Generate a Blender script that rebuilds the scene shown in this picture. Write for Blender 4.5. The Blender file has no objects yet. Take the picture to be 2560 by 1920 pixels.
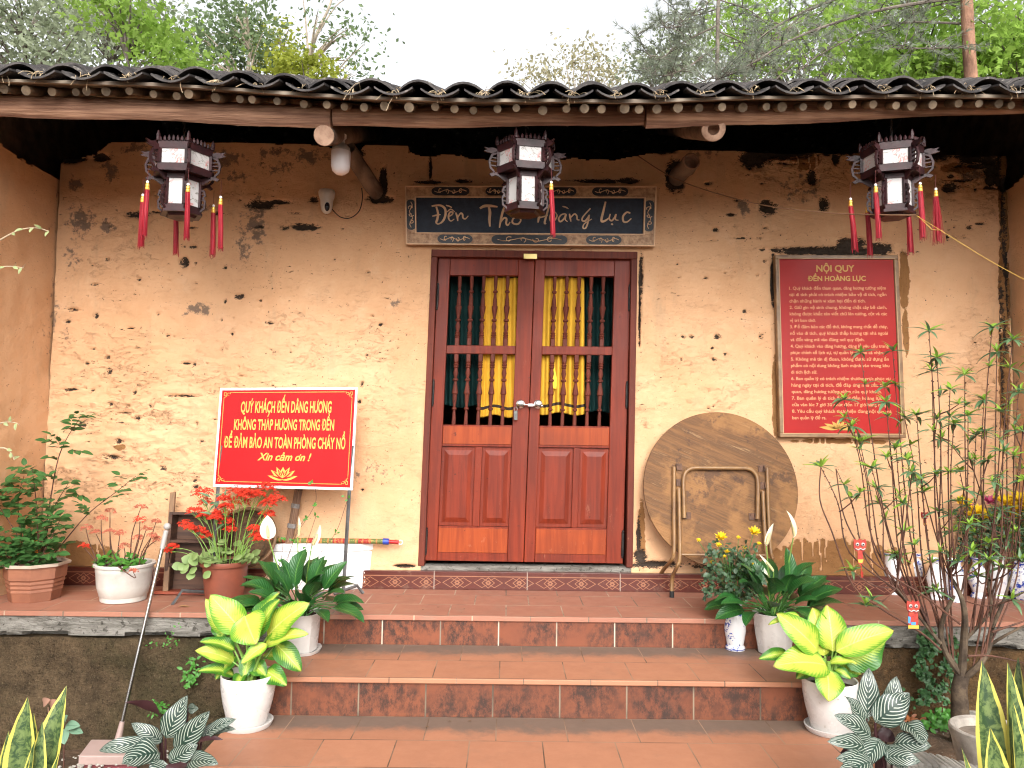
import bpy, math, random
import numpy as np
from mathutils import Vector, Matrix, Euler

R = math.radians
random.seed(7)
V = Vector
SC = bpy.context.scene
COL = SC.collection

# ------------------------------------------------------------------ camera
FPX = 1924.0                                   # focal length in photo pixels (2560 wide)
CAM = V((0.0, -5.2, 1.05))
CR = (Matrix.Rotation(R(-0.36), 3, 'Z') @ Matrix.Rotation(R(90 + 3.5), 3, 'X') @ Matrix.Rotation(R(0.75), 3, 'Z'))
cd = bpy.data.cameras.new('camera')
cd.sensor_width = 36.0
cd.lens = FPX / 2560.0 * 36.0
cd.clip_start = 0.05
cd.clip_end = 2000.0
cam = bpy.data.objects.new('camera', cd)
cam.location = CAM
cam.rotation_euler = CR.to_euler()
COL.objects.link(cam)
SC.camera = cam

# ------------------------------------------------------------------ sky, sun, exposure
SUN_EL, SUN_AZ = 34.0, 172.0                   # azimuth clockwise from +Y, so the sun stands in front of the facade
w = bpy.data.worlds.new('World')
SC.world = w
w.use_nodes = True
wn = w.node_tree
for n in list(wn.nodes):
    wn.nodes.remove(n)
sky = wn.nodes.new('ShaderNodeTexSky')
sky.sky_type = 'NISHITA'
sky.sun_disc = False
sky.sun_elevation = R(SUN_EL)
sky.sun_rotation = R(SUN_AZ)
sky.air_density = 1.0
sky.dust_density = 4.0
hs = wn.nodes.new('ShaderNodeHueSaturation')   # overcast: the cloud layer takes the blue out
hs.inputs['Saturation'].default_value = 0.12
bg = wn.nodes.new('ShaderNodeBackground')
bg.inputs['Strength'].default_value = 0.15
wo = wn.nodes.new('ShaderNodeOutputWorld')
wn.links.new(sky.outputs[0], hs.inputs['Color'])
wn.links.new(hs.outputs[0], bg.inputs['Color'])
wn.links.new(bg.outputs[0], wo.inputs['Surface'])
sd = bpy.data.lights.new('sun', 'SUN')
sd.energy = 0.62
sd.angle = R(34)
sd.color = (1.0, 0.95, 0.87)
sun = bpy.data.objects.new('sun', sd)
sdir = V((math.sin(R(SUN_AZ)) * math.cos(R(SUN_EL)), math.cos(R(SUN_AZ)) * math.cos(R(SUN_EL)), math.sin(R(SUN_EL))))
sun.rotation_euler = (-sdir).to_track_quat('-Z', 'Y').to_euler()
sun.location = (0, -8, 9)
COL.objects.link(sun)
SC.view_settings.view_transform = 'Standard'
SC.view_settings.look = 'None'
SC.view_settings.exposure = 1.32
SC.view_settings.gamma = 1.0
SC.view_settings.use_curve_mapping = False
SC.render.engine = 'CYCLES'
SC.cycles.filter_width = 1.15
SC.cycles.max_bounces = 6
SC.cycles.use_adaptive_sampling = True
SC.cycles.adaptive_threshold = 0.03
SC.cycles.diffuse_bounces = 3
SC.cycles.glossy_bounces = 2
SC.cycles.transparent_max_bounces = 8

# ------------------------------------------------------------------ photo point -> place in the world
def ray(px, py):
    return CR @ V(((px - 1280.0) / FPX, -(py - 960.0) / FPX, -1.0))
def at(px, py, Y=0.0):
    "where the line of sight meets the vertical plane at depth Y"
    d = ray(px, py)
    return CAM + d * ((Y - CAM.y) / d.y)
def gnd(px, py, Z=0.0):
    "where the line of sight meets the level plane at height Z"
    d = ray(px, py)
    return CAM + d * ((Z - CAM.z) / d.z)
def mpp(Y):
    "metres per photo pixel at depth Y"
    return (Y - CAM.y) / FPX

# ------------------------------------------------------------------ mesh builder
class MB:
    def __init__(s):
        s.v = []; s.f = []; s.m = []; s.uv = []
    def face(s, idx, m=0, uv=None):
        s.f.append(idx); s.m.append(m); s.uv.append(uv)
    def quad(s, a, b, c, d, m=0, uv=None):
        i = len(s.v); s.v += [a, b, c, d]
        s.face((i, i + 1, i + 2, i + 3), m, uv or ((0, 0), (1, 0), (1, 1), (0, 1)))
    def hexa(s, p, m=0):
        "p: 4 bottom points (ccw from above) then 4 top points"
        i = len(s.v); s.v += p
        for q in ((3, 2, 1, 0), (4, 5, 6, 7), (0, 1, 5, 4), (1, 2, 6, 5), (2, 3, 7, 6), (3, 0, 4, 7)):
            s.face(tuple(i + k for k in q), m)
    def box(s, x0, y0, z0, x1, y1, z1, m=0, T=None):
        p = [V((x0, y0, z0)), V((x1, y0, z0)), V((x1, y1, z0)), V((x0, y1, z0)),
             V((x0, y0, z1)), V((x1, y0, z1)), V((x1, y1, z1)), V((x0, y1, z1))]
        if T is not None:
            p = [T @ q for q in p]
        s.hexa(p, m)
    def tube(s, pts, r, n=8, m=0, caps=True, squash=1.0):
        pts = [V(p) for p in pts]
        k = len(pts)
        rr = r if isinstance(r, (list, tuple)) else [r] * k
        up = None
        i0 = len(s.v)
        for j in range(k):
            t = (pts[min(j + 1, k - 1)] - pts[max(j - 1, 0)])
            t = t.normalized() if t.length > 1e-9 else V((0, 0, 1))
            if up is None:
                a = V((0, 0, 1)) if abs(t.z) < 0.9 else V((1, 0, 0))
                up = (a - t * a.dot(t)).normalized()
            else:
                up = up - t * up.dot(t)
                up = up.normalized() if up.length > 1e-6 else V((1, 0, 0))
            sd_ = t.cross(up)
            for q in range(n):
                an = 2 * math.pi * q / n
                s.v.append(pts[j] + (sd_ * math.cos(an) + up * math.sin(an) * squash) * rr[j])
        for j in range(k - 1):
            for q in range(n):
                q2 = (q + 1) % n
                s.face((i0 + j * n + q, i0 + j * n + q2, i0 + (j + 1) * n + q2, i0 + (j + 1) * n + q), m)
        if caps:
            s.face(tuple(i0 + q for q in range(n - 1, -1, -1)), m)
            s.face(tuple(i0 + (k - 1) * n + q for q in range(n)), m)
    def lathe(s, prof, c, n=28, m=0, T=None, poly=None, cap0=True, cap1=True):
        "prof: (radius, height) from bottom to top about the vertical through c; poly: flat-sided radius factor"
        i0 = len(s.v)
        for (r, z) in prof:
            for q in range(n):
                an = 2 * math.pi * q / n
                k = poly(an) if poly else 1.0
                p = V((r * k * math.cos(an), r * k * math.sin(an), z))
                s.v.append((T @ p if T is not None else p) + V(c))
        for j in range(len(prof) - 1):
            for q in range(n):
                q2 = (q + 1) % n
                s.face((i0 + j * n + q, i0 + j * n + q2, i0 + (j + 1) * n + q2, i0 + (j + 1) * n + q), m)
        if cap0: s.face(tuple(i0 + q for q in range(n - 1, -1, -1)), m)
        if cap1: s.face(tuple(i0 + (len(prof) - 1) * n + q for q in range(n)), m)
    def prism(s, pts, ext, m=0):
        "closed outline pts pushed along ext"
        n = len(pts); i = len(s.v)
        s.v += [V(p) for p in pts] + [V(p) + V(ext) for p in pts]
        s.face(tuple(range(i, i + n)), m)
        s.face(tuple(range(i + 2 * n - 1, i + n - 1, -1)), m)
        for q in range(n):
            q2 = (q + 1) % n
            s.face((i + q2, i + q, i + n + q, i + n + q2), m)
    def ball(s, c, r, n=10, m=0, sq=(1, 1, 1)):
        k = n // 2 + 1
        i0 = len(s.v)
        for j in range(k + 1):
            th = math.pi * j / k
            for q in range(n):
                an = 2 * math.pi * q / n
                s.v.append(V(c) + V((math.sin(th) * math.cos(an) * sq[0], math.sin(th) * math.sin(an) * sq[1], -math.cos(th) * sq[2])) * r)
        for j in range(k):
            for q in range(n):
                q2 = (q + 1) % n
                s.face((i0 + j * n + q, i0 + j * n + q2, i0 + (j + 1) * n + q2, i0 + (j + 1) * n + q), m)
    def leaf(s, base, d, L, W, nrm=(0, 0, 1), bend=0.6, fold=0.25, seg=8, shape=None, wave=0.0, m=0, twist=0.0, across=4):
        "one leaf blade: u runs across, v along"
        d = V(d).normalized(); nrm = V(nrm)
        side = d.cross(nrm)
        if side.length < 1e-4: side = d.cross(V((1, 0.1, 0)))
        side.normalize()
        nrm = side.cross(d).normalized()
        p = V(base)
        i0 = len(s.v)
        shape = shape or (lambda t: (math.sin(math.pi * t ** 0.75)) ** 0.8)
        ph = random.uniform(0, 6)
        for j in range(seg + 1):
            t = j / seg
            w_ = max(shape(t), 0.0) * W * 0.5
            for q in range(across + 1):
                u = q / across * 2 - 1
                off = side * (u * w_ * math.cos(fold)) + nrm * (abs(u) * w_ * math.sin(fold))
                if wave: off += nrm * (wave * W * math.sin(t * 11 + ph + (1.7 if u > 0 else 0)) * abs(u) ** 2)
                s.v.append(p + off)
            if j < seg:
                q_ = Matrix.Rotation(-bend / seg, 3, side)
                p = p + d * (L / seg)
                d = q_ @ d; nrm = q_ @ nrm
                if twist:
                    q2 = Matrix.Rotation(twist / seg, 3, d)
                    side = q2 @ side; nrm = q2 @ nrm
        n = across + 1
        for j in range(seg):
            for q in range(across):
                s.face((i0 + j * n + q, i0 + j * n + q + 1, i0 + (j + 1) * n + q + 1, i0 + (j + 1) * n + q), m,
                       ((q / across, j / seg), ((q + 1) / across, j / seg), ((q + 1) / across, (j + 1) / seg), (q / across, (j + 1) / seg)))
        return p
    def leaf2(s, b, t, W, arch=0.25, face=None, **k):
        "leaf blade from point b to point t that arches over on the way; face: which way the upper side looks"
        b = V(b); t = V(t); ch = t - b
        L = ch.length
        th = arch * 2.4
        face = V(face) if face is not None else V((0, -0.75, 0.65))
        side = ch.cross(face)
        if side.length < 1e-5: side = V((1, 0, 0))
        side.normalize()
        d0 = Matrix.Rotation(th / 2, 3, side) @ ch.normalized()
        f = math.sin(th / 2) / (th / 2) if th > 1e-3 else 1.0
        nrm = side.cross(d0)
        return s.leaf(b, d0, L / f, W, nrm, bend=th, **k)
    def build(s, name, mats, parent=None, smooth=True, angle=40, bevel=0.0, loc=None):
        me = bpy.data.meshes.new(name)
        o = bpy.data.objects.new(name, me)
        off = V((0, 0, 0))
        if parent is not None:
            o.parent = parent
            off = V(parent.get('org', (0, 0, 0)))
        elif loc is not None:
            off = V(loc); o.location = off
        me.from_pydata([tuple(V(p) - off) for p in s.v], [], s.f)
        if not isinstance(mats, (list, tuple)): mats = [mats]
        for m in mats: me.materials.append(m)
        if len(mats) > 1:
            me.polygons.foreach_set('material_index', s.m)
        if any(u is not None for u in s.uv):
            l = me.uv_layers.new(name='UVMap')
            buf = []
            for f_, u in zip(s.f, s.uv):
                buf += list(u) if u is not None else [(0.5, 0.5)] * len(f_)
            l.data.foreach_set('uv', [c for p in buf for c in p])
        me.validate()
        if smooth:
            me.shade_smooth()
            me.set_sharp_from_angle(angle=R(angle))
        me.update()
        o['org'] = tuple(off)
        COL.objects.link(o)
        if bevel:
            b = o.modifiers.new('bevel', 'BEVEL')
            b.width = bevel; b.segments = 2; b.limit_method = 'ANGLE'; b.angle_limit = R(35)
        return o

def tag(o, label=None, cat=None, group=None, kind=None):
    if label: o['label'] = label
    if cat: o['category'] = cat
    if group: o['group'] = group
    if kind: o['kind'] = kind
    return o
def empty(name, loc, label=None, cat=None, group=None):
    o = bpy.data.objects.new(name, None)
    o.location = loc
    o.empty_display_size = 0.1
    o['org'] = tuple(loc)
    COL.objects.link(o)
    return tag(o, label, cat, group)
def bil(c, s_, t):
    "c: world corners TL TR BR BL"
    return c[0] * ((1 - s_) * (1 - t)) + c[1] * (s_ * (1 - t)) + c[2] * (s_ * t) + c[3] * ((1 - s_) * t)
def curve_pts(pts, n=6):
    "smooth line through the points (Catmull-Rom)"
    pts = [V(p) for p in pts]
    out = []
    for i in range(len(pts) - 1):
        p0 = pts[max(i - 1, 0)]; p1 = pts[i]; p2 = pts[i + 1]; p3 = pts[min(i + 2, len(pts) - 1)]
        for k in range(n):
            t = k / n
            out.append(0.5 * ((2 * p1) + (p2 - p0) * t + (2 * p0 - 5 * p1 + 4 * p2 - p3) * t * t + (3 * p1 - p0 - 3 * p2 + p3) * t ** 3))
    out.append(pts[-1])
    return out

# ------------------------------------------------------------------ materials
class NT:
    def __init__(s, name):
        s.mat = bpy.data.materials.new(name)
        s.mat.use_nodes = True
        s.t = s.mat.node_tree
        s.b = s.t.nodes['Principled BSDF']
        s.out = s.t.nodes['Material Output']
        s.co = None
    def n(s, typ, **k):
        x = s.t.nodes.new(typ)
        for a, b in k.items(): setattr(x, a, b)
        return x
    def l(s, a, b): s.t.links.new(a, b)
    def put(s, sock, v):
        if isinstance(v, (int, float)): sock.default_value = v
        elif isinstance(v, tuple): sock.default_value = v if len(v) == len(sock.default_value) else (v + (1,))
        else: s.l(v, sock)
    def coords(s, kind='Object'):
        if s.co is None: s.co = s.n('ShaderNodeTexCoord')
        return s.co.outputs[kind]
    def mapped(s, scale=(1, 1, 1), loc=(0, 0, 0), rot=(0, 0, 0), kind='Object'):
        m = s.n('ShaderNodeMapping')
        m.inputs['Scale'].default_value = scale; m.inputs['Location'].default_value = loc; m.inputs['Rotation'].default_value = rot
        s.l(s.coords(kind), m.inputs['Vector'])
        return m.outputs[0]
    def noise(s, scale=5, detail=4, rough=0.6, vec=None, dist=0.0):
        x = s.n('ShaderNodeTexNoise')
        x.inputs['Scale'].default_value = scale; x.inputs['Detail'].default_value = detail
        x.inputs['Roughness'].default_value = rough; x.inputs['Distortion'].default_value = dist
        s.l(vec if vec is not None else s.coords(), x.inputs['Vector'])
        return x.outputs['Fac']
    def m(s, op, a, b=None, c=None, clamp=False):
        x = s.n('ShaderNodeMath', operation=op, use_clamp=clamp)
        s.put(x.inputs[0], a)
        if b is not None: s.put(x.inputs[1], b)
        if c is not None: s.put(x.inputs[2], c)
        return x.outputs[0]
    def step(s, v, lo, hi):
        x = s.n('ShaderNodeMapRange', interpolation_type='SMOOTHSTEP')
        s.put(x.inputs[0], v); s.put(x.inputs[1], lo); s.put(x.inputs[2], hi)
        return x.outputs[0]
    def mix(s, f, a, b, blend='MIX'):
        x = s.n('ShaderNodeMix', data_type='RGBA', blend_type=blend)
        s.put(x.inputs[0], f); s.put(x.inputs[6], a); s.put(x.inputs[7], b)
        return x.outputs[2]
    def attr(s, name):
        return s.n('ShaderNodeAttribute', attribute_name=name).outputs['Fac']
    def bump(s, h, strength=0.3, dist=0.01, prev=None):
        x = s.n('ShaderNodeBump')
        x.inputs['Strength'].default_value = strength; x.inputs['Distance'].default_value = dist
        s.l(h, x.inputs['Height'])
        if prev is not None: s.l(prev, x.inputs['Normal'])
        return x.outputs[0]
    def done(s, col, rough=0.7, normal=None, metal=0.0, spec=0.4, trans=0.0, tcol=None):
        s.put(s.b.inputs['Base Color'], col)
        s.put(s.b.inputs['Roughness'], rough)
        s.b.inputs['Metallic'].default_value = metal
        s.b.inputs['Specular IOR Level'].default_value = spec
        if normal is not None: s.l(normal, s.b.inputs['Normal'])
        if trans:
            tr = s.n('ShaderNodeBsdfTranslucent')
            s.put(tr.inputs['Color'], tcol if tcol is not None else col)
            mx = s.n('ShaderNodeMixShader')
            mx.inputs[0].default_value = trans
            s.l(s.b.outputs[0], mx.inputs[1]); s.l(tr.outputs[0], mx.inputs[2])
            s.l(mx.outputs[0], s.out.inputs['Surface'])
        return s.mat

def M(name, c1, c2=None, scale=6.0, rough=0.6, bump=0.0, bscale=60.0, metal=0.0, spec=0.4, stretch=(1, 1, 1), lo=0.35, hi=0.65, detail=5, trans=0.0, spots=None, bdist=0.004):
    t = NT(name)
    vec = t.mapped(scale=stretch)
    col = c1
    if c2 is not None:
        col = t.mix(t.step(t.noise(scale, detail, 0.65, vec), lo, hi), c1, c2)
    if spots:
        col = t.mix(t.step(t.noise(spots[1], 3, 0.6), spots[2], spots[2] + 0.08), col, spots[0])
    nm = t.bump(t.noise(bscale, 4, 0.6, vec), bump, bdist) if bump else None
    r_ = rough
    if c2 is not None and metal < 0.5:
        r_ = t.m('ADD', t.m('MULTIPLY', t.noise(scale * 2.3, 3, 0.6, vec), 0.25), rough - 0.12)
    return t.done(col, r_, nm, metal, spec, trans)

def leafmat(name, base, tip=None, rib=None, vein=0.0, rough=0.45, trans=0.25, spec=0.4, freq=14, var=0.35, vs=3.0):
    t = NT(name)
    sep = t.n('ShaderNodeSeparateXYZ'); t.l(t.coords('UV'), sep.inputs[0])
    a = t.m('MULTIPLY', t.m('ABSOLUTE', t.m('SUBTRACT', sep.outputs[0], 0.5)), 2.0)
    v = sep.outputs[1]
    col = base
    dk = tuple(c * (1 - var) for c in base); lt = tuple(min(1, c * (1 + var)) for c in base)
    col = t.mix(t.noise(vs, 2, 0.5), dk, lt)
    if tip is not None: col = t.mix(t.step(v, 0.3, 1.0), col, tip)
    if rib is not None: col = t.mix(t.step(a, 0.10, 0.02), col, rib)
    nm = None
    if vein:
        h = t.m('SINE', t.m('MULTIPLY', t.m('SUBTRACT', v, t.m('MULTIPLY', a, 0.22)), 6.2832 * freq))
        nm = t.bump(h, vein, 0.002)
    return t.done(col, rough, nm, 0, spec, trans)
# ------------------------------------------------------------------ shared surface materials
def plaster_mat():
    t = NT('peach_plaster')
    vec = t.coords()
    c = t.mix(t.step(t.noise(1.6, 5, 0.65), 0.3, 0.7), (0.69, 0.42, 0.242), (0.61, 0.35, 0.188))
    c = t.mix(t.m('MULTIPLY', t.step(t.noise(7, 6, 0.7), 0.5, 0.75), 0.35), c, (0.72, 0.49, 0.31))
    # faint grey-green smears left by damp, running down the wall
    sm = t.m('MULTIPLY', t.step(t.noise(2.6, 5, 0.7, t.mapped(scale=(2.2, 1, 0.55), loc=(3, 0, 1))), 0.52, 0.75), 0.38)
    c = t.mix(sm, c, (0.36, 0.27, 0.17))
    # small dark pits, lying in rows
    n1 = t.noise(30, 5, 0.7, t.mapped(scale=(0.55, 1, 1.5)))
    row = t.noise(3.2, 3, 0.6, t.mapped(scale=(0.5, 1, 2.2), loc=(7, 2, 5)))
    pit = t.m('MULTIPLY', t.step(t.m('ADD', n1, t.m('MULTIPLY', t.attr('crk'), 0.055)), 0.655, 0.705), t.step(row, 0.47, 0.6))
    n3 = t.noise(75, 2, 0.5)
    pit = t.m('MAXIMUM', pit, t.m('MULTIPLY', t.step(n3, 0.70, 0.74), t.step(row, 0.42, 0.55)))
    # where the plaster crazes and lifts in flat flakes
    fl = t.noise(8, 8, 0.78, t.mapped(scale=(0.75, 1, 1.7), loc=(2, 0, 3)), 0.25)
    zone = t.m('MULTIPLY', t.attr('crk'), t.step(t.noise(4.5, 4, 0.7, t.mapped(scale=(0.8, 1, 1.4))), 0.44, 0.6))
    flake = t.m('MULTIPLY', t.step(fl, 0.495, 0.515), zone)
    crk = t.m('MULTIPLY', t.m('MULTIPLY', t.step(t.m('ABSOLUTE', t.m('SUBTRACT', fl, 0.512)), 0.018, 0.005), zone), t.step(t.noise(20, 4, 0.7), 0.45, 0.62))
    grey_mottle = t.attr('grey_mottle'); earth = t.attr('earth'); dmg = t.attr('dmg')
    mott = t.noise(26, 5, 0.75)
    sf = t.step(t.m('ADD', grey_mottle, t.m('MULTIPLY', t.m('SUBTRACT', mott, 0.5), 1.9)), 0.36, 0.64)
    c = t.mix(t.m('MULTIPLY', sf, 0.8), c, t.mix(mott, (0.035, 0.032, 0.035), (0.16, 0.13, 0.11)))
    ef = t.step(t.m('ADD', earth, t.m('MULTIPLY', t.m('SUBTRACT', mott, 0.5), 0.5)), 0.42, 0.52)
    c = t.mix(ef, c, t.mix(t.noise(14, 5, 0.7), (0.20, 0.095, 0.035), (0.33, 0.165, 0.065)))
    rag = t.m('ADD', t.m('MULTIPLY', t.noise(26, 6, 0.8, t.mapped(scale=(0.6, 1, 1.6))), 0.6), t.m('MULTIPLY', t.noise(85, 4, 0.75, t.mapped(scale=(0.7, 1, 1.3))), 0.4))
    df = t.step(t.m('ADD', dmg, t.m('MULTIPLY', t.m('SUBTRACT', rag, 0.5), 3.4)), 0.54, 0.70)
    c = t.mix(df, c, t.mix(t.noise(60, 3, 0.6), (0.018, 0.014, 0.012), (0.075, 0.055, 0.04)))
    c = t.mix(pit, c, (0.05, 0.035, 0.027))
    c = t.mix(t.m('MULTIPLY', crk, 0.95), c, (0.11, 0.055, 0.028))
    h = t.m('ADD', t.m('MULTIPLY', t.noise(18, 8, 0.78, t.mapped(scale=(0.8, 1, 1.3))), 1.1), t.m('MULTIPLY', t.noise(130, 3, 0.6), 0.25))
    h = t.m('SUBTRACT', t.m('ADD', h, t.m('MULTIPLY', flake, 0.9)), t.m('MULTIPLY', t.m('MAXIMUM', pit, crk), 1.2))
    nm = t.bump(h, 0.75, 0.010)
    return t.done(c, 0.9, nm, 0, 0.15)
PLASTER = plaster_mat()
ADOBE = M('dark_adobe', (0.28, 0.19, 0.135), (0.15, 0.105, 0.078), 7, 0.95, 0.6, 40, spec=0.1)
OLDWOOD = M('weathered_beam', (0.50, 0.29, 0.185), (0.20, 0.105, 0.07), 2.6, 0.8, 0.9, 12, stretch=(0.45, 12, 12), spec=0.15, lo=0.32, hi=0.62, bdist=0.01)
LOGWOOD = M('old_log', (0.23, 0.17, 0.13), (0.12, 0.085, 0.065), 5, 0.85, 0.5, 20, stretch=(2, 0.6, 2), spec=0.15)
LOGEND = M('log_end_grain', (0.42, 0.27, 0.19), (0.27, 0.16, 0.11), 14, 0.8, 0.4, 60, spec=0.15)
POLE = M('rafter_pole', (0.24, 0.175, 0.115), (0.10, 0.075, 0.052), 8, 0.8, 0.3, 40, spec=0.2)
BATTEN = M('grey_batten', (0.30, 0.25, 0.19), (0.17, 0.13, 0.10), 5, 0.8, 0.3, 30, stretch=(0.5, 6, 6), spec=0.2)
TILE = M('dark_clay_roof_tile', (0.085, 0.076, 0.072), (0.036, 0.033, 0.033), 7, 0.9, 0.7, 70, spec=0.12, spots=((0.20, 0.18, 0.16), 16, 0.60))
DARKBOARD = M('light_stop_board', (0.26, 0.21, 0.17), (0.16, 0.125, 0.10), 6, 0.9, spec=0.1)
STRAW = M('pale_straw', (0.55, 0.43, 0.28), (0.40, 0.28, 0.16), 20, 0.8, spec=0.2)

def doorwood(name, c1, c2, rough=0.32):
    t = NT(name)
    vec = t.mapped(scale=(9, 9, 0.55))
    g = t.noise(3.2, 6, 0.65, vec, 0.6)
    c = t.mix(t.step(g, 0.3, 0.7), c1, c2)
    c = t.mix(t.m('MULTIPLY', t.step(t.noise(1.7, 3), 0.45, 0.7), 0.45), c, (0.115, 0.022, 0.012))
    c = t.mix(t.m('MULTIPLY', t.step(t.noise(26, 3, 0.6), 0.68, 0.76), 0.7), c, (0.05, 0.012, 0.008))
    sepz = t.n('ShaderNodeSeparateXYZ'); t.l(t.coords(), sepz.inputs[0])
    low = t.step(sepz.outputs[2], 0.75, 0.12)
    scf = t.m('MULTIPLY', t.step(t.noise(16, 6, 0.8, t.mapped(scale=(1.5, 1, 0.6), loc=(2, 0, 7))), 0.60, 0.72), t.m('ADD', 0.10, t.m('MULTIPLY', low, 0.4)))
    c = t.mix(scf, c, (0.42, 0.22, 0.13))
    nm = t.bump(t.noise(5, 5, 0.6, t.mapped(scale=(30, 30, 1.2))), 0.10, 0.002)
    return t.done(c, t.m('ADD', t.m('MULTIPLY', t.noise(5, 4), 0.3), rough), nm, 0, 0.22)
DOORRED = doorwood('varnished_red_wood', (0.205, 0.028, 0.010), (0.115, 0.016, 0.007))
DOORORANGE = doorwood('worn_orange_wood', (0.31, 0.056, 0.012), (0.21, 0.034, 0.009))
FRAME_AND_SHADE = doorwood('frame_and_shaded_spindle_wood', (0.145, 0.032, 0.018), (0.085, 0.02, 0.013), 0.45)
IRON = M('black_iron', (0.02, 0.02, 0.022), (0.05, 0.045, 0.04), 20, 0.45, metal=0.6)
CHROME = M('polished_steel', (0.62, 0.61, 0.60), None, rough=0.2, metal=1.0)
BRASS = M('pale_brass', (0.62, 0.50, 0.20), None, rough=0.35, metal=0.7)

def tile_mat(name, c1, c2, dirt, tw, th, off, axes, mortar=(0.44, 0.31, 0.22), ox=0.0, oy=0.0, dirt_amt=0.5, dirt_at=None, rough=0.55, blot=0.0, msize=0.004):
    "square clay tiles: brick pattern over two of the object's axes"
    t = NT(name)
    sep = t.n('ShaderNodeSeparateXYZ'); t.l(t.coords(), sep.inputs[0])
    cb = t.n('ShaderNodeCombineXYZ')
    t.put(cb.inputs[0], t.m('ADD', sep.outputs[axes[0]], ox)); t.put(cb.inputs[1], t.m('ADD', sep.outputs[axes[1]], oy))
    br = t.n('ShaderNodeTexBrick'); br.offset = off; br.offset_frequency = 2; br.squash = 1.0
    t.l(cb.outputs[0], br.inputs['Vector'])
    br.inputs['Scale'].default_value = 1.0
    br.inputs['Mortar Size'].default_value = msize
    br.inputs['Mortar Smooth'].default_value = 0.15
    br.inputs['Bias'].default_value = 0.0
    br.inputs['Brick Width'].default_value = tw; br.inputs['Row Height'].default_value = th
    br.inputs['Color1'].default_value = (0.0, 0, 0, 1); br.inputs['Color2'].default_value = (1, 1, 1, 1); br.inputs['Mortar'].default_value = (0.5, 0.5, 0.5, 1)
    tone = t.m('ADD', t.m('MULTIPLY', t.step(t.noise(9, 6, 0.7), 0.25, 0.75), 0.32), t.m('MULTIPLY', br.outputs['Color'], 0.5))
    c = t.mix(tone, c1, c2)
    # dirt and soot with ragged shapes
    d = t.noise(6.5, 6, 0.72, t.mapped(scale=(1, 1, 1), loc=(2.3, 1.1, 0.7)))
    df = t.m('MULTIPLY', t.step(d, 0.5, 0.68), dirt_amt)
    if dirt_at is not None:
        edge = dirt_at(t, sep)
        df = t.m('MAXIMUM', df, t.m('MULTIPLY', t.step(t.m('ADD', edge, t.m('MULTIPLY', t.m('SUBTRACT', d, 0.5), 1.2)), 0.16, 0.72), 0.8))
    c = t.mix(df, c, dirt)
    if blot:
        b = t.noise(20, 8, 0.8, t.mapped(scale=(1.3, 1, 0.7)))
        b2 = t.noise(4.0, 3, 0.6, t.mapped(loc=(5, 1, 2)))
        c = t.mix(t.m('MULTIPLY', t.m('MULTIPLY', t.step(b, 0.40, 0.60), t.step(b2, 0.33, 0.56)), blot), c, (0.03, 0.018, 0.014))
    mort = t.mix(t.step(t.noise(3.0, 3), 0.4, 0.6), mortar, tuple(x * 0.35 for x in mortar))
    c = t.mix(br.outputs['Fac'], c, mort)
    h = t.m('SUBTRACT', t.m('MULTIPLY', t.noise(40, 4, 0.6), 0.25), t.m('MULTIPLY', br.outputs['Fac'], 1.0))
    nm = t.bump(h, 0.5, 0.004)
    return t.done(c, t.m('ADD', t.m('MULTIPLY', t.noise(9, 4), 0.35), rough - 0.15), nm, 0, 0.35)

# ------------------------------------------------------------------ the setting: ground and terrace floor
gm = NT('damp_soil')
gc = gm.mix(gm.step(gm.noise(5, 6, 0.7), 0.3, 0.7), (0.15, 0.095, 0.06), (0.055, 0.04, 0.028))
gc = gm.mix(gm.step(gm.noise(55, 3, 0.6), 0.62, 0.7), gc, (0.24, 0.19, 0.14))
SOIL = gm.done(gc, 0.95, gm.bump(gm.noise(30, 5, 0.7), 0.9, 0.03), 0, 0.15)
GZ = -0.80
b = MB()
N = 40
for i in range(N):
    for j in range(N):
        pass
xs = [-400, -60, -15] + [-6 + 0.15 * i for i in range(81)] + [15, 60, 400]
ys = [-400, -60, -12] + [-6 + 0.15 * i for i in range(40)] + [3, 15, 60, 400]
def gz(x, y):
    if abs(x) > 6 or y < -6 or y > -0.7: return GZ
    return GZ + 0.03 * math.sin(x * 5 + y * 3) * math.sin(y * 4.3 - x) + random.uniform(-0.008, 0.008)
for y in ys:
    for x in xs: b.v.append(V((x, y, gz(x, y))))
nx = len(xs)
for j in range(len(ys) - 1):
    for i in range(nx - 1):
        b.face((j * nx + i, j * nx + i + 1, (j + 1) * nx + i + 1, (j + 1) * nx + i))
ground = tag(b.build('ground', SOIL, loc=(0, 0, 0)), 'brown soil ground around the steps', 'ground', kind='structure')

EDGE = -0.754                                    # front edge of the terrace
XL, XR = -1.30, 1.66                             # the flight of steps
FLOORTILE = tile_mat('terracotta_floor_tile', (0.35, 0.155, 0.10), (0.28, 0.12, 0.08), (0.25, 0.18, 0.13), 0.33, 0.275, 0.42, (0, 1), ox=0.18, oy=0.754, dirt_amt=0.35)
CEMENT = M('grey_cement', (0.23, 0.215, 0.19), (0.12, 0.11, 0.095), 12, 0.95, 1.0, 40, stretch=(0.6, 1, 2.0), spec=0.1, spots=((0.075, 0.068, 0.058), 34, 0.58), bdist=0.012)
b = MB()
b.box(-5.0, EDGE - 0.012, -0.028, 5.2, 0.32, 0.0)
tag(b.build('terrace_floor', FLOORTILE, loc=(0, 0, 0), bevel=0.004), 'terracotta tiled terrace floor in front of the red door', 'floor', kind='structure')

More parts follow.
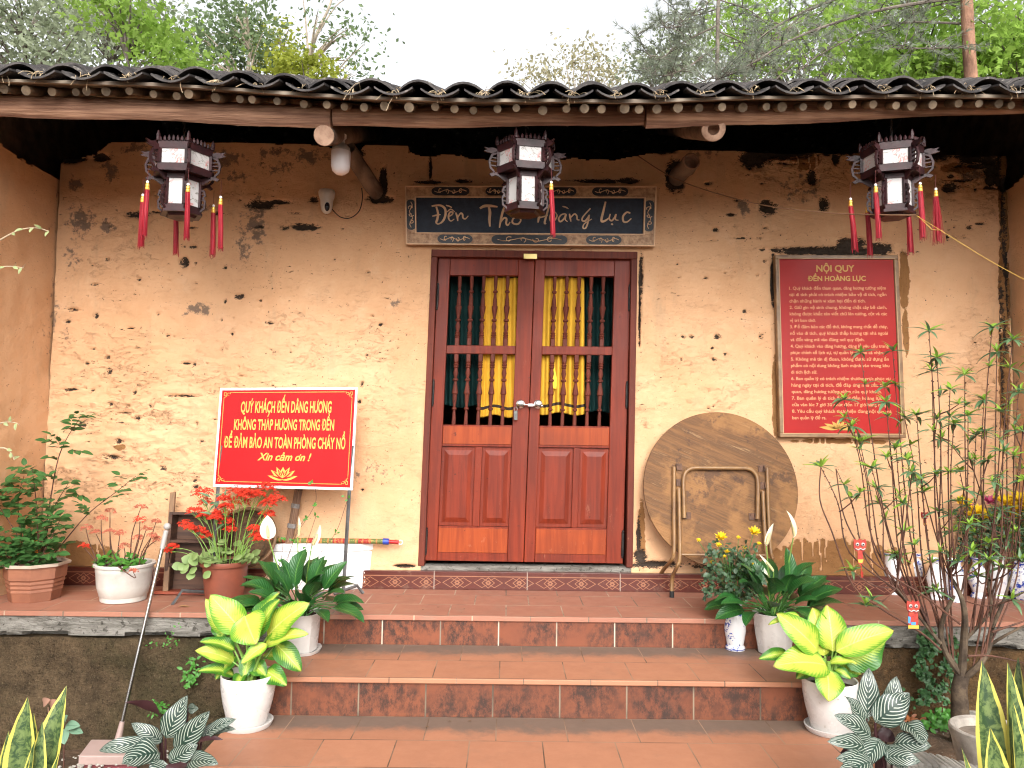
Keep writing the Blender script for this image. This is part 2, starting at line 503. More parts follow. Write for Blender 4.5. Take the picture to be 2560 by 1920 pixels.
# ------------------------------------------------------------------ the steps
RISER = tile_mat('rust_riser_tile', (0.23, 0.068, 0.03), (0.13, 0.04, 0.021), (0.035, 0.022, 0.018), 0.33, 0.6, 0.0, (0, 2), mortar=(0.5, 0.42, 0.32), ox=0.18, oy=0.9, dirt_amt=0.75, rough=0.5, blot=0.95)
RISER2 = tile_mat('rust_riser_tile_darker', (0.20, 0.062, 0.028), (0.11, 0.036, 0.02), (0.035, 0.024, 0.02), 0.33, 0.6, 0.0, (0, 2), mortar=(0.22, 0.17, 0.12), ox=0.20, oy=0.9, dirt_amt=0.75, rough=0.55, blot=0.9)
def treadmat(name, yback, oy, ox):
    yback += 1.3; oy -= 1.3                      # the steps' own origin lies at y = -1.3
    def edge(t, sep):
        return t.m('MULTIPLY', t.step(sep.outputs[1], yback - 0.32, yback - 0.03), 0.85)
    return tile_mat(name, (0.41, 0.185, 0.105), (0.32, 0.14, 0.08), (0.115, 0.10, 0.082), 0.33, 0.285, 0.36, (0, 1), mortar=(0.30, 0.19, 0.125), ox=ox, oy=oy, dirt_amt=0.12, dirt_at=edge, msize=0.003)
steps = empty('steps', (0.15, -1.3, GZ), 'wide terracotta tiled steps rising to the terrace and the red door', 'steps')
T1Y, T2Y, T3Y, T4Y = EDGE, -1.327, -1.895, -2.47
Z1, Z2, Z3 = -0.167, -0.357, -0.548
def step_tread(y0, y1, z, mat):
    m_ = MB()
    m_.box(XL, y0 - 0.014, z - 0.026, XR, y1 + 0.01, z)
    return m_.build('tread', mat, steps, bevel=0.005)
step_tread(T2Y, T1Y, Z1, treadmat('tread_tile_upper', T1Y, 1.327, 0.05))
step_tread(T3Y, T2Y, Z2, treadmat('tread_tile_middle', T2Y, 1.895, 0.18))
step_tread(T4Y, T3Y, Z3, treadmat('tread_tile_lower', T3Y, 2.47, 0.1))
def riser(y, z0, z1, mat):
    m_ = MB()
    m_.box(XL + 0.004, y + 0.003, z0 + 0.001, XR - 0.004, y + 0.35, z1)
    m_.build('riser', mat, steps)
riser(T1Y, Z1, -0.029, RISER)
riser(T2Y, Z2, Z1 - 0.027, RISER2)
riser(T3Y, Z3, Z2 - 0.027, RISER)
riser(T4Y, GZ - 0.1, Z3 - 0.027, RISER2)

# ------------------------------------------------------------------ retaining walls beside the steps
def fbm2(x, z, seed=0, octv=5, s0=1.0):
    rs = np.random.RandomState(seed)
    L = rs.rand(64, 64)
    out = np.zeros_like(x); amp = 1.0; tot = 0
    for o in range(octv):
        u = x * s0 * 2 ** o + o * 13.7; v_ = z * s0 * 2 ** o + o * 7.3
        iu = np.floor(u).astype(int); iv = np.floor(v_).astype(int)
        fu = u - iu; fv = v_ - iv
        fu = fu * fu * (3 - 2 * fu); fv = fv * fv * (3 - 2 * fv)
        g = lambda a, c_: L[a % 64, c_ % 64]
        out += amp * ((g(iu, iv) * (1 - fu) + g(iu + 1, iv) * fu) * (1 - fv) + (g(iu, iv + 1) * (1 - fu) + g(iu + 1, iv + 1) * fu) * fv)
        tot += amp; amp *= 0.5
    return out / tot

def mossmat(name, c1, c2, moss):
    t = NT(name)
    c = t.mix(t.step(t.noise(7, 6, 0.75), 0.3, 0.7), c1, c2)
    c = t.mix(t.m('MULTIPLY', t.step(t.noise(2.2, 5, 0.7, t.mapped(loc=(3, 1, 4))), 0.45, 0.65), 0.75), c, moss)
    g1 = t.noise(70, 6, 0.8); g2 = t.noise(17, 6, 0.75, t.mapped(loc=(8, 2, 3)))
    c = t.mix(t.m('MULTIPLY', t.step(t.m('ADD', t.m('MULTIPLY', g1, 0.7), t.m('MULTIPLY', g2, 0.3)), 0.48, 0.64), 0.75), c, (0.022, 0.018, 0.011))
    c = t.mix(t.m('MULTIPLY', t.step(t.noise(95, 5, 0.8, t.mapped(loc=(1, 5, 9))), 0.55, 0.68), 0.55), c, (0.30, 0.23, 0.14))
    nm = t.bump(t.noise(28, 7, 0.8), 1.0, 0.05)
    return t.done(c, 0.95, nm, 0, 0.1)
MOSSWALL = mossmat('mossy_earth_wall', (0.19, 0.13, 0.075), (0.08, 0.056, 0.034), (0.09, 0.075, 0.038))
EARTHWALL = mossmat('earthen_stone_wall', (0.22, 0.125, 0.055), (0.10, 0.06, 0.032), (0.085, 0.065, 0.04))

def rough_face(x0, x1, z0, z1, y, seed, amp, mat, name, parent, st=0.02, depth=0.25, extra=None, fr=2.5):
    nx_ = int((x1 - x0) / st) + 1; nz_ = int((z1 - z0) / st) + 1
    X, Z = np.meshgrid(np.linspace(x0, x1, nx_), np.linspace(z0, z1, nz_))
    Y = y - amp * (fbm2(X, Z, seed, 6, fr) - 0.5) * 2
    if extra is not None: Y = extra(X, Z, Y)
    b = MB()
    b.v = [V(p) for p in zip(X.ravel(), Y.ravel(), Z.ravel())]
    for j in range(nz_ - 1):
        for i in range(nx_ - 1):
            k = j * nx_ + i
            b.face((k, k + 1, k + nx_ + 1, k + nx_))
    # close the back
    i0 = len(b.v)
    ring = [i for i in range(nx_)] + [j * nx_ + nx_ - 1 for j in range(1, nz_)] + [(nz_ - 1) * nx_ + i for i in range(nx_ - 2, -1, -1)] + [j * nx_ for j in range(nz_ - 2, 0, -1)]
    for k in ring: b.v.append(V((b.v[k].x, y + depth, b.v[k].z)))
    n = len(ring)
    for q in range(n):
        q2 = (q + 1) % n
        b.face((ring[q2], ring[q], i0 + q, i0 + q2))
    b.face(tuple(range(i0, i0 + n)))
    return b.build(name, mat, parent, angle=75)
lw = empty('retaining_wall', (-3, EDGE, GZ), 'mossy brown retaining wall with a grey cement edge under the flower pots', 'wall')
def ledge(X, Z, Y):
    t = fbm2(X, Z * 0, 9, 5, 5.0) * 0.10 - 0.045
    Y = Y - 0.02 * (fbm2(X * 0.4, Z * 2.5, 19, 5, 9.0) - 0.5)
    return np.where(Z < -0.150 + t, Y + 0.10, Y)
rough_face(-5.0, XL - 0.002, -0.20, -0.0285, EDGE + 0.004, 3, 0.014, CEMENT, 'cement_edge', lw, depth=0.2, extra=ledge)
rough_face(-5.0, XL - 0.002, GZ - 0.15, -0.155, EDGE + 0.034, 4, 0.034, MOSSWALL, 'earth_face', lw, depth=0.2, st=0.014, fr=5.0)
rw = empty('retaining_wall', (3, EDGE, GZ), 'ochre earth and stone retaining wall under a cement band behind the peach tree', 'wall')
rough_face(XR + 0.002, 5.2, -0.215, -0.0285, EDGE + 0.004, 5, 0.006, CEMENT, 'cement_edge', rw, depth=0.2, extra=ledge)
def stones(X, Z, Y):
    return Y - 0.05 * np.clip(fbm2(X, Z, 12, 2, 4.0) - 0.5, 0, 1) * 2
rough_face(XR + 0.002, 5.2, GZ - 0.15, -0.165, EDGE + 0.03, 6, 0.03, EARTHWALL, 'earth_face', rw, depth=0.2, extra=stones)

# ------------------------------------------------------------------ the temple
temple = empty('temple', (0.2, 1.2, 0.0), 'old peach plastered temple with a dark clay tile roof and double red door', 'temple')

# door corners (leaf area) on the plane of the wall
DC = [at(1097, 645, 0.05), at(1577, 648, 0.05), at(1556, 1408, 0.05), at(1062, 1400, 0.05)]
FC = [at(1080, 626, 0.02), at(1592, 632, 0.02), at(1580, 1417, 0.02), at(1046, 1413, 0.02)]   # frame outside

XW0, XW1 = at(150, 445).x, at(2523, 600).x        # the two inner corners of the porch
ST = 0.009
NXW = int((XW1 + 0.0 - XW0) / ST) + 1; NZW = int(3.02 / ST) + 1
gx = np.linspace(XW0, XW1, NXW); gzv = np.linspace(0.0, 3.0, NZW)
GX, GZV = np.meshgrid(gx, gzv)
# broken top edge of the wall, from the photograph
topline = [(100, 391), (235, 389), (280, 352), (381, 346), (506, 352), (661, 356), (778, 360), (900, 372), (930, 350), (946, 335), (1021, 337), (1023, 388), (1050, 384), (1240, 393), (1400, 400), (1550, 390), (1640, 380), (1660, 372), (1690, 345), (1817, 338), (1852, 342), (1862, 362), (2000, 358), (2200, 352), (2400, 350), (2500, 335), (2560, 320)]
tx = [at(p[0], p[1], 0).x for p in topline]; tz = [at(p[0], p[1], 0).z for p in topline]
TOP = np.interp(gx, tx, tz) + (fbm2(gx, gx * 0 + 3.1, 21, 5, 7.0) - 0.5) * 0.07
keep_v = GZV <= TOP[None, :]
# opening for the door (its frame covers the cut)
def inquad(c, X, Z):
    ok = np.ones_like(X, bool)
    for k in range(4):
        a = c[k]; d = c[(k + 1) % 4]
        ok &= ((d.x - a.x) * (Z - a.z) - (d.z - a.z) * (X - a.x)) < 0
    return ok
keep_v &= ~inquad([FC[0] + V((0.02, 0, -0.02)), FC[1] + V((-0.02, 0, -0.02)), FC[2] + V((-0.02, 0, -0.3)), FC[3] + V((0.02, 0, -0.3))], GX, GZV)
def spotfield(lst, sharp=1.0, seed=0, wob=0.9):
    f = np.zeros_like(GX)
    wx = (fbm2(GX, GZV, 31 + seed, 3, 26.0) - 0.5) * wob; wz = (fbm2(GX, GZV, 41 + seed, 3, 26.0) - 0.5) * wob
    for q in lst:
        px, py, rx, ry = q[:4]; s_ = q[4] if len(q) > 4 else 1.0
        p = at(px, py, 0); k = mpp(0)
        dx = (GX - p.x) / (rx * k); dz = (GZV - p.z) / (ry * k)
        r2 = (dx + wx * 2) ** 2 + (dz + wz * 2) ** 2
        f = np.maximum(f, s_ * np.clip(1.0 - 0.46 * r2 ** (0.5 * sharp), 0, 1))
    return f
PITS = [(634, 517, 18, 8), (785, 500, 14, 10), (700, 505, 34, 4), (782, 566, 22, 9), (715, 570, 16, 8), (650, 568, 20, 5), (740, 533, 20, 3), (345, 532, 24, 9), (390, 530, 16, 5), (480, 570, 18, 5), (545, 535, 20, 6), (600, 500, 6, 5), (461, 617, 6, 3), (485, 618, 9, 8), (461, 663, 10, 8), (464, 646, 8, 6), (489, 659, 4, 6), (564, 669, 8, 5), (266, 648, 9, 5), (237, 710, 12, 4), (346, 698, 6, 5), (599, 743, 18, 8), (564, 753, 5, 9), (181, 774, 20, 6), (239, 789, 9, 9), (165, 803, 11, 5), (555, 800, 4, 4), (556, 875, 4, 4), (675, 809, 11, 5), (737, 805, 4, 3), (393, 784, 5, 5), (218, 908, 7, 6), (268, 893, 8, 7), (272, 928, 9, 12), (467, 908, 16, 5), (487, 910, 4, 7), (177, 974, 24, 5), (212, 970, 7, 3), (231, 975, 5, 5), (459, 990, 48, 4), (338, 982, 6, 8), (319, 1015, 11, 5), (344, 1046, 8, 8), (311, 1032, 26, 3), (202, 1060, 16, 10), (296, 1104, 14, 8), (280, 1142, 26, 7), (405, 1171, 13, 7), (488, 1200, 9, 8), (488, 1217, 8, 6), (505, 1103, 9, 4), (492, 1060, 5, 6), (422, 1213, 6, 3), (278, 1010, 8, 8), (376, 1015, 4, 8), (325, 820, 12, 3), (420, 840, 6, 4), (652, 753, 6, 4), (580, 835, 5, 6),
        (1920, 521, 12, 16), (1905, 508, 12, 6), (2060, 510, 11, 16), (2030, 440, 13, 16), (2000, 385, 16, 8), (1968, 409, 30, 5), (2377, 440, 12, 6), (2423, 570, 13, 8), (2369, 591, 5, 12), (1791, 575, 10, 8), (1850, 595, 16, 4), (1898, 595, 12, 4), (1912, 570, 8, 3), (1825, 537, 15, 5), (1845, 500, 18, 4), (1795, 842, 10, 9), (1708, 842, 8, 5), (1729, 842, 10, 6), (1902, 842, 8, 8), (1782, 870, 5, 5), (1785, 899, 8, 6), (1813, 885, 6, 4), (1704, 899, 5, 6), (1912, 654, 5, 5), (1894, 689, 7, 3), (1860, 780, 6, 6), (1780, 600, 18, 3), (2300, 540, 16, 3), (2450, 560, 18, 4), (1905, 460, 10, 3), (2440, 470, 5, 12), (1770, 460, 12, 5), (920, 680, 7, 3), (930, 790, 6, 3), (950, 810, 6, 6), (917, 890, 6, 7), (905, 960, 6, 10), (898, 1005, 8, 7), (905, 1225, 6, 4), (883, 1020, 5, 4), (1670, 860, 3, 3), (2330, 415, 20, 6), (2480, 440, 12, 5)]
DARK = [(1950, 374, 100, 22), (1885, 396, 40, 22), (2085, 368, 55, 20), (2225, 362, 60, 20), (2335, 384, 50, 16), (2440, 392, 46, 18), (2485, 430, 20, 36), (2030, 442, 12, 20), (2058, 512, 11, 17), (1918, 520, 20, 17), (2372, 470, 18, 12), (650, 512, 34, 10), (760, 567, 34, 9), (460, 655, 11, 9), (690, 505, 30, 5), (345, 536, 26, 8), (1935, 360, 75, 14, 1.1), (1900, 385, 40, 16, 1.1), (1890, 405, 26, 8), (2090, 358, 60, 12), (2230, 352, 60, 14), (2330, 365, 40, 14), (2440, 372, 30, 12), (2380, 345, 30, 8), (2480, 400, 22, 18), (2350, 380, 26, 8), (2090, 398, 8, 14), (170, 398, 40, 10), (250, 392, 20, 10), (460, 357, 20, 5), (2085, 628, 145, 9, 1.2), (2130, 615, 32, 18, 1.2), (2200, 622, 30, 12, 1.1), (1933, 700, 6, 55, 1.2), (1075, 455, 36, 4), (1160, 452, 20, 4), (1076, 425, 4, 28), (1500, 452, 60, 5), (1575, 450, 24, 8), (950, 497, 26, 10, 1.3), (958, 460, 9, 34, 1.3), (1688, 440, 22, 40, 1.2), (1655, 372, 30, 12), (1603, 690, 5, 50), (1600, 770, 3, 90), (1598, 1345, 5, 60), (1603, 1392, 16, 14), (1640, 1412, 60, 8), (1800, 1415, 60, 9), (2530, 420, 8, 30), (2514, 460, 14, 20), (1010, 1415, 26, 4), (800, 350, 34, 8), (890, 385, 20, 14)]
CRACKS = [(2501, 400, 5, 60, 1.3), (2522, 700, 3, 160, 1.2), (2505, 860, 3, 150, 1.1), (2455, 415, 40, 4, 1.2), (2480, 470, 26, 3, 1.2), (2400, 450, 30, 3, 1.1), (2511, 520, 6, 60), (2515, 620, 6, 70), (2509, 740, 7, 60), (2517, 850, 5, 70), (2511, 960, 4, 70), (2515, 1060, 4, 60), (2503, 580, 5, 40)]
STAIN = [(275, 425, 18, 22, 0.85), (200, 550, 26, 34, 0.85), (270, 565, 16, 18, 0.8), (190, 460, 14, 16, 0.8), (335, 372, 40, 14, .7), (560, 400, 40, 20, .7), (590, 445, 30, 18, .7), (770, 395, 40, 18, .75), (640, 560, 20, 44, .85), (690, 385, 40, 14, .7), (494, 774, 26, 14, 0.95), (700, 420, 60, 20, .55), (500, 520, 50, 10, .7), (610, 600, 20, 60, .6), (180, 640, 20, 40, .6), (165, 830, 10, 40, .55), (130, 780, 14, 50, .6), (1856, 517, 20, 18, 0.8), (2000, 470, 50, 30, .6), (2420, 430, 60, 30, .7), (990, 755, 12, 24, .6), (940, 1180, 60, 30, .45), (2200, 420, 40, 30, .6), (1760, 380, 40, 20, .6)]
EARTH = [(2080, 1400, 150, 44, 1.1), (2010, 1420, 70, 40, 1.1), (2180, 1415, 60, 24, 1.0), (215, 1395, 60, 30, 1.1), (180, 1370, 34, 16, 0.9), (280, 1412, 60, 12, 1.0), (2262, 700, 12, 70, 1.0), (2266, 830, 8, 60, .9), (1938, 990, 9, 110, .9), (2110, 1103, 120, 7, .9), (2010, 400, 50, 30, .7), (2150, 400, 40, 26, .7), (300, 1118, 16, 9, .75), (1605, 1330, 10, 80, .8), (2512, 480, 16, 110, 1.1), (2514, 700, 15, 120, 1.1), (2513, 950, 14, 130, 1.1), (2400, 420, 50, 16, .8), (1960, 385, 60, 16, .9)]
rp = random.Random(5)
for y0 in (505, 535, 572, 620, 655, 700, 775, 805, 838, 875, 910, 945, 978, 1012, 1048, 1075, 1105, 1140, 1175, 1210, 1250):
    for q in range(5):
        xx = rp.uniform(150, 900)
        if rp.random() < 0.75 or xx < 530: PITS.append((xx, y0 + rp.gauss(0, 6), rp.uniform(2.5, 7), rp.uniform(1.6, 3.2), rp.uniform(.7, .95)))
for q in range(45):
    PITS.append((rp.choice((rp.uniform(1690, 1930), rp.uniform(2280, 2510))), rp.choice((450, 500, 560, 600, 660, 700, 850, 900, 960, 1020)) + rp.gauss(0, 10), rp.uniform(2.5, 7), rp.uniform(1.6, 3.6), rp.uniform(.8, 1.05)))
PITS = [(q[0], q[1], q[2] * 0.78, q[3] * 0.72) + tuple(q[4:]) for q in PITS]
DARK = [q[:4] + ((q[4] if len(q) > 4 else 1.0) * 1.25,) for q in DARK]
DMG = np.maximum(spotfield(PITS, 1.0, 0, 0.55), spotfield(DARK, 1.4, 3, 0.35))
DMG = np.maximum(DMG, spotfield(CRACKS, 1.2, 5, 1.1))
STN = spotfield(STAIN, 1.0, 7, 0.8); ERT = spotfield(EARTH, 1.6, 9, 0.35)
CRK = 0.16 + spotfield([(330, 1080, 230, 170, 1.0), (500, 1130, 120, 120, .9), (700, 900, 90, 90, .35), (930, 900, 60, 160, .4), (2440, 430, 130, 120, 1.0), (1700, 1000, 130, 80, .5), (2480, 1000, 80, 200, .4), (300, 560, 200, 120, .3), (2000, 400, 120, 60, .8), (560, 520, 200, 40, .4)], 1.4, 11, 0.3)
for px, pyend, hw in ((2004, 1400, 2.2), (2032, 1390, 1.6), (2050, 1425, 2.0), (2064, 1405, 1.6), (2135, 1430, 1.8), (2178, 1432, 1.8), (2225, 1390, 1.6), (160, 1400, 1.8), (242, 1405, 1.8)):
    ERT = np.where((np.abs(GX - at(px, 1370, 0).x - 0.004 * np.sin(GZV * 30 + px)) < hw * mpp(0)) & (GZV > at(px, pyend, 0).z), ERT * 0.2, ERT)
# relief: uneven hand-laid plaster, pits sunk into it
WY = -(fbm2(GX, GZV, 51, 4, 1.1) - 0.5) * 0.05 - (fbm2(GX, GZV, 52, 5, 9.0) - 0.5) * 0.012
WY -= (fbm2(GX * 0.8, GZV * 1.5, 53, 6, 15.0) - 0.5) * 0.036 * np.clip(CRK - 0.1, 0, 1)
WY += np.clip(DMG * 1.4 - 0.5, 0, 1) * 0.030 + np.clip(ERT * 1.6 - 0.6, 0, 1) * 0.010
# plaster swells outwards at the very bottom
WY -= 0.012 * np.clip(1 - GZV / 0.25, 0, 1)

def grid_wall(name, X, Y, Z, keep, mat, parent, depth_vec, attrs):
    nz_, nx_ = X.shape
    off = V(parent['org'])
    kq = keep[:-1, :-1] & keep[:-1, 1:] & keep[1:, :-1] & keep[1:, 1:]
    idx = np.arange(nx_ * nz_).reshape(nz_, nx_)
    J, I = np.nonzero(kq)
    fq = np.stack([idx[J, I], idx[J, I + 1], idx[J + 1, I + 1], idx[J + 1, I]], 1)
    P = np.stack([X.ravel(), Y.ravel(), Z.ravel()], 1)
    pad = np.zeros((nz_ + 1, nx_ + 1), bool); pad[1:-1, 1:-1] = kq
    edges = []
    kk = lambda j, i: pad[j + 1, i + 1]
    for j, i in zip(J, I):
        if not kk(j - 1, i): edges.append((idx[j, i], idx[j, i + 1]))
        if not kk(j + 1, i): edges.append((idx[j + 1, i + 1], idx[j + 1, i]))
        if not kk(j, i - 1): edges.append((idx[j + 1, i], idx[j, i]))
        if not kk(j, i + 1): edges.append((idx[j, i + 1], idx[j + 1, i + 1]))
    bv = sorted({e for ed in edges for e in ed}); mp = {v_: k + len(P) for k, v_ in enumerate(bv)}
    P2 = np.concatenate([P, P[bv] + np.array(depth_vec)[None, :]], 0)
    faces = [tuple(f_) for f_ in fq.tolist()] + [(int(b_), int(a_), mp[a_], mp[b_]) for a_, b_ in edges]
    used = np.zeros(len(P2), bool)
    for f_ in faces: used[list(f_)] = True
    rem = np.cumsum(used) - 1
    faces = [tuple(int(rem[k]) for k in f_) for f_ in faces]
    me = bpy.data.meshes.new(name)
    me.from_pydata((P2[used] - np.array(off)[None, :]).tolist(), [], faces)
    for an, arr in attrs.items():
        a = me.attributes.new(an, 'FLOAT', 'POINT')
        full = np.concatenate([arr.ravel(), arr.ravel()[bv]])
        a.data.foreach_set('value', full[used].astype(np.float32))
    me.materials.append(mat)
    me.shade_smooth(); me.set_sharp_from_angle(angle=R(60))
    o = bpy.data.objects.new(name, me); o.parent = parent; o['org'] = tuple(off); COL.objects.link(o)
    return o
grid_wall('front_wall', GX, WY, GZV, keep_v, PLASTER, temple, (0, 0.32, 0), {'dmg': DMG, 'grey_mottle': STN, 'earth': ERT, 'crk': CRK})

# wing walls that close the porch left and right
def wing(x, sgn, topz, seed):
    ny, nz_ = 110, 190
    yy = np.linspace(0.05, -2.0, ny); zz = np.linspace(0.0, 2.95, nz_)
    YY, ZZ = np.meshgrid(yy, zz)
    tl = topz(yy) + (fbm2(yy, yy * 0 + 1.7, seed, 4, 6.0) - 0.5) * 0.06
    keep = ZZ <= tl[None, :]
    XX = x + sgn * (fbm2(YY, ZZ, seed + 1, 4, 1.3) - 0.5) * 0.05 + sgn * (fbm2(YY, ZZ, seed + 2, 4, 10.0) - 0.5) * 0.01
    st = np.clip(0.9 - np.abs(YY) / 0.25, 0, 1) * 0.5 * fbm2(YY, ZZ, seed + 3, 4, 3.0)  # grey mottling, denser towards the corner with the front wall
    if sgn > 0: keep_, XX_, YY_, ZZ_, st_ = keep[:, ::-1], XX[:, ::-1], YY[:, ::-1], ZZ[:, ::-1], st[:, ::-1]
    else: keep_, XX_, YY_, ZZ_, st_ = keep, XX, YY, ZZ, st
    z = np.zeros_like(st_)
    return grid_wall('side_wall', XX_, YY_, ZZ_, keep_, PLASTER, temple, (0.34 * -sgn, 0, 0), {'dmg': z, 'grey_mottle': st_, 'earth': z, 'crk': z + 0.1})
wing(XW0 - 0.01, 1, lambda y: 2.74 - 0.02 * (y), 71)
wing(XW1 + 0.01, -1, lambda y: 2.86 + 0.06 * y + np.clip(-0.25 * (0.35 + y), -0.2, 0.05), 81)
# gables added behind the wing walls against light leaks, and the rest of the shell
def shell(name, x0, y0, z0, x1, y1, z1, mat=ADOBE):
    m_ = MB(); m_.box(x0, y0, z0, x1, y1, z1); return m_.build(name, mat, temple)
SLOPE = math.tan(R(22.5))
def roof_z(y): return 2.796 + (y + 1.40) * SLOPE
RIDGE = 2.0
def light_stop_gable(x0, x1):
    m_ = MB()
    o = [V((x0, -1.15, 0.3)), V((x0, 4.2, 0.0)), V((x0, 4.2, roof_z(-0.2) - .05)), V((x0, RIDGE, roof_z(RIDGE) - 0.06)), V((x0, -1.15, roof_z(-1.15) - 0.05))]
    m_.prism(o, (x1 - x0, 0, 0)); m_.build('light_stop_gable', ADOBE, temple)
light_stop_gable(XW0 - 0.62, XW0 - 0.36); light_stop_gable(XW1 + 0.36, XW1 + 0.62)
shell('rear_wall', XW0 - 0.36, 4.0, 0.0, XW1 + 0.36, 4.2, roof_z(-0.2) - 0.06)
shell('inner_floor', XW0 - 0.36, 0.33, 0.0, XW1 + 0.36, 4.0, 0.05)

# patterned skirting tiles along the foot of the wall
def skirt_mat():
    t = NT('brown_patterned_skirting')
    sep = t.n('ShaderNodeSeparateXYZ'); t.l(t.coords(), sep.inputs[0])
    u = t.m('DIVIDE', sep.outputs[0], 0.205); vv = t.m('SUBTRACT', t.m('DIVIDE', sep.outputs[2], 0.112), 0.42)
    fu = t.m('SUBTRACT', t.m('FRACT', u), 0.5)
    av = t.m('ABSOLUTE', vv)
    def dia(cx, a, b_, wd):
        d = t.m('ADD', t.m('DIVIDE', t.m('ABSOLUTE', t.m('SUBTRACT', fu, cx)), a), t.m('DIVIDE', av, b_))
        return t.step(t.m('ABSOLUTE', t.m('SUBTRACT', d, 1.0)), wd, wd * 0.4)
    ln = t.m('MAXIMUM', dia(0.0, 0.20, 0.30, 0.12), t.m('MAXIMUM', dia(-0.20, 0.26, 0.28, 0.10), dia(0.20, 0.26, 0.28, 0.10)))
    ln = t.m('MAXIMUM', ln, dia(0.0, 0.08, 0.13, 0.3))
    ln = t.m('MAXIMUM', ln, t.step(t.m('ABSOLUTE', t.m('SUBTRACT', vv, 0.36)), 0.035, 0.015))
    joint = t.step(t.m('ABSOLUTE', t.m('SUBTRACT', t.m('FRACT', t.m('DIVIDE', t.m('ADD', sep.outputs[0], 0.05), 0.615)), 0.5)), 0.493, 0.498)
    c = t.mix(t.noise(4, 4), (0.105, 0.022, 0.014), (0.06, 0.016, 0.012))
    c = t.mix(t.m('MULTIPLY', ln, 0.75), c, (0.34, 0.155, 0.085))
    c = t.mix(joint, c, (0.30, 0.24, 0.2))
    c = t.mix(t.m('MULTIPLY', t.step(t.noise(9, 5, 0.7), 0.55, 0.7), 0.4), c, (0.25, 0.16, 0.11))
    return t.done(c, 0.3, None, 0, 0.5)
SKIRT = skirt_mat()
b = MB()
b.box(XW0 - 0.02, -0.045, 0.0, XW1 + 0.02, 0.06, 0.118)
skirt = b.build('skirting', SKIRT, temple, bevel=0.003)

# ---- eaves: three beam lengths, pole rafters, batten, clay tiles, straw
sagx = [(-200, 7), (0, 0), (300, 0), (640, -16), (900, -30), (1280, -30), (1600, -26), (1900, -12), (2200, -4), (2560, 4), (2760, 6)]
def sag(x, Y):
    "height the eave hangs lower at x (the old timbers sag in the middle)"
    px = 1268 + x / mpp(Y)
    return np.interp(px, [s_[0] for s_ in sagx], [s_[1] for s_ in sagx]) * mpp(Y) + 0.03
BY = -1.25
def beam(pts, y0, th):
    "pts: (px, top py, bottom py) along the front face"
    m_ = MB()
    prev = None
    n = 12
    P = []
    for k in range(len(pts) - 1):
        for q in range(n):
            f = q / n
            P.append(tuple(pts[k][a] * (1 - f) + pts[k + 1][a] * f for a in range(3)))
    P.append(pts[-1])
    rings = []
    for (px, t_, bt) in P:
        wob = 2.0 * math.sin(px * 0.013) + random.uniform(-0.7, 0.7)
        top = at(px, t_, y0); bot = at(px, bt + wob, y0)
        h = top.z - bot.z
        prof = [(0.03, bot.z), (0.006, bot.z + h * 0.12), (-0.006, bot.z + h * 0.4), (0.0, bot.z + h * 0.75), (0.03, top.z), (th, top.z - 0.005), (th, bot.z + 0.062)]
        rings.append(len(m_.v))
        for (dy, z) in prof: m_.v.append(V((top.x, y0 + dy, z)))
    k = 7
    for a in range(len(rings) - 1):
        for q in range(k):
            q2 = (q + 1) % k
            m_.face((rings[a] + q, rings[a] + q2, rings[a + 1] + q2, rings[a + 1] + q))
    m_.face(tuple(rings[0] + q for q in range(k - 1, -1, -1))); m_.face(tuple(rings[-1] + q for q in range(k)))
    m_.build('eave_beam', OLDWOOD, temple, angle=50)
beam([(-220, 232, 286), (0, 228, 286), (420, 243, 298), (720, 254, 312), (826, 258, 319)], BY, 0.11)
beam([(831, 258, 310), (1060, 260, 313), (1280, 257, 312), (1612, 249, 306)], BY + 0.012, 0.11)
beam([(1617, 248, 315), (1900, 244, 307), (2200, 237, 293), (2560, 232, 276), (2780, 236, 270)], BY - 0.008, 0.12)

# rafters: round poles lying up the slope
xr = -3.45
k = 0
while xr < 3.9 and k < 100:
    x = xr + random.uniform(-0.018, 0.018)
    y0 = -1.345 + random.uniform(-0.02, 0.015)
    z0 = at(1268 + x / mpp(y0), 251.5 + 0.0, y0).z + 0.0
    z0 = 2.756 + sag(x, y0) - 0.03 + random.uniform(-0.003, 0.003)
    m_ = MB()
    rr = random.uniform(0.019, 0.026)
    m_.tube([(x, y0, z0), (x + random.uniform(-.02, .02), RIDGE, z0 + (RIDGE - y0) * SLOPE)], [rr, rr * 1.05], 10)
    m_.build('rafter', POLE, temple)
    xr += random.choice([0.095, 0.11, 0.115, 0.125]); k += 1
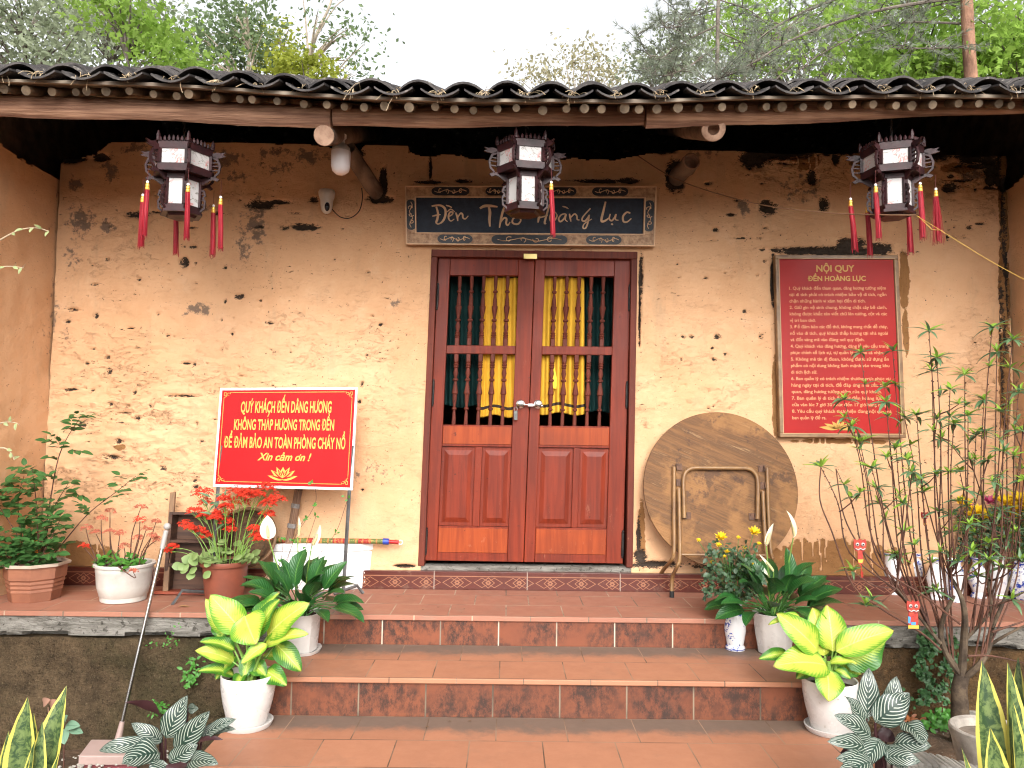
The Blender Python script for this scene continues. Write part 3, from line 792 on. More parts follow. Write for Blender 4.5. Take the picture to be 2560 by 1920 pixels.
# boarding added under the tiles to block light and keep the loft dark
m_ = MB()
nb = 30
for i in range(nb):
    xa = -3.75 + 7.9 * i / nb; xb = -3.75 + 7.9 * (i + 1) / nb
    ya, yb = -1.365, RIDGE
    za0 = 2.788 + sag(xa, ya) - 0.03; zb0 = 2.788 + sag(xb, ya) - 0.03
    dz = (yb - ya) * SLOPE
    m_.hexa([V((xa, ya, za0)), V((xb, ya, zb0)), V((xb, yb, zb0 + dz)), V((xa, yb, za0 + dz)),
             V((xa, ya, za0 + 0.016)), V((xb, ya, zb0 + 0.016)), V((xb, yb, zb0 + dz + 0.016)), V((xa, yb, za0 + dz + 0.016))], 0)
m_.build('light_stop_boarding', DARKBOARD, temple, smooth=False)
m_ = MB()
for i in range(nb * 2):
    xa = -3.75 + 7.9 * i / nb / 2; xb = -3.75 + 7.9 * (i + 1) / nb / 2 - 0.0
    za = 2.778 + sag(xa, -1.38) - 0.03 + 0.003 * math.sin(xa * 7); zb = 2.778 + sag(xb, -1.38) - 0.03 + 0.003 * math.sin(xb * 7)
    m_.hexa([V((xa, -1.385, za)), V((xb, -1.385, zb)), V((xb, -1.368, zb)), V((xa, -1.368, za)), V((xa, -1.385, za + 0.015)), V((xb, -1.385, zb + 0.015)), V((xb, -1.368, zb + 0.02)), V((xa, -1.368, za + 0.02))])
m_.build('batten', BATTEN, temple, smooth=False)
# tiles: dished pan rows with arched cover rows over the joints, laid in overlapping courses
PITCH = 0.224
EXPO = 0.10
m_ = MB()
sl = math.sqrt(1 + SLOPE ** 2)
def roof_tile(cx, s0, lift, up, wid, rise, th, ln, yaw):
    "s0: distance up the slope of the front edge"
    n = 8
    i0 = len(m_.v)
    for e in (0, 1):
        for lay in (0, 1):
            for q in range(n + 1):
                a = q / n * 2 - 1
                hgt = rise * (1 - a * a) * (1 if up else -1) + (0 if up else rise)
                x = cx + a * wid * 0.5 * (1 - 0.06 * e) + yaw * e
                s_ = s0 + ln * e
                y = -1.41 + s_ / sl
                z = roof_z(y) + sag(cx, -1.4) - 0.03 + lift + hgt + (th if lay else 0) - e * 0.012
                m_.v.append(V((x, y, z)))
    r_ = n + 1
    f0, f1, b0, b1 = i0, i0 + r_, i0 + 2 * r_, i0 + 3 * r_
    for q in range(n):
        m_.face((f0 + q, f0 + q + 1, f1 + q + 1, f1 + q))
        m_.face((f1 + q, f1 + q + 1, b1 + q + 1, b1 + q))
        m_.face((f0 + q + 1, f0 + q, b0 + q, b0 + q + 1))
    m_.face((f0, f1, b1, b0)); m_.face((f1 + n, f0 + n, b0 + n, b1 + n))
ncol = 34
rows = int((RIDGE + 1.41) * sl / EXPO)
STRAWPTS = []
x_ = 1268 - 0
xbase = at(932, 210, -1.41).x                      # a cover tile stands here in the photograph
c0 = int((xbase + 3.75) / PITCH)
for c in range(ncol + 1):
    cx = xbase + (c - c0) * PITCH
    cj = random.uniform(-0.008, 0.008)
    for r_i in range(rows):
        jx = random.uniform(-0.006, 0.006) + cj; jl = random.uniform(-0.003, 0.004)
        roof_tile(cx + jx, r_i * EXPO + random.uniform(-0.012, 0.012) + (random.uniform(-0.02, 0.03) if r_i == 0 else 0), 0.020 + jl, True, 0.208 + random.uniform(-.012, .012), 0.052 + random.uniform(-.006, .006), 0.012, 0.17, random.uniform(-0.006, 0.006))
        roof_tile(cx + PITCH / 2 + random.uniform(-0.006, 0.006) + cj, r_i * EXPO + random.uniform(-0.012, 0.012) - (0.03 if r_i == 0 else 0), -0.004 + jl, False, 0.192, 0.036, 0.011, 0.17, random.uniform(-0.006, 0.006))
    STRAWPTS.append((cx + PITCH / 2, -1.44))
m_.build('roof_tiles', TILE, temple, angle=35)
m_ = MB()
m_.quad(V((-3.75, RIDGE, roof_z(RIDGE) + 0.02)), V((4.15, RIDGE, roof_z(RIDGE) + 0.02)), V((4.15, 4.9, roof_z(RIDGE) - 2.9 * SLOPE)), V((-3.75, 4.9, roof_z(RIDGE) - 2.9 * SLOPE)))
m_.tube([(-3.75, RIDGE, roof_z(RIDGE) + .03), (4.15, RIDGE, roof_z(RIDGE) + .03)], 0.07, 8)
m_.build('rear_roof', TILE, temple)
for (x, y) in STRAWPTS:
    m_ = MB()
    z = roof_z(-1.41) + sag(x, -1.4) - 0.03 + 0.02
    for q in range(random.randint(5, 16)):
        p = V((x + random.gauss(0, 0.022), y + 0.02 + random.uniform(0, 0.04), z + random.uniform(-0.006, 0.015)))
        d = V((random.gauss(0, 0.6), -0.5, random.uniform(-1.1, 0.35)))
        pts = [p]
        L = random.uniform(0.015, 0.05) * (1.8 if random.random() < 0.12 else 1)
        for s_ in range(3):
            pts.append(pts[-1] + d.normalized() * L / 2); d = d + V((random.gauss(0, .3), random.gauss(0, .2), -0.5))
        m_.tube(pts, 0.0013, 3, caps=False)
    m_.build('straw_tuft', STRAW, temple)

# sloping log rafters whose ends show under the beam, and the struts below them
def log(name, p0, p1, r0, r1, hollow=0.0, parent=temple, wood=LOGWOOD, end=LOGEND):
    m_ = MB()
    p0 = V(p0); p1 = V(p1)
    n = 20
    pts = [p0.lerp(p1, k / 8) + V((random.gauss(0, .003), random.gauss(0, .003), random.gauss(0, .003))) * (0 < k < 8) for k in range(9)]
    m_.tube(pts, [r0 + (r1 - r0) * k / 8 for k in range(9)], n, 0, caps=False)
    d = (p0 - p1).normalized()
    a = V((0, 0, 1)); a = (a - d * a.dot(d)).normalized(); sd_ = d.cross(a)
    i0 = len(m_.v)
    ring = lambda r, dd: [p0 + d * dd + (sd_ * math.cos(2 * math.pi * q / n) + a * math.sin(2 * math.pi * q / n)) * r for q in range(n)]
    m_.v += ring(r0, 0.0) + ring(r0 * 0.94, 0.004) + ring(max(r0 * hollow, 0.004), 0.004 if hollow < 0.1 else 0.004) + ring(max(r0 * hollow * 0.96, 0.003), 0.004 if hollow < .1 else -0.05)
    for b_ in range(3):
        for q in range(n):
            q2 = (q + 1) % n
            m_.face((i0 + b_ * n + q, i0 + b_ * n + q2, i0 + (b_ + 1) * n + q2, i0 + (b_ + 1) * n + q), 1)
    m_.face(tuple(i0 + 3 * n + q for q in range(n)), 1)
    return m_.build(name, [wood, end], parent, angle=50)
LA = at(810, 339, -1.22); LB = at(905, 336, 0.35); log('rafter_log', LA, LA + (LB - LA) * 1.6, 0.054, 0.06)
RA = at(1784, 323, -1.22); RB = at(1690, 320, 0.35); log('rafter_log', RA, RA + (RB - RA) * 1.6, 0.063, 0.062, hollow=0.5)
log('strut', at(942, 484, 0.05), at(870, 372, -0.40), 0.056, 0.05)
m2 = MB()
log('strut', at(1729, 403, -0.22), at(1680, 458, 0.12), 0.058, 0.06, hollow=0.86)

# ---- the double door
def dpt(s_, t, y): 
    p = bil(DC, s_, t); return V((p.x, y, p.z))
def dbox(m_, s0, t0, s1, t1, y0, y1, m=0):
    "box on the door: y0 is the front"
    m_.hexa([dpt(s0, t1, y0), dpt(s1, t1, y0), dpt(s1, t1, y1), dpt(s0, t1, y1), dpt(s0, t0, y0), dpt(s1, t0, y0), dpt(s1, t0, y1), dpt(s0, t0, y1)], m)
def fbox(m_, s0, t0, s1, t1, y0, y1, m=0):
    q = lambda s_, t, y: V((bil(FC, s_, t).x, y, bil(FC, s_, t).z))
    m_.hexa([q(s0, t1, y0), q(s1, t1, y0), q(s1, t1, y1), q(s0, t1, y1), q(s0, t0, y0), q(s1, t0, y0), q(s1, t0, y1), q(s0, t0, y1)], m)
fr = MB()
fbox(fr, 0.0, 0.024, 0.030, 1.0, -0.012, 0.12); fbox(fr, 0.970, 0.024, 1.0, 1.0, -0.012, 0.12); fbox(fr, 0.0, 0.0, 1.0, 0.0235, -0.014, 0.12)
fr.build('door_frame', FRAME_AND_SHADE, temple, bevel=0.004)
fr = MB()
fbox(fr, 0.0, 1.0, 1.0, 1.045, 0.0, 0.12); fr.build('threshold', CEMENT, temple)
YF, YB = 0.03, 0.075
def turned(m_, s_, t0, t1, flip):
    "turned spindle with square ends, from t0 down to t1"
    k = [(0.0, .9), (.10, .9), (.101, .62), (.115, .8), (.13, .62), (.15, .85), (.165, .62), (.185, .8), (.20, .5), (.27, .78), (.34, .42), (.355, .85), (.375, .85), (.39, .42), (.48, .72), (.545, .95), (.56, .95), (.575, .7), (.66, .62), (.75, .38), (.765, .75), (.785, .75), (.80, .38), (.87, .55), (1.0, .62)]
    n = 10
    i0 = len(m_.v)
    for (q, r_) in k:
        tt = t1 + (t0 - t1) * q if not flip else t0 + (t1 - t0) * q
        p = dpt(s_, tt, (YF + YB) / 2)
        for a in range(n):
            an = 2 * math.pi * a / n + math.pi / n
            rad = 0.0225 * r_
            ca, sa = math.cos(an), math.sin(an)
            if q <= .10: 
                mm = 1 / max(abs(math.cos(an)), abs(math.sin(an))); ca *= min(mm, 1.41) * .82; sa *= min(mm, 1.41) * .82
            m_.v.append(p + V((ca * rad, sa * rad, 0)))
    kk = len(k)
    for j in range(kk - 1):
        for a in range(n):
            a2 = (a + 1) % n
            f_ = (i0 + j * n + a, i0 + j * n + a2, i0 + (j + 1) * n + a2, i0 + (j + 1) * n + a)
            m_.face(f_ if not flip else f_[::-1])
def leaf_door(sa, sb, g0, g1, pan, seam_left, lab):
    m_ = MB()
    dbox(m_, sa, 0.0, g0, 1.0, YF, YB); dbox(m_, g1, 0.0, sb, 1.0, YF, YB)       # stiles
    e = 0.0003
    for (t0, t1) in ((0.0, 0.060), (0.294, 0.322), (0.557, 0.628), (0.888, 1.0)):
        dbox(m_, g0 + e, t0, g1 - e, t1, YF + 0.0015, YB - 0.001)
    mid0, mid1 = pan[0][1], pan[1][0]
    dbox(m_, mid0, 0.6285, mid1, 0.8875, YF + 0.002, YB - 0.001)
    o = m_.build('door_leaf', DOORRED, temple, bevel=0.003)
    tag(o, lab)
    for (ta, tb2) in ((0.893, 0.972), (0.562, 0.620)):
        m_ = MB(); dbox(m_, g0 + 0.004, ta, g1 - 0.004, tb2, YF - 0.004, YF + 0.01)
        m_.build('rail_board', DOORORANGE, o, bevel=0.002)
    for (p0, p1) in pan:
        m_ = MB()
        lo, hi = (g0 + e, p1 - e) if p0 == pan[0][0] else (p0 + e, g1 - e)
        dbox(m_, lo, 0.629, hi, 0.887, YF + 0.018, YB - 0.006)
        # raised field
        w_ = 0.022; h_ = 0.016
        A = [dpt(lo + 0.014, 0.640, YF + 0.0179), dpt(hi - 0.014, 0.640, YF + 0.0179), dpt(hi - 0.014, 0.876, YF + 0.0179), dpt(lo + 0.014, 0.876, YF + 0.0179)]
        B = [dpt(lo + 0.014 + w_, 0.640 + h_, YF + 0.006), dpt(hi - 0.014 - w_, 0.640 + h_, YF + 0.006), dpt(hi - 0.014 - w_, 0.876 - h_, YF + 0.006), dpt(lo + 0.014 + w_, 0.876 - h_, YF + 0.006)]
        for q in range(4):
            q2 = (q + 1) % 4
            m_.quad(A[q2], A[q], B[q], B[q2])
        m_.quad(B[3], B[2], B[1], B[0])
        m_.build('door_panel', DOORRED, o, smooth=False)
    for (t0, t1, fl) in ((0.0605, 0.2935, False), (0.3225, 0.5565, True)):
        for q in range(5):
            s_ = g0 + (g1 - g0) * (q + 0.85 + (0 if seam_left else -0.0)) / 5.7
            m_ = MB(); turned(m_, s_, t0, t1, fl); 
            m_.build('spindle', FRAME_AND_SHADE, o, angle=30)  # darker frame wood puts shade into the spindle colour
    for t in (0.094, 0.415, 0.90):
        m_ = MB()
        x = sa + 0.004 if seam_left else sb - 0.004
        m_.tube([dpt(x, t, YF - 0.006), dpt(x, t + 0.075, YF - 0.006)], 0.009, 8)
        m_.ball(dpt(x, t - 0.004, YF - 0.006), 0.008, 8); m_.ball(dpt(x, t + 0.079, YF - 0.006), 0.008, 8)
        m_.build('hinge', IRON, o)
    # knob with its rose
    m_ = MB()
    s_ = sb - 0.045 if seam_left else sa + 0.042
    c = dpt(s_, 0.487, YF)
    Tk = Matrix.Rotation(R(90), 3, 'X')
    m_.lathe([(0.030, 0.0), (0.030, 0.004), (0.022, 0.009), (0.010, 0.011), (0.009, 0.028), (0.018, 0.034), (0.0225, 0.044), (0.019, 0.054), (0.009, 0.058)], c, 20, T=Tk)
    m_.build('knob', CHROME, o)
    return o
dl = leaf_door(0.0, 0.4985, 0.0617, 0.4165, ((0.07, 0.232), (0.268, 0.436)), True, 'left door leaf of varnished red wood with the padlock beside its knob')
dr = leaf_door(0.5015, 1.0, 0.5540, 0.9145, ((0.572, 0.733), (0.766, 0.933)), False, 'right door leaf of varnished red wood')
# bolt across the two knobs, brass plate on the head of the frame
m_ = MB()
m_.tube([dpt(0.435, 0.488, YF - 0.03), dpt(0.56, 0.492, YF - 0.03)], 0.0055, 8)
m_.ball(dpt(0.562, 0.493, YF - 0.03), 0.011, 8)
m_.box(-0.018, 0, 0, 0.018, 0.02, 0.016, T=Matrix.Translation(dpt(0.505, 0.494, YF - 0.04)).to_3x3().to_4x4() if False else Matrix.Translation(dpt(0.505, 0.494, YF - 0.042)))
m_.build('door_bolt', CHROME, temple)
m_ = MB()
pc = at(1326, 641, -0.02)
m_.box(pc.x - 0.046, pc.y - 0.004, pc.z - 0.018, pc.x + 0.046, pc.y + 0.006, pc.z + 0.018)
m_.build('brass_plate', BRASS, temple, bevel=0.002)
c = at(1289, 1037, -0.01)
pl = empty('padlock', (c.x, c.y, c.z), 'small flat grey padlock hanging from the bolt of the left door leaf', 'padlock')
m_ = MB(); m_.box(c.x - 0.013, c.y - 0.008, c.z - 0.036, c.x + 0.013, c.y + 0.008, c.z + 0.028)
m_.build('lock_body', M('lock_grey', (0.16, 0.17, 0.16), (0.10, 0.10, 0.10), 20, 0.5, metal=0.3), pl, bevel=0.003)
m_ = MB(); m_.tube(curve_pts([(c.x - 0.009, c.y, c.z + 0.024), (c.x - 0.009, c.y, c.z + 0.042), (c.x, c.y, c.z + 0.052), (c.x + 0.009, c.y, c.z + 0.042), (c.x + 0.009, c.y, c.z + 0.024)], 4), 0.0035, 6)
m_.build('shackle', CHROME, pl)
# ------------------------------------------------------------------ lettering
def textmesh(body, bold=0.0, shear=0.0):
    cu = bpy.data.curves.new('lettering', 'FONT')
    cu.body = body; cu.size = 1.0; cu.offset = bold; cu.shear = shear; cu.resolution_u = 3
    o = bpy.data.objects.new('lettering', cu); COL.objects.link(o)
    dg = bpy.context.evaluated_depsgraph_get(); dg.update()
    me = bpy.data.meshes.new_from_object(o.evaluated_get(dg))
    v = [tuple(p.co) for p in me.vertices]; f = [tuple(p.vertices) for p in me.polygons]
    bpy.data.objects.remove(o); bpy.data.curves.remove(cu); bpy.data.meshes.remove(me)
    return v, f
def put_text(m_, fn, body, s0, s1, tc, cap, bold=0.0, shear=0.0, natural=None, m=0):
    "write body on a board: fn(s, t) -> place; s0..s1 its span, tc its middle, cap its capital height"
    HORN = dict(zip("ƯƠươứừửữựớờởỡợỚỜỞỢỨỪỬỰ", "UOuoúùủũụóòỏõọÓÒỎỌÚÙỦỤ"))
    plain = ''.join(HORN.get(c, c) for c in body)
    v, f = textmesh(plain, bold, shear)
    for i, c in enumerate(body):                 # the horn of the letters U and O
        if c in HORN:
            x = max(p[0] for p in textmesh(plain[:i + 1], bold, shear)[0]); h = 0.70 if c.isupper() else 0.52
            if shear: x -= 0.02
            k0 = len(v); g = 0.05 + bold
            v = v + [(x - 0.10, h - 0.10, 0), (x - 0.02, h - 0.10, 0), (x + 0.07, h - 0.02, 0), (x + 0.09, h + 0.11, 0), (x + 0.09 - g * 1.3, h + 0.11, 0), (x - 0.02, h - 0.0, 0), (x - 0.10, h - 0.02, 0)]
            f = f + [tuple(range(k0, k0 + 7))]
    xs_ = [p[0] for p in v]
    x0, x1 = min(xs_), max(xs_)
    CAPH = 0.727
    k = (s1 - s0) / (x1 - x0) if natural is None else natural
    i0 = len(m_.v)
    for p in v:
        m_.v.append(fn(s0 + (p[0] - x0) * k, tc + cap * (0.5 - p[1] / CAPH)))
    for q in f: m_.face(tuple(i0 + a for a in q), m)
    return k
def stroke(m_, pts, wd, fn, m=0, n=5):
    "a brush stroke through board points; wd: widths along it"
    P = curve_pts([(p[0], p[1], 0) for p in pts], n)
    k = len(P); i0 = len(m_.v)
    ws = wd if isinstance(wd, (list, tuple)) else [wd * 0.5, wd, wd, wd * 0.45]
    for j in range(k):
        t = P[min(j + 1, k - 1)] - P[max(j - 1, 0)]
        t = t.normalized() if t.length > 1e-9 else V((1, 0, 0))
        f = j / (k - 1) * (len(ws) - 1); a = int(min(f, len(ws) - 2)); w_ = ws[a] + (ws[a + 1] - ws[a]) * (f - a)
        nn = V((-t.y, t.x, 0)) * w_ * 0.5
        for e in (1, -1):
            q = P[j] + nn * e
            m_.v.append(fn(q.x, q.y))
    for j in range(k - 1):
        m_.face((i0 + 2 * j, i0 + 2 * j + 1, i0 + 2 * j + 3, i0 + 2 * j + 2), m)

GILT = M('dull_gilt_carving', (0.52, 0.33, 0.19), (0.28, 0.155, 0.085), 30, 0.5, 0.8, 70, spec=0.4)
GILTLET = M('faded_gilt_letter', (0.74, 0.50, 0.30), (0.55, 0.36, 0.22), 9, 0.5, spec=0.4)
BLACKBLUE = M('blue_black_lacquer', (0.018, 0.028, 0.048), (0.012, 0.018, 0.032), 30, 0.6, 0.3, 150, spec=0.35)
LACQUER = M('black_lacquer', (0.014, 0.016, 0.022), None, rough=0.45)

# ------------------------------------------------------------------ carved name board over the door
NB = [at(1013, 466, -0.07), at(1641, 467, -0.07), at(1636, 617, -0.045), at(1016, 612, -0.045)]
nbo = empty('name_board', bil(NB, 0.5, 0.5), 'carved gilt name board with black field and brush lettering above the red door', 'sign')
def nbf(lift):
    n = ((NB[1] - NB[0]).cross(NB[3] - NB[0])).normalized()
    if n.y > 0: n = -n
    return lambda s_, t: bil(NB, s_, t) + n * lift
def zb(x, y): return ((x - 45) / 2100.0, (y - 86) / 508.0)         # detail-photo units on the board
def slab(m_, fn0, fn1, s0, t0, s1, t1, m=0):
    m_.hexa([fn1(s0, t1), fn1(s1, t1), fn0(s1, t1), fn0(s0, t1), fn1(s0, t0), fn1(s1, t0), fn0(s1, t0), fn0(s0, t0)], m)
m_ = MB(); slab(m_, nbf(-0.03), nbf(0.0), 0.042, 0.19, 0.952, 0.81); m_.build('field', BLACKBLUE, nbo)
m_ = MB()
for q in ((0, 0, 1, 0.185), (0, 0.805, 1, 1.0), (0, 0.1852, 0.043, 0.8048), (0.951, 0.1852, 1, 0.8048)): slab(m_, nbf(-0.03), nbf(0.014), *q)
m_.build('frame', GILT, nbo, bevel=0.003)
m_ = MB()
for (a, b_, c, d) in ((0, 0, 1, 0.018), (0, .982, 1, 1), (0, 0.02, 0.005, 0.98), (.995, .02, 1, .98), (.038, .182, .957, .200), (.038, .795, .957, .812), (.038, .20, .0425, .795), (.952, .2, .957, .795)):
    slab(m_, nbf(0.012), nbf(0.021), a, b_, c, d)
m_.build('moulding', GILTLET, nbo)
def oval(m_, fn, s0, t0, s1, t1, n=10):
    cx, cy = (s0 + s1) / 2, (t0 + t1) / 2
    W_, H_ = (s1 - s0) * 3.35, (t1 - t0)
    if W_ > H_: r_ = H_ / 2; core = [(s1 - r_ / 3.35, cy), (s0 + r_ / 3.35, cy)]; a0 = -90
    else: r_ = W_ / 2; core = [(cx, t1 - r_), (cx, t0 + r_)]; a0 = 0
    pts = []
    for k, (x, y) in enumerate(core):
        for q in range(n + 1):
            an = R(a0 + k * 180 + 180 * q / n)
            pts.append(fn(x + math.cos(an) * r_ / 3.35, y + math.sin(an) * r_))
    i0 = len(m_.v); m_.v += pts
    m_.face(tuple(range(i0, i0 + len(pts)))) 
random.seed(3)
carts = [(265, 96, 582, 168), (715, 96, 900, 168), (1215, 96, 1475, 168), (1605, 96, 1908, 168), (310, 506, 606, 580), (765, 506, 1405, 585), (1562, 506, 1862, 580), (55, 205, 128, 468), (2048, 205, 2128, 468)]
for (x0, y0, x1, y1) in carts:
    (s0, t0), (s1, t1) = zb(x0, y0), zb(x1, y1)
    m_ = MB(); oval(m_, nbf(0.0165), s0, t0, s1, t1)
    o = m_.build('cartouche', LACQUER, nbo, smooth=False)
    m_ = MB(); f_ = nbf(0.019)
    vert = (y1 - y0) > (x1 - x0)
    n = 4 if not vert else 3
    L = (y1 - y0) if vert else (x1 - x0); Wd = (x1 - x0) if vert else (y1 - y0)
    for q in range(n):
        a = -0.36 + 0.72 * (q + 0.5) / n
        pts = []
        for k in range(7):
            an = k * 0.9 + q * 2.1
            r_ = 0.07 + 0.025 * k
            u = a * L + math.cos(an) * r_ * 0.55 * L / n * 1.6; v_ = math.sin(an) * r_ * Wd * 1.5
            pts.append(f_(*zb((x0 + x1) / 2 + (v_ if vert else u), (y0 + y1) / 2 + (u if vert else v_))))
        m_.tube(curve_pts(pts, 3), 0.0028, 5)
    e = []
    for k in range(9):
        u = (-0.42 + 0.84 * k / 8) * L; v_ = math.sin(k * 1.57) * Wd * 0.16
        e.append(f_(*zb((x0 + x1) / 2 + (v_ if vert else u), (y0 + y1) / 2 + (u if vert else v_))))
    m_.tube(curve_pts(e, 3), 0.0026, 5)
    m_.build('scroll_relief', GILTLET, o)
# brush-written words  Den Tho Hoang Luc  with their accents
m_ = MB(); f_ = nbf(0.004); zf = lambda x, y: f_(*zb(x, y))
ST_ = [([(264, 258), (330, 250), (372, 275), (380, 322), (365, 372), (340, 402), (314, 414)], 20), ([(302, 262), (316, 320), (310, 370), (300, 400), (316, 416)], 20), ([(268, 345), (300, 337), (338, 330)], 13),
       ([(402, 348), (432, 332), (440, 312), (420, 308), (404, 338), (408, 372), (426, 386), (452, 368)], 15), ([(392, 308), (424, 284), (458, 308)], 11), ([(384, 250), (410, 258), (434, 270)], 12),
       ([(464, 312), (476, 345), (482, 386)], 16), ([(480, 356), (506, 318), (522, 330), (526, 358), (546, 366), (570, 340)], 15),
       ([(668, 276), (705, 256), (760, 254), (816, 262)], 24), ([(742, 258), (752, 310), (748, 370), (752, 432)], 24),
       ([(880, 246), (852, 330), (832, 442)], 20), ([(838, 400), (870, 358), (892, 366), (888, 402), (902, 420), (922, 392)], 17),
       ([(985, 350), (950, 360), (940, 392), (960, 408), (992, 406), (1012, 372), (985, 350)], 16), ([(1005, 352), (1030, 340), (1024, 318)], 11), ([(945, 300), (970, 308), (994, 322)], 11),
       ([(1172, 322), (1164, 350), (1156, 396)], 20), ([(1252, 238), (1228, 330), (1212, 398), (1226, 402)], 18), ([(1160, 356), (1200, 345), (1240, 332)], 13),
       ([(1300, 304), (1268, 318), (1256, 350), (1266, 384), (1298, 372), (1316, 334), (1300, 304)], 15),
       ([(1388, 318), (1352, 328), (1330, 362), (1344, 386), (1374, 362), (1392, 324), (1386, 368), (1406, 386)], 15), ([(1360, 256), (1386, 262), (1412, 276)], 12),
       ([(1420, 318), (1426, 350), (1434, 386)], 15), ([(1432, 350), (1462, 320), (1482, 336), (1486, 366), (1506, 372)], 14),
       ([(1596, 272), (1560, 312), (1532, 348), (1528, 374), (1552, 380), (1580, 345), (1586, 330), (1576, 395), (1558, 440), (1536, 438), (1548, 402), (1610, 362)], 15),
       ([(1722, 214), (1706, 290), (1690, 376), (1722, 376), (1758, 348)], 20), ([(1764, 318), (1756, 358), (1776, 376), (1800, 350), (1812, 320), (1808, 364), (1834, 372)], 15), ([(1772, 404), (1790, 408)], 16),
       ([(1932, 312), (1902, 304), (1872, 338), (1876, 380), (1906, 386), (1942, 356)], 17)]
for i0_, i1_ in ((0, 8), (8, 15), (15, 24), (24, 28)):
    m_ = MB()
    for pts, wd in ST_[i0_:i1_]: stroke(m_, pts, [wd * .7, wd, wd * .95, wd * .5], zf)
    m_.build('lettering', GILTLET, nbo, smooth=False)

# ------------------------------------------------------------------ framed rules board
REDPANEL = M('deep_red_panel', (0.34, 0.009, 0.007), (0.29, 0.008, 0.007), 2, 0.45, spec=0.25)
TITLEGOLD = M('ochre_print', (0.52, 0.285, 0.06), None, rough=0.5)
BODYORANGE = M('orange_print', (0.66, 0.29, 0.13), None, rough=0.5)
BRONZEFRAME = M('brown_gilt_frame', (0.26, 0.155, 0.075), (0.16, 0.09, 0.045), 10, 0.4, 0.2, 60, spec=0.5)
RB = [at(1936, 638, -0.045), at(2243, 639, -0.045), at(2263, 1095, -0.05), at(1948, 1093, -0.05)]
RP = [at(1947, 649, -0.05), at(2232, 648, -0.05), at(2250, 1083, -0.055), at(1957, 1082, -0.055)]
rbo = empty('rules_board', bil(RB, 0.5, 0.5), 'tall dark red board of temple rules in a brown gilt frame on the wall', 'sign')
def lifted(c, lift):
    n = ((c[1] - c[0]).cross(c[3] - c[0])).normalized()
    if n.y > 0: n = -n
    return lambda s_, t: bil(c, s_, t) + n * lift
m_ = MB(); slab(m_, lifted(RP, -0.03), lifted(RP, 0.0), -0.005, -0.004, 1.005, 1.004); m_.build('panel', REDPANEL, rbo, smooth=False)
m_ = MB()
f0, f1 = lifted(RB, -0.035), lifted(RB, 0.014)
for q in ((0, 0, 1, 0.0235), (0, 0.9765, 1, 1), (0, 0.0236, 0.034, 0.9764), (0.962, 0.0236, 1, 0.9764)): slab(m_, f0, f1, *q)
f1 = lifted(RB, 0.009)
m_.build('frame', BRONZEFRAME, rbo, bevel=0.004)
m_ = MB()
for q in ((0.026, 0.017, 0.972, 0.0215), (0.026, 0.9785, 0.972, 0.983), (0.026, 0.0216, 0.032, 0.9784), (0.966, 0.0216, 0.972, 0.9784)): slab(m_, lifted(RB, 0.013), lifted(RB, 0.017), *q)
m_.build('frame_bead', M('pale_gilt_bead', (0.42, 0.27, 0.14), None, rough=0.4), rbo)
LINES = ["1. Quý khách đến tham quan, dâng hương tưởng niệm", "tại di tích phải có trách nhiệm bảo vệ di tích, ngăn", "chặn những hành vi xâm hại đến di tích.",
         "2. Giữ gìn vệ sinh chung, không chặt cây bẻ cành,", "không được khắc tên viết chữ lên tường, cột và các", "vị trí ban thờ.",
         "3. Để đảm bảo các đồ thờ, không mang chất dễ cháy,", "nổ vào di tích, quý khách thắp hương tại nhà ngoài", "và đốt vàng mã vào đúng nơi quy định.",
         "4. Quý khách vào dâng hương, dâng lễ yêu cầu trang", "phục chỉnh tề lịch sự, tự quản lý tài sản cá nhân.",
         "5. Không mê tín dị đoan, không được sử dụng ấn", "phẩm có nội dung không lành mạnh vào trong khu", "di tích lịch sử.",
         "6. Ban quản lý có trách nhiệm thường trực phục vụ", "hàng ngày tại di tích, để đáp ứng nhu cầu tham", "quan, dâng hương tưởng niệm của quý khách.",
         "7. Ban quản lý di tích lịch sử đền hoàng lục mở", "cửa vào lúc 7 giờ 30 phút đến 17 giờ hàng ngày.",
         "8. Yêu cầu quý khách thực hiện đúng nội quy mà", "ban quản lý đề ra."]
fn = lifted(RP, 0.002)
m_ = MB()
ENDS = [988, 992, 816, 994, 996, 396, 1000, 1002, 806, 1008, 968, 1010, 1014, 412, 1022, 1020, 950, 1024, 1000, 1030, 490]
for i, ln in enumerate(LINES):
    s1 = (ENDS[i] - 90 - i * 1.9) / 968.0
    put_text(m_, fn, ln, 0.083, s1, 0.167 + 0.0373 * i, 0.0185, 0.012)
m_.build('lettering', BODYORANGE, rbo, smooth=False)
m_ = MB()
put_text(m_, fn, "NỘI QUY", 0.325, 0.66, 0.052, 0.038, 0.028)
m_.build('heading', TITLEGOLD, rbo, smooth=False); m_ = MB()
put_text(m_, fn, "ĐỀN HOÀNG LỤC", 0.248, 0.755, 0.111, 0.029, 0.03)
def petal(m_, fn, cx, cy, an, L, W_, asp, n=8):
    "flat petal from (cx, cy); an in degrees from straight up; asp: s per t"
    a = R(an); left = []; right = []
    for k in range(n + 1):
        t = k / n; w_ = W_ * math.sin(math.pi * t ** 0.8) * 0.5
        x = math.sin(a) * L * t; y = -math.cos(a) * L * t
        nx_, ny_ = math.cos(a) * w_, math.sin(a) * w_
        left.append(fn(cx + (x - nx_) * asp, cy + y - ny_)); right.append(fn(cx + (x + nx_) * asp, cy + y + ny_))
    i0 = len(m_.v); m_.v += left + right
    for k in range(n): m_.face((i0 + k, i0 + n + 1 + k, i0 + n + 2 + k, i0 + k + 1))
m_.build('subheading', TITLEGOLD, rbo, smooth=False); m_ = MB()
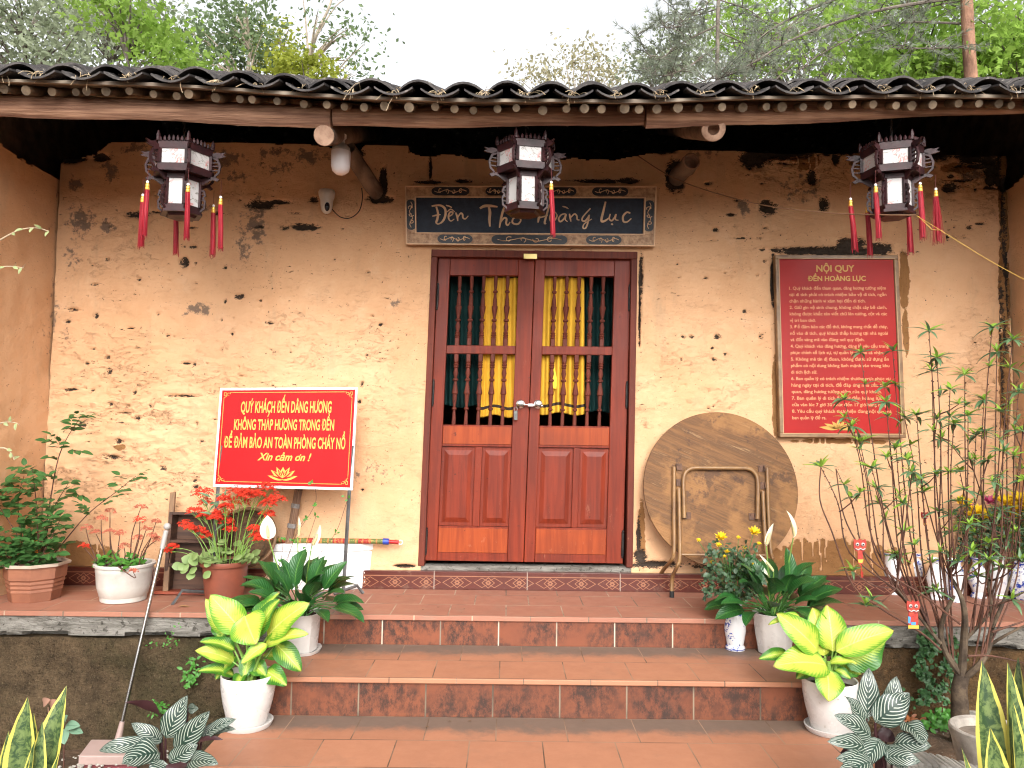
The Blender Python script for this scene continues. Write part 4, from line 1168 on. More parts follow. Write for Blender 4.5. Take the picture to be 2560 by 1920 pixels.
for an, L in ((0, 0.055), (-38, 0.055), (38, 0.055), (-68, 0.085), (68, 0.085), (-84, .11), (84, .11)):
    petal(m_, fn, 0.475, 0.978, an, L, 0.022, 1.52)
m_.build('lotus', TITLEGOLD, rbo, smooth=False)

# ------------------------------------------------------------------ bright red notice on two posts
REDBRIGHT = M('bright_red_sheet', (0.37, 0.002, 0.004), (0.33, 0.002, 0.004), 2, 0.5, spec=0.2)
ORANGEPRINT = M('yellow_orange_print', (0.74, 0.34, 0.06), None, rough=0.5)
WHITEPAINT = M('white_paint', (0.80, 0.79, 0.78), (0.70, 0.69, 0.67), 10, 0.4)
GREYSTEEL = M('grey_steel_tube', (0.20, 0.21, 0.21), (0.13, 0.13, 0.13), 14, 0.45, metal=0.5)
WSC = [at(550, 970, -0.30), at(894, 968, -0.30), at(881, 1226, -0.34), at(532, 1217, -0.34)]
wso = empty('notice_sign', (bil(WSC, 0.5, 0.5).x, -0.33, 0.0), 'bright red white edged notice board on two grey steel posts, yellow capitals and a lotus', 'sign')
m_ = MB(); slab(m_, lifted(WSC, -0.022), lifted(WSC, -0.001), 0, 0, 1, 1); m_.build('frame', WHITEPAINT, wso, bevel=0.002)
PC = [bil(WSC, 0.018, 0.024), bil(WSC, 0.984, 0.022), bil(WSC, 0.982, 0.974), bil(WSC, 0.016, 0.972)]
m_ = MB(); slab(m_, lifted(PC, -0.002), lifted(PC, 0.001), 0, 0, 1, 1); m_.build('panel', REDBRIGHT, wso, smooth=False)
fn = lifted(PC, 0.0025)
m_ = MB()
put_text(m_, fn, "QUÝ KHÁCH ĐẾN DÂNG HƯƠNG", 0.150, 0.83, 0.178, 0.120, 0.028)
m_.build('lettering', ORANGEPRINT, wso, smooth=False); m_ = MB()
put_text(m_, fn, "KHÔNG THẮP HƯƠNG TRONG ĐỀN", 0.108, 0.857, 0.364, 0.112, 0.028)
m_.build('lettering', ORANGEPRINT, wso, smooth=False); m_ = MB()
put_text(m_, fn, "ĐỂ ĐẢM BẢO AN TOÀN PHÒNG CHÁY NỔ", 0.042, 0.948, 0.552, 0.115, 0.028)
m_.build('lettering', ORANGEPRINT, wso, smooth=False); m_ = MB()
put_text(m_, fn, "Xin cảm ơn !", 0.300, 0.700, 0.700, 0.078, 0.028, 0.32)
m_.build('lettering', ORANGEPRINT, wso, smooth=False)
m_ = MB()
bar = lambda a, b_, c, d: m_.quad(fn(a, d), fn(c, d), fn(c, b_), fn(a, b_))
bar(0.07, 0.022, 0.93, 0.028); bar(0.07, 0.966, 0.93, 0.972); bar(0.016, 0.09, 0.020, 0.90); bar(0.978, 0.09, 0.982, 0.90)
for cx, sx in ((0.016, 1), (0.982, -1)):
    for cy, sy in ((0.022, 1), (0.972, -1)):
        for (x0, y0, x1, y1) in ((0, 0, .018, .006), (0, 0, .004, .03), (.014, 0, .018, .024), (.014, .018, .03, .024), (.026, .006, .03, .024), (.026, .006, .05, .011), (.046, 0, .05, .02), (.05, 0.0, .062, .006), (0, .03, .010, .036), (.008, .03, .012, .06), (0, .056, .012, .062), (0, .056, .004, .09), (.018, .03, .022, .05), (.018, .03, .04, .034)):
            a, c = sorted((cx + sx * x0, cx + sx * x1)); b_, d = sorted((cy + sy * y0, cy + sy * y1)); bar(a, b_, c, d)
lc, lt = 0.495, 0.952
for an, L, W_ in ((0, 0.135, 0.062), (-28, 0.15, 0.05), (28, 0.15, 0.05), (-52, 0.165, .046), (52, 0.165, .046), (-75, 0.165, .04), (75, 0.165, .04)):
    petal(m_, fn, lc, lt - 0.012, an, L, W_, 0.70)
m_.build('lotus_and_border', ORANGEPRINT, wso, smooth=False)
m_ = MB(); fr2 = lifted(PC, 0.0035)
for an, L, W_ in ((0, 0.09, 0.03), (-28, 0.115, 0.022), (28, 0.115, 0.022), (-52, 0.13, .02), (52, 0.13, .02), (-75, 0.13, .016), (75, 0.13, .016)):
    petal(m_, fr2, lc, lt - 0.022, an, L, W_, 0.70)
m_.build('lotus_red_veins', REDBRIGHT, wso, smooth=False)
m_ = MB(); fr3 = lifted(PC, 0.0045)
for an, L, W_ in ((0, 0.06, 0.012), (-28, 0.085, 0.008), (28, 0.085, 0.008), (-52, 0.1, .008), (52, 0.1, .008)):
    petal(m_, fr3, lc, lt - 0.030, an, L, W_, 0.70)
m_.build('lotus_centre', ORANGEPRINT, wso, smooth=False)
for (px, sx) in ((541, -1), (870, 1)):
    top = at(px + (4 if sx < 0 else 4), 1214, -0.33); x = top.x
    m_ = MB()
    Tt = top + V((0, 0.0, 0.3)); 
    foot = V((x - 0.02 * 1, -0.345, 0.012))
    m_.tube([top + V((0.012, 0.012, 0.25)), top + V((0, 0.004, 0)), foot], 0.0115, 4)
    m_.build('post', GREYSTEEL, wso, smooth=False)
    m_ = MB()
    if sx < 0: pts = [foot + V((0, 0.02, 0.012)), gnd(455, 1477, 0.06), gnd(430, 1512, 0.0)]
    else: pts = [foot + V((-0.06, 0.02, 0.01)), gnd(895, 1462, 0.05), gnd(908, 1484, 0.0)]
    pts[1].y = min(pts[1].y, -0.2)
    m_.tube(pts, 0.0105, 4); m_.build('foot', GREYSTEEL, wso, smooth=False)

# ------------------------------------------------------------------ hexagonal hanging lanterns
ROSEWOOD = M('dark_rosewood', (0.038, 0.011, 0.012), (0.018, 0.007, 0.008), 14, 0.45, 0.15, 60, spec=0.3)
def pane_mat():
    t = NT('painted_lantern_paper')
    vec = t.mapped(scale=(1, 1, 1), kind='Object')
    a = t.noise(16, 3, 0.6, vec, 1.5); b_ = t.noise(11, 3, 0.6, t.mapped(loc=(4, 2, 1)), 2.0)
    c = (0.48, 0.46, 0.45)
    k1 = t.step(t.m('ABSOLUTE', t.m('SUBTRACT', a, 0.5)), 0.026, 0.010)
    k1 = t.m('MULTIPLY', k1, t.step(t.noise(9, 2, 0.5), 0.42, 0.48))
    k2 = t.step(t.m('ABSOLUTE', t.m('SUBTRACT', b_, 0.56)), 0.034, 0.014)
    k2 = t.m('MULTIPLY', k2, t.step(t.noise(7, 2, 0.5, t.mapped(loc=(9, 3, 3))), 0.46, 0.52))
    c = t.mix(t.m('MULTIPLY', k1, 0.8), c, (0.12, 0.11, 0.08))
    c = t.mix(t.m('MULTIPLY', k2, 0.75), c, (0.52, 0.14, 0.13))
    return t.done(c, 0.5, None, 0, 0.3)
PANE = pane_mat()
TASSEL = M('red_silk_tassel', (0.36, 0.010, 0.022), (0.23, 0.008, 0.018), 20, 0.55, 0.5, 90, stretch=(6, 6, 0.4))
CORD = M('dark_red_cord', (0.10, 0.02, 0.02), None, rough=0.7)
GOLD = M('gold_cap', (0.75, 0.44, 0.08), None, rough=0.3, metal=0.4)
PEARL = M('white_bead', (0.80, 0.78, 0.74), None, rough=0.25)
CHAIN = M('dark_chain', (0.06, 0.055, 0.055), None, rough=0.45, metal=0.6)
def hexpt(r, k, z, rot): 
    a = R(60 * k + 30 + rot); return V((r * math.cos(a), r * math.sin(a), z))
def make_lantern():
    root = empty('hanging_lantern', (0, 0, 0))
    def band(m_, r0, r1, z0, z1, th=0.012):
        for k in range(6):
            p = [hexpt(r0, k, z0, 0), hexpt(r0, k + 1, z0, 0), hexpt(r0 - th, k + 1, z0, 0), hexpt(r0 - th, k, z0, 0), hexpt(r1, k, z1, 0), hexpt(r1, k + 1, z1, 0), hexpt(r1 - th, k + 1, z1, 0), hexpt(r1 - th, k, z1, 0)]
            m_.hexa([p[0], p[1], p[2], p[3], p[4], p[5], p[6], p[7]])
    def posts(m_, r, z0, z1, w_=0.022):
        for k in range(6):
            c = hexpt(r, k, 0, 0)
            T = Matrix.Translation((c.x * 0.965, c.y * 0.965, 0)) @ Matrix.Rotation(R(60 * k + 30), 4, 'Z')
            m_.box(-w_ * 0.45, -w_, z0, w_ * 0.45, w_, z1, T=T)
    # z = 0 is the bottom plate
    up = MB()
    R1, R2 = 0.172, 0.112
    band(up, R1, R1, 0.205, 0.245); band(up, R1, R1, 0.325, 0.365)
    posts(up, R1, 0.2449, 0.3251, 0.017)
    n0 = len(up.v)
    for k in range(6): up.v.append(hexpt(R1 - 0.004, k, 0.362, 0))
    for k in range(6): up.v.append(hexpt(0.03, k, 0.40, 0))
    for k in range(6): up.face((n0 + k, n0 + (k + 1) % 6, n0 + 6 + (k + 1) % 6, n0 + 6 + k))
    up.face(tuple(n0 + 6 + k for k in range(6)))
    i0 = len(up.v)
    for k in range(6): up.v.append(hexpt(R1 - 0.012, k, 0.208, 0))
    up.face(tuple(i0 + k for k in range(5, -1, -1)))
    # pierced cresting along the top
    for k in range(6):
        a, b_ = hexpt(R1, k, 0.365, 0), hexpt(R1, k + 1, 0.365, 0)
        for q in range(7):
            f = (q + 0.5) / 7; c = a.lerp(b_, f)
            h = 0.018 + 0.014 * math.cos((f - 0.5) * math.pi)
            up.tube([c, c + V((0, 0, h * 0.5)), c + V((0, 0, h))], [0.008, 0.010, 0.003], 5)
        up.tube([a, a + V((0, 0, 0.03)), a + V((0, 0, 0.055))], [0.010, 0.012, 0.004], 6)
    up.build('upper_drum', ROSEWOOD, root, angle=30)
    lo = MB()
    band(lo, R2, R2, 0.005, 0.036); band(lo, R2, R2, 0.178, 0.206); posts(lo, R2, 0.0355, 0.1785, 0.014)
    for (r0, r1, z0, z1) in ((R2 + 0.012, R2 + 0.012, -0.008, 0.006), (R2 - 0.03, R2 - 0.02, -0.022, -0.0081)):
        i0 = len(lo.v)
        for k in range(6): lo.v.append(hexpt(r0, k, z0, 0))
        for k in range(6): lo.v.append(hexpt(r1, k, z1, 0))
        lo.face(tuple(i0 + k for k in range(5, -1, -1))); lo.face(tuple(i0 + 6 + k for k in range(6)))
        for k in range(6): lo.face((i0 + k, i0 + (k + 1) % 6, i0 + 6 + (k + 1) % 6, i0 + 6 + k))
    lo.build('lower_drum', ROSEWOOD, root, angle=30)
    for (r, z0, z1) in ((R1 - 0.008, 0.240, 0.330), (R2 - 0.007, 0.030, 0.184)):
        for k in range(6):
            p = MB(); p.hexa([hexpt(r, k, z0, 0), hexpt(r, k + 1, z0, 0), hexpt(r - 0.003, k + 1, z0, 0), hexpt(r - .003, k, z0, 0), hexpt(r, k, z1, 0), hexpt(r, k + 1, z1, 0), hexpt(r - .003, k + 1, z1, 0), hexpt(r - .003, k, z1, 0)])
            p.build('picture_pane', PANE, root, smooth=False)
    def radial(k, pts, th):
        a = R(60 * k + 30); d = V((math.cos(a), math.sin(a), 0)); sd_ = V((-math.sin(a), math.cos(a), 0))
        return [d * r + V((0, 0, z)) - sd_ * th / 2 for r, z in pts], sd_ * th
    for k in range(6):
        br = MB()
        # bow of the bracket, dragon head at its top, curled foot below
        bow = [(R1 - 0.002, 0.335), (R1 + 0.035, 0.315), (R1 + 0.052, 0.275), (R1 + 0.045, 0.235), (R1 + 0.012, 0.205), (R1 + 0.012, 0.217), (R1 + 0.034, 0.240), (R1 + 0.040, 0.274), (R1 + 0.026, 0.305), (R1 - 0.002, 0.318)]
        for poly in (bow, [(R1 + 0.0, 0.345), (R1 + 0.03, 0.352), (R1 + 0.048, 0.347), (R1 + 0.078, 0.352), (R1 + 0.060, 0.338), (R1 + 0.080, 0.330), (R1 + 0.052, 0.322), (R1 + 0.03, 0.318), (R1 + 0.0, 0.324)], [(R1 - 0.01, 0.212), (R1 + 0.02, 0.212), (R1 + 0.045, 0.200), (R1 + 0.030, 0.188), (R1 + 0.008, 0.196), (R1 - 0.012, 0.190), (R2 + 0.012, 0.165), (R2, 0.165), (R2, 0.204)]):
            P, e = radial(k, poly, 0.013); br.prism(P, e)
        for (z0, z1) in ((0.245, 0.262), (0.270, 0.284), (0.290, 0.302)):
            P, e = radial(k, [(R1 - 0.002, z0), (R1 + 0.042, z0 + 0.004), (R1 + 0.042, z0 + 0.010), (R1 - 0.002, z0 + 0.006)], 0.008); br.prism(P, e)
        br.build('dragon_bracket', ROSEWOOD, root, smooth=False)
        s2 = MB()
        for poly in ([(R2 - 0.004, 0.145), (R2 + 0.022, 0.135), (R2 + 0.030, 0.105), (R2 + 0.018, 0.095), (R2 + 0.030, 0.075), (R2 + 0.026, 0.03), (R2 - 0.004, 0.008), (R2 - 0.004, 0.020), (R2 + 0.016, 0.036), (R2 + 0.020, 0.068), (R2 + 0.006, 0.092), (R2 + 0.02, 0.108), (R2 + 0.014, 0.125), (R2 - 0.004, 0.132)],):
            P, e = radial(k, poly, 0.010); s2.prism(P, e)
        for z in (0.05, 0.075, 0.11):
            P, e = radial(k, [(R2 - 0.004, z), (R2 + 0.02, z + 0.004), (R2 + 0.02, z + 0.01), (R2 - 0.004, z + 0.006)], 0.006); s2.prism(P, e)
        s2.build('scroll_bracket', ROSEWOOD, root, smooth=False)
    ch = MB()
    for q in range(9):
        z = 0.40 + q * 0.022
        ax = V((1, 0, 0)) if q % 2 else V((0, 1, 0))
        ring = [V((0, 0, z + 0.014)) + ax * (0.006 * math.cos(a)) + V((0, 0, 0.014 * math.sin(a))) for a in [2 * math.pi * i / 10 for i in range(11)]]
        ch.tube(ring, 0.0022, 5, caps=False)
    ch.build('chain', CHAIN, root)
    return root
def make_tassel(root, k, spread=0.0, drop=0.0, sway=0.0):
    a = R(60 * k + 30); c = V((math.cos(a), math.sin(a), 0)) * 0.228
    z = 0.10 + drop
    tb = MB()
    tb.tube([c + V((0, 0, 0.196)), c + V((0, 0, z + 0.02))], 0.0013, 4)
    o = tb.build('tassel_cord', CORD, root)
    tb = MB(); tb.ball(c + V((0, 0, z + 0.012)), 0.0085, 10); tb.build('bead', PEARL, o)
    tb = MB(); tb.lathe([(0.006, z + 0.005), (0.011, z), (0.0115, z - 0.010), (0.0085, z - 0.013), (0.012, z - 0.016), (0.0125, z - 0.028), (0.010, z - 0.033)], c, 12); tb.build('gold_cap', GOLD, o)
    tb = MB()
    L = 0.245
    lean = V((sway, 0, 0))
    tb.tube([c + V((0, 0, z - 0.030)), c + lean * 0.25 + V((0, 0, z - 0.09)), c + lean * 0.7 + V((0, 0, z - 0.16)), c + lean + V((0, 0, z - 0.030 - L))], [0.0115, 0.0135, 0.014, 0.010], 9)
    for q in range(26):
        an = random.uniform(0, 6.28); r_ = 0.0125
        d = V((math.cos(an), math.sin(an), 0))
        sp = 1 + spread * random.uniform(0, 3.0)
        tb.tube([c + d * r_ + V((0, 0, z - 0.03)), c + lean * 0.6 + d * r_ * (1 + 0.5 * (sp - 1)) + V((0, 0, z - 0.14)), c + lean + d * r_ * sp + V((random.gauss(0, .002), 0, z - 0.03 - L - random.uniform(-0.01, 0.022)))], 0.0011, 3, caps=False)
    tb.build('red_strands', TASSEL, o)
def copy_tree(o, parent=None):
    c = o.copy(); COL.objects.link(c); c.parent = parent
    for ch in o.children: copy_tree(ch, c)
    return c
proto = make_lantern()
# picture measurements: (px of the lantern axis, py of its bottom plate, turn, label)
BASE = []
LSPEC = [((453, 536), 31, -1.07, 'hexagonal rosewood lantern turned to show two faces, hanging above the red notice sign', range(6)),
         ((1312, 530), -20, -1.05, 'hexagonal rosewood lantern with a single red tassel, hanging before the name board', (5,)),
         ((2232, 536), 11, -1.10, 'hexagonal rosewood lantern with six red tassels, hanging above the framed rules board', range(6))]
for i, ((px, py), turn, Y, lab, tas) in enumerate(LSPEC):
    p = at(px, py, Y)
    o = proto if i == 0 else copy_tree(proto)
    if i == 0: ROOTS = [o]
    else: ROOTS.append(o)
    o.location = p; o.rotation_euler = (0, 0, R(turn + 0))
    o.scale = (0.92, 0.92, 0.98)
    tag(o, lab, 'lantern', 'hexagonal lanterns under the eaves')
for o, (pp, turn, Y, lab, tas) in zip(ROOTS, LSPEC):
    for k in tas: make_tassel(o, k, 1.0 if (o is ROOTS[2] and k == 5) else 0.12, random.uniform(-0.012, 0.012), random.uniform(-0.006, 0.014) if o is not ROOTS[2] else random.uniform(0.008, 0.03))

# ------------------------------------------------------------------ lamp, camera, wire
OPAL = M('opal_white_globe', (0.78, 0.74, 0.75), None, rough=0.3)
lampc = at(853, 362, -0.85)
lo = empty('light_bulb', lampc, 'large white light bulb in a white holder under the log rafter', 'lamp')
k = mpp(-0.85)
m_ = MB(); m_.lathe([(3 * k, -78 * k), (12 * k, -76 * k), (21 * k, -68 * k), (24 * k, -55 * k), (24.5 * k, -30 * k), (24 * k, -18 * k)], lampc, 24); m_.build('globe', OPAL, lo)
m_ = MB(); m_.lathe([(23.8 * k, -18 * k), (22 * k, -8 * k), (14 * k, 0), (9 * k, 4 * k), (9 * k, 8 * k)], lampc, 24); m_.build('collar', M('bulb_grey_collar', (0.50, 0.50, 0.48), None, rough=0.45), lo)
m_ = MB(); m_.lathe([(9.5 * k, 4 * k), (9.5 * k, 14 * k), (13 * k, 18 * k), (13 * k, 26 * k)], lampc, 20); m_.build('holder', WHITEPAINT, lo)

CAMW = M('white_camera_plastic', (0.66, 0.63, 0.58), (0.55, 0.52, 0.48), 8, 0.4)
sc_ = at(817, 494, -0.06)
so = empty('security_camera', sc_, 'small white dome security camera on the wall left of the name board', 'security camera')
k = mpp(-0.06)
m_ = MB(); m_.lathe([(20 * k, 0), (20 * k, 10 * k), (17 * k, 14 * k)], sc_ + V((4 * k, 0.10, -8 * k)), 20, T=Matrix.Rotation(R(90), 3, 'X')); m_.build('wall_plate', CAMW, so)
m_ = MB(); m_.lathe([(15 * k, -22 * k), (16 * k, -8 * k), (20 * k, 4 * k), (21 * k, 14 * k), (19 * k, 18 * k)], sc_, 24); m_.build('housing', CAMW, so)
m_ = MB(); m_.ball(sc_ + V((0, 0, -24 * k)), 14.5 * k, 18, sq=(1, 1, 1.25)); m_.build('dome', CAMW, so)
m_ = MB(); m_.ball(sc_ + V((4 * k, -11 * k, -26 * k)), 8 * k, 14, sq=(0.85, 0.75, 1.55)); m_.build('lens', M('black_lens', (0.01, 0.012, 0.02), None, rough=0.1, spec=0.6), so)
m_ = MB(); m_.tube(curve_pts([at(830, 523, -0.07), at(850, 542, -0.05), at(875, 545, -0.04), at(898, 527, -0.04), at(906, 495, -0.05), at(904, 470, -0.06)], 6), 0.0032, 6)
tag(m_.build('camera_cable', M('black_rubber', (0.012, 0.012, 0.012), None, rough=0.5)), 'thin black cable curling from the security camera up to the strut', 'cable')
m_ = MB(); m_.tube(curve_pts([at(1595, 390, -0.03), at(1700, 452, -0.12), at(1880, 507, -0.5), at(2060, 531, -0.9), at(2200, 537, -1.25), at(2290, 538, -1.4)], 8), 0.0034, 6)
wire = tag(m_.build('wire', M('brown_wire', (0.20, 0.11, 0.06), None, rough=0.6)), 'thin brown wire sagging from above the name board to the lantern with six tassels', 'wire')
m_ = MB(); m_.tube(curve_pts([at(2292, 540, -1.4), at(2350, 575, -1.5), at(2390, 600, -1.55), at(2480, 655, -1.7), at(2600, 720, -1.9)], 8), 0.0015, 6)
m_.tube([at(2296, 541, -1.402), at(2330, 574, -1.48), at(2356, 576, -1.50)], 0.0018, 5)
tag(m_.build('wire', M('yellow_cord', (0.50, 0.31, 0.06), None, rough=0.6)), 'yellow cord running down to the right from the lantern with six tassels', 'cord')

# ------------------------------------------------------------------ curtains behind the spindles
def curtain(name, px0, px1, pyt, pyb, Y, mat, lab, folds, amp, hem=None, seed=0, bw=0.0):
    random.seed(seed)
    m_ = MB()
    nx_, nz_ = 60, 100
    A = at(px0, pyt, Y); B = at(px1, pyt, Y); zb_ = at(px0, pyb, Y).z
    ph = [random.uniform(0, 6) for _ in range(4)]
    for j in range(nz_ + 1):
        t = j / nz_
        for i in range(nx_ + 1):
            f = i / nx_
            g = f + 0.03 * math.sin(t * 3 + ph[0]) * (1 - abs(2 * f - 1))
            y = Y + amp * (math.sin(g * folds * 6.28 + ph[1] + 0.6 * t) + 0.5 * math.sin(g * folds * 13.1 + ph[2])) * (0.5 + 0.5 * t)
            z = A.z + (zb_ - A.z) * t - 0.010 * math.sin(f * 9 + ph[3]) * t
            m_.v.append(V((A.x + (B.x - A.x) * f + bw * t * (f - 0.5), y, z)))
    for j in range(nz_):
        for i in range(nx_):
            q = j * (nx_ + 1) + i
            m_.face((q, q + 1, q + nx_ + 2, q + nx_ + 1), 1 if hem and j in hem else 0)
    o = m_.build(name, [mat, CURTHEM], None, angle=80, loc=(A.x, Y, A.z))
    s_ = o.modifiers.new('thickness', 'SOLIDIFY'); s_.thickness = 0.003
    return tag(o, lab, 'curtain')
YEL = M('yellow_cloth', (0.82, 0.48, 0.05), (0.70, 0.39, 0.04), 4, 0.75, spec=0.15, trans=0.2)
YEL2 = M('lemon_cloth', (0.85, 0.66, 0.04), None, rough=0.7)
GRN = M('dark_green_cloth', (0.006, 0.030, 0.028), (0.004, 0.018, 0.018), 4, 0.75, spec=0.15)
CURTHEM = M('black_hem_tape', (0.03, 0.02, 0.015), None, rough=0.8)
curtain('curtain', 1212, 1301, 672, 1040, 0.10, YEL, 'yellow curtain with black hem bands behind the left door leaf', 3.4, 0.016, (4, 5, 93, 94), 1, 0.03)
curtain('curtain', 1352, 1460, 672, 1034, 0.10, YEL, 'yellow curtain with black hem bands behind the right door leaf', 3.9, 0.016, (4, 5, 93, 94), 2, 0.02)
curtain('curtain', 1098, 1225, 660, 1015, 0.24, GRN, 'dark green curtain behind the left door leaf', 4.5, 0.016, None, 3)
curtain('curtain', 1452, 1560, 660, 1030, 0.24, GRN, 'dark green curtain behind the right door leaf', 4.0, 0.016, None, 4)
m_ = MB()
m_.prism([at(1374, 905, 0.078), at(1378, 970, 0.078), at(1391, 972, 0.078), at(1392, 945, 0.078), at(1382, 900, 0.078)], (0, 0.006, 0))
tag(m_.build('cloth_strip', YEL2), 'bright lemon scrap of cloth showing between spindles of the right door leaf', 'cloth')

# ------------------------------------------------------------------ folding table leaning on the wall
def ply_mat():
    t = NT('worn_plywood')
    r1 = t.mapped(rot=(0, R(-22), 0)); mp_ = t.n('ShaderNodeMapping'); mp_.inputs['Scale'].default_value = (1.0, 1, 13); t.l(r1, mp_.inputs['Vector']); vec = mp_.outputs[0]
    g = t.noise(3.0, 6, 0.7, vec, 0.4)
    c = t.mix(t.step(g, 0.32, 0.68), (0.20, 0.102, 0.046), (0.10, 0.054, 0.031))
    c = t.mix(t.m('MULTIPLY', t.step(g, 0.56, 0.70), 0.55), c, (0.46, 0.28, 0.14))
    c = t.mix(t.m('MULTIPLY', t.step(t.noise(2.8, 5, 0.65, t.mapped(loc=(1.2, 0, 0.6))), 0.48, 0.6), 0.75), c, (0.285, 0.145, 0.060))
    c = t.mix(t.m('MULTIPLY', t.step(t.noise(5.5, 5, 0.7, t.mapped(loc=(4, 0, 2))), 0.58, 0.66), 0.7), c, (0.07, 0.042, 0.032))
    nm = t.bump(t.noise(3.0, 6, 0.7, vec, 0.4), 0.8, 0.012)
    return t.done(c, 0.75, nm, 0, 0.2)
PLY = ply_mat()
TUBE = M('ochre_steel_tube', (0.25, 0.135, 0.05), (0.17, 0.088, 0.038), 12, 0.45, spec=0.5, spots=((0.07, 0.03, 0.02), 40, 0.66))
RUBBER = M('black_rubber_cap', (0.02, 0.02, 0.02), None, rough=0.6)
RUST = M('rusty_bracket', (0.15, 0.075, 0.045), (0.08, 0.045, 0.032), 20, 0.7, spec=0.3)
def tz(x, y): return (1590 + 0.2954 * x, 1010 + 0.2954 * y)
tc = at(1801, 1221, -0.10)
rad = 0.510
ft = empty('folding_table', (tc.x, -0.2, 0.0), 'round plywood folding table leaning upside against the wall with ochre tube legs folded', 'table')
TILT = R(9)
TT = Matrix.Translation(tc) @ Matrix.Rotation(-TILT, 4, 'X')
m_ = MB()
n = 72
i0 = len(m_.v)
for (r_, y) in ((rad - 0.002, -0.009), (rad, -0.006), (rad, 0.006), (rad - 0.002, 0.009)):
    for q in range(n): m_.v.append(TT @ V((r_ * math.cos(2 * math.pi * q / n), y, r_ * math.sin(2 * math.pi * q / n))))
for b_ in range(3):
    for q in range(n):
        q2 = (q + 1) % n; m_.face((i0 + b_ * n + q2, i0 + b_ * n + q, i0 + (b_ + 1) * n + q, i0 + (b_ + 1) * n + q2))
m_.face(tuple(i0 + q for q in range(n))); m_.face(tuple(i0 + 3 * n + q for q in range(n - 1, -1, -1)))
m_.build('tabletop', PLY, ft, angle=30)
def onface(px, py, off):
    "point off metres in front of the leaning table top"
    d = ray(px, py); nrm = TT.to_3x3() @ V((0, -1, 0)); p0 = TT @ V((0, -0.009 - off, 0))
    return CAM + d * ((p0 - CAM).dot(nrm) / d.dot(nrm))
def tt(x, y, off): return onface(*tz(x, y), off)
m_ = MB(); m_.tube(curve_pts([tt(408, 965, .022), tt(404, 800, .022), tt(402, 640, .022), tt(425, 572, .022), tt(485, 542, .022), tt(600, 541, .022), tt(850, 543, .022), tt(950, 548, .022), tt(1010, 590, .022), tt(1030, 660, .022), tt(1030, 820, .022), tt(1028, 975, .022)], 5), 0.0135, 10)
m_.build('leg_frame', TUBE, ft)
def floorpt(px, py): return gnd(px, py, 0.012)
f1 = floorpt(*tz(195, 1572)); f2 = floorpt(*tz(303, 1620))
def legtube(name, P, r_=0.0125):
    q = MB(); q.tube(curve_pts(P, 6), r_, 10); return q.build(name, TUBE, ft)
l1 = legtube('leg', [tt(322, 530, .014), tt(320, 900, .018), tt(321, 1240, .03), tt(300, 1320, .04), at(*tz(215, 1430), f1.y + 0.01), f1 + V((0, 0, 0.012))])
l2 = legtube('leg', [tt(362, 715, .02), tt(368, 1000, .035), tt(371, 1290, .06), tt(350, 1370, .075), at(*tz(308, 1470), f2.y + 0.01), f2 + V((0, 0, 0.012))])
f3 = f1 + V((tt(1110, 540, 0).x - tt(322, 530, 0).x + 0.035, 0, 0)); f4 = f2 + V((tt(1075, 740, 0).x - tt(362, 715, 0).x + 0.03, 0, 0))
l3 = legtube('leg', [tt(1110, 540, .014), tt(1120, 900, .018), tt(1140, 1240, .03), tt(1150, 1320, .04), f3 + V((0, 0, 0.16)), f3 + V((0, 0, 0.012))])
l4 = legtube('leg', [tt(1073, 740, .02), tt(1085, 1000, .035), tt(1105, 1290, .06), tt(1110, 1370, .075), f4 + V((0, 0, 0.12)), f4 + V((0, 0, 0.012))])
for l_, f in ((l1, f1), (l2, f2), (l3, f3), (l4, f4)):
    q = MB(); q.lathe([(0.0155, -0.012), (0.0155, 0.028)], f, 12); q.build('foot_cap', RUBBER, l_)
m_ = MB(); m_.tube([tt(372, 1275, .058), tt(1105, 1280, .058)], 0.008, 8); m_.build('crossbar', TUBE, ft)
for (x, y) in ((365, 532), (1058, 545), (440, 945), (980, 952), (365, 665), (1062, 690)):
    q = MB(); c = tt(x, y, 0.004)
    q.box(-0.019, -0.004, -0.022, 0.019, 0.006, 0.022, T=Matrix.Translation(c) @ Matrix.Rotation(-TILT, 4, 'X')); 
    q.box(-0.022 if x < 700 else 0.016, -0.022, -0.018, -0.016 if x < 700 else 0.022, 0.0, 0.018, T=Matrix.Translation(c) @ Matrix.Rotation(-TILT, 4, 'X'))
    for (dx, dz) in ((-0.008, 0.012), (0.008, -0.010)):
        q.ball(c + V((dx, -0.005, dz)), 0.004, 6)
    q.build('bracket', RUST, ft)

# ------------------------------------------------------------------ things behind the flower pots on the left
FOAM = M('white_foam', (0.78, 0.77, 0.76), (0.70, 0.69, 0.68), 5, 0.7, 0.25, 120, spec=0.2, spots=((0.42, 0.38, 0.34), 11, 0.68))
c0_ = gnd(872, 1477, 0.0)
zt = at(873, 1362, c0_.y).z
A0 = at(680, 1350, c0_.y - 0.02); A0.z = 0
B0 = V((at(930, 1400, c0_.y + 0.10).x, c0_.y + 0.11, 0))
fb = empty('foam_box', (c0_.x, c0_.y + 0.08, 0), 'white foam box with a lid standing behind the peace lily, patterned stick on top', 'box')
dep = B0 - V((c0_.x, c0_.y, 0))
P0 = [V((A0.x, c0_.y - 0.012, 0)), V((c0_.x, c0_.y, 0)), V((c0_.x, c0_.y, 0)) + dep, V((A0.x, c0_.y - 0.012, 0)) + dep]
def inset(P, k):
    c = sum(P, V((0, 0, 0))) / 4; return [c + (p - c) * k for p in P]
lift = lambda P, z: [V((p.x, p.y, z)) for p in P]
m_ = MB(); m_.hexa(lift(inset(P0, 0.95), 0) + lift(inset(P0, 1.0), zt - 0.05)); m_.build('box_body', FOAM, fb, smooth=False, bevel=0.008)
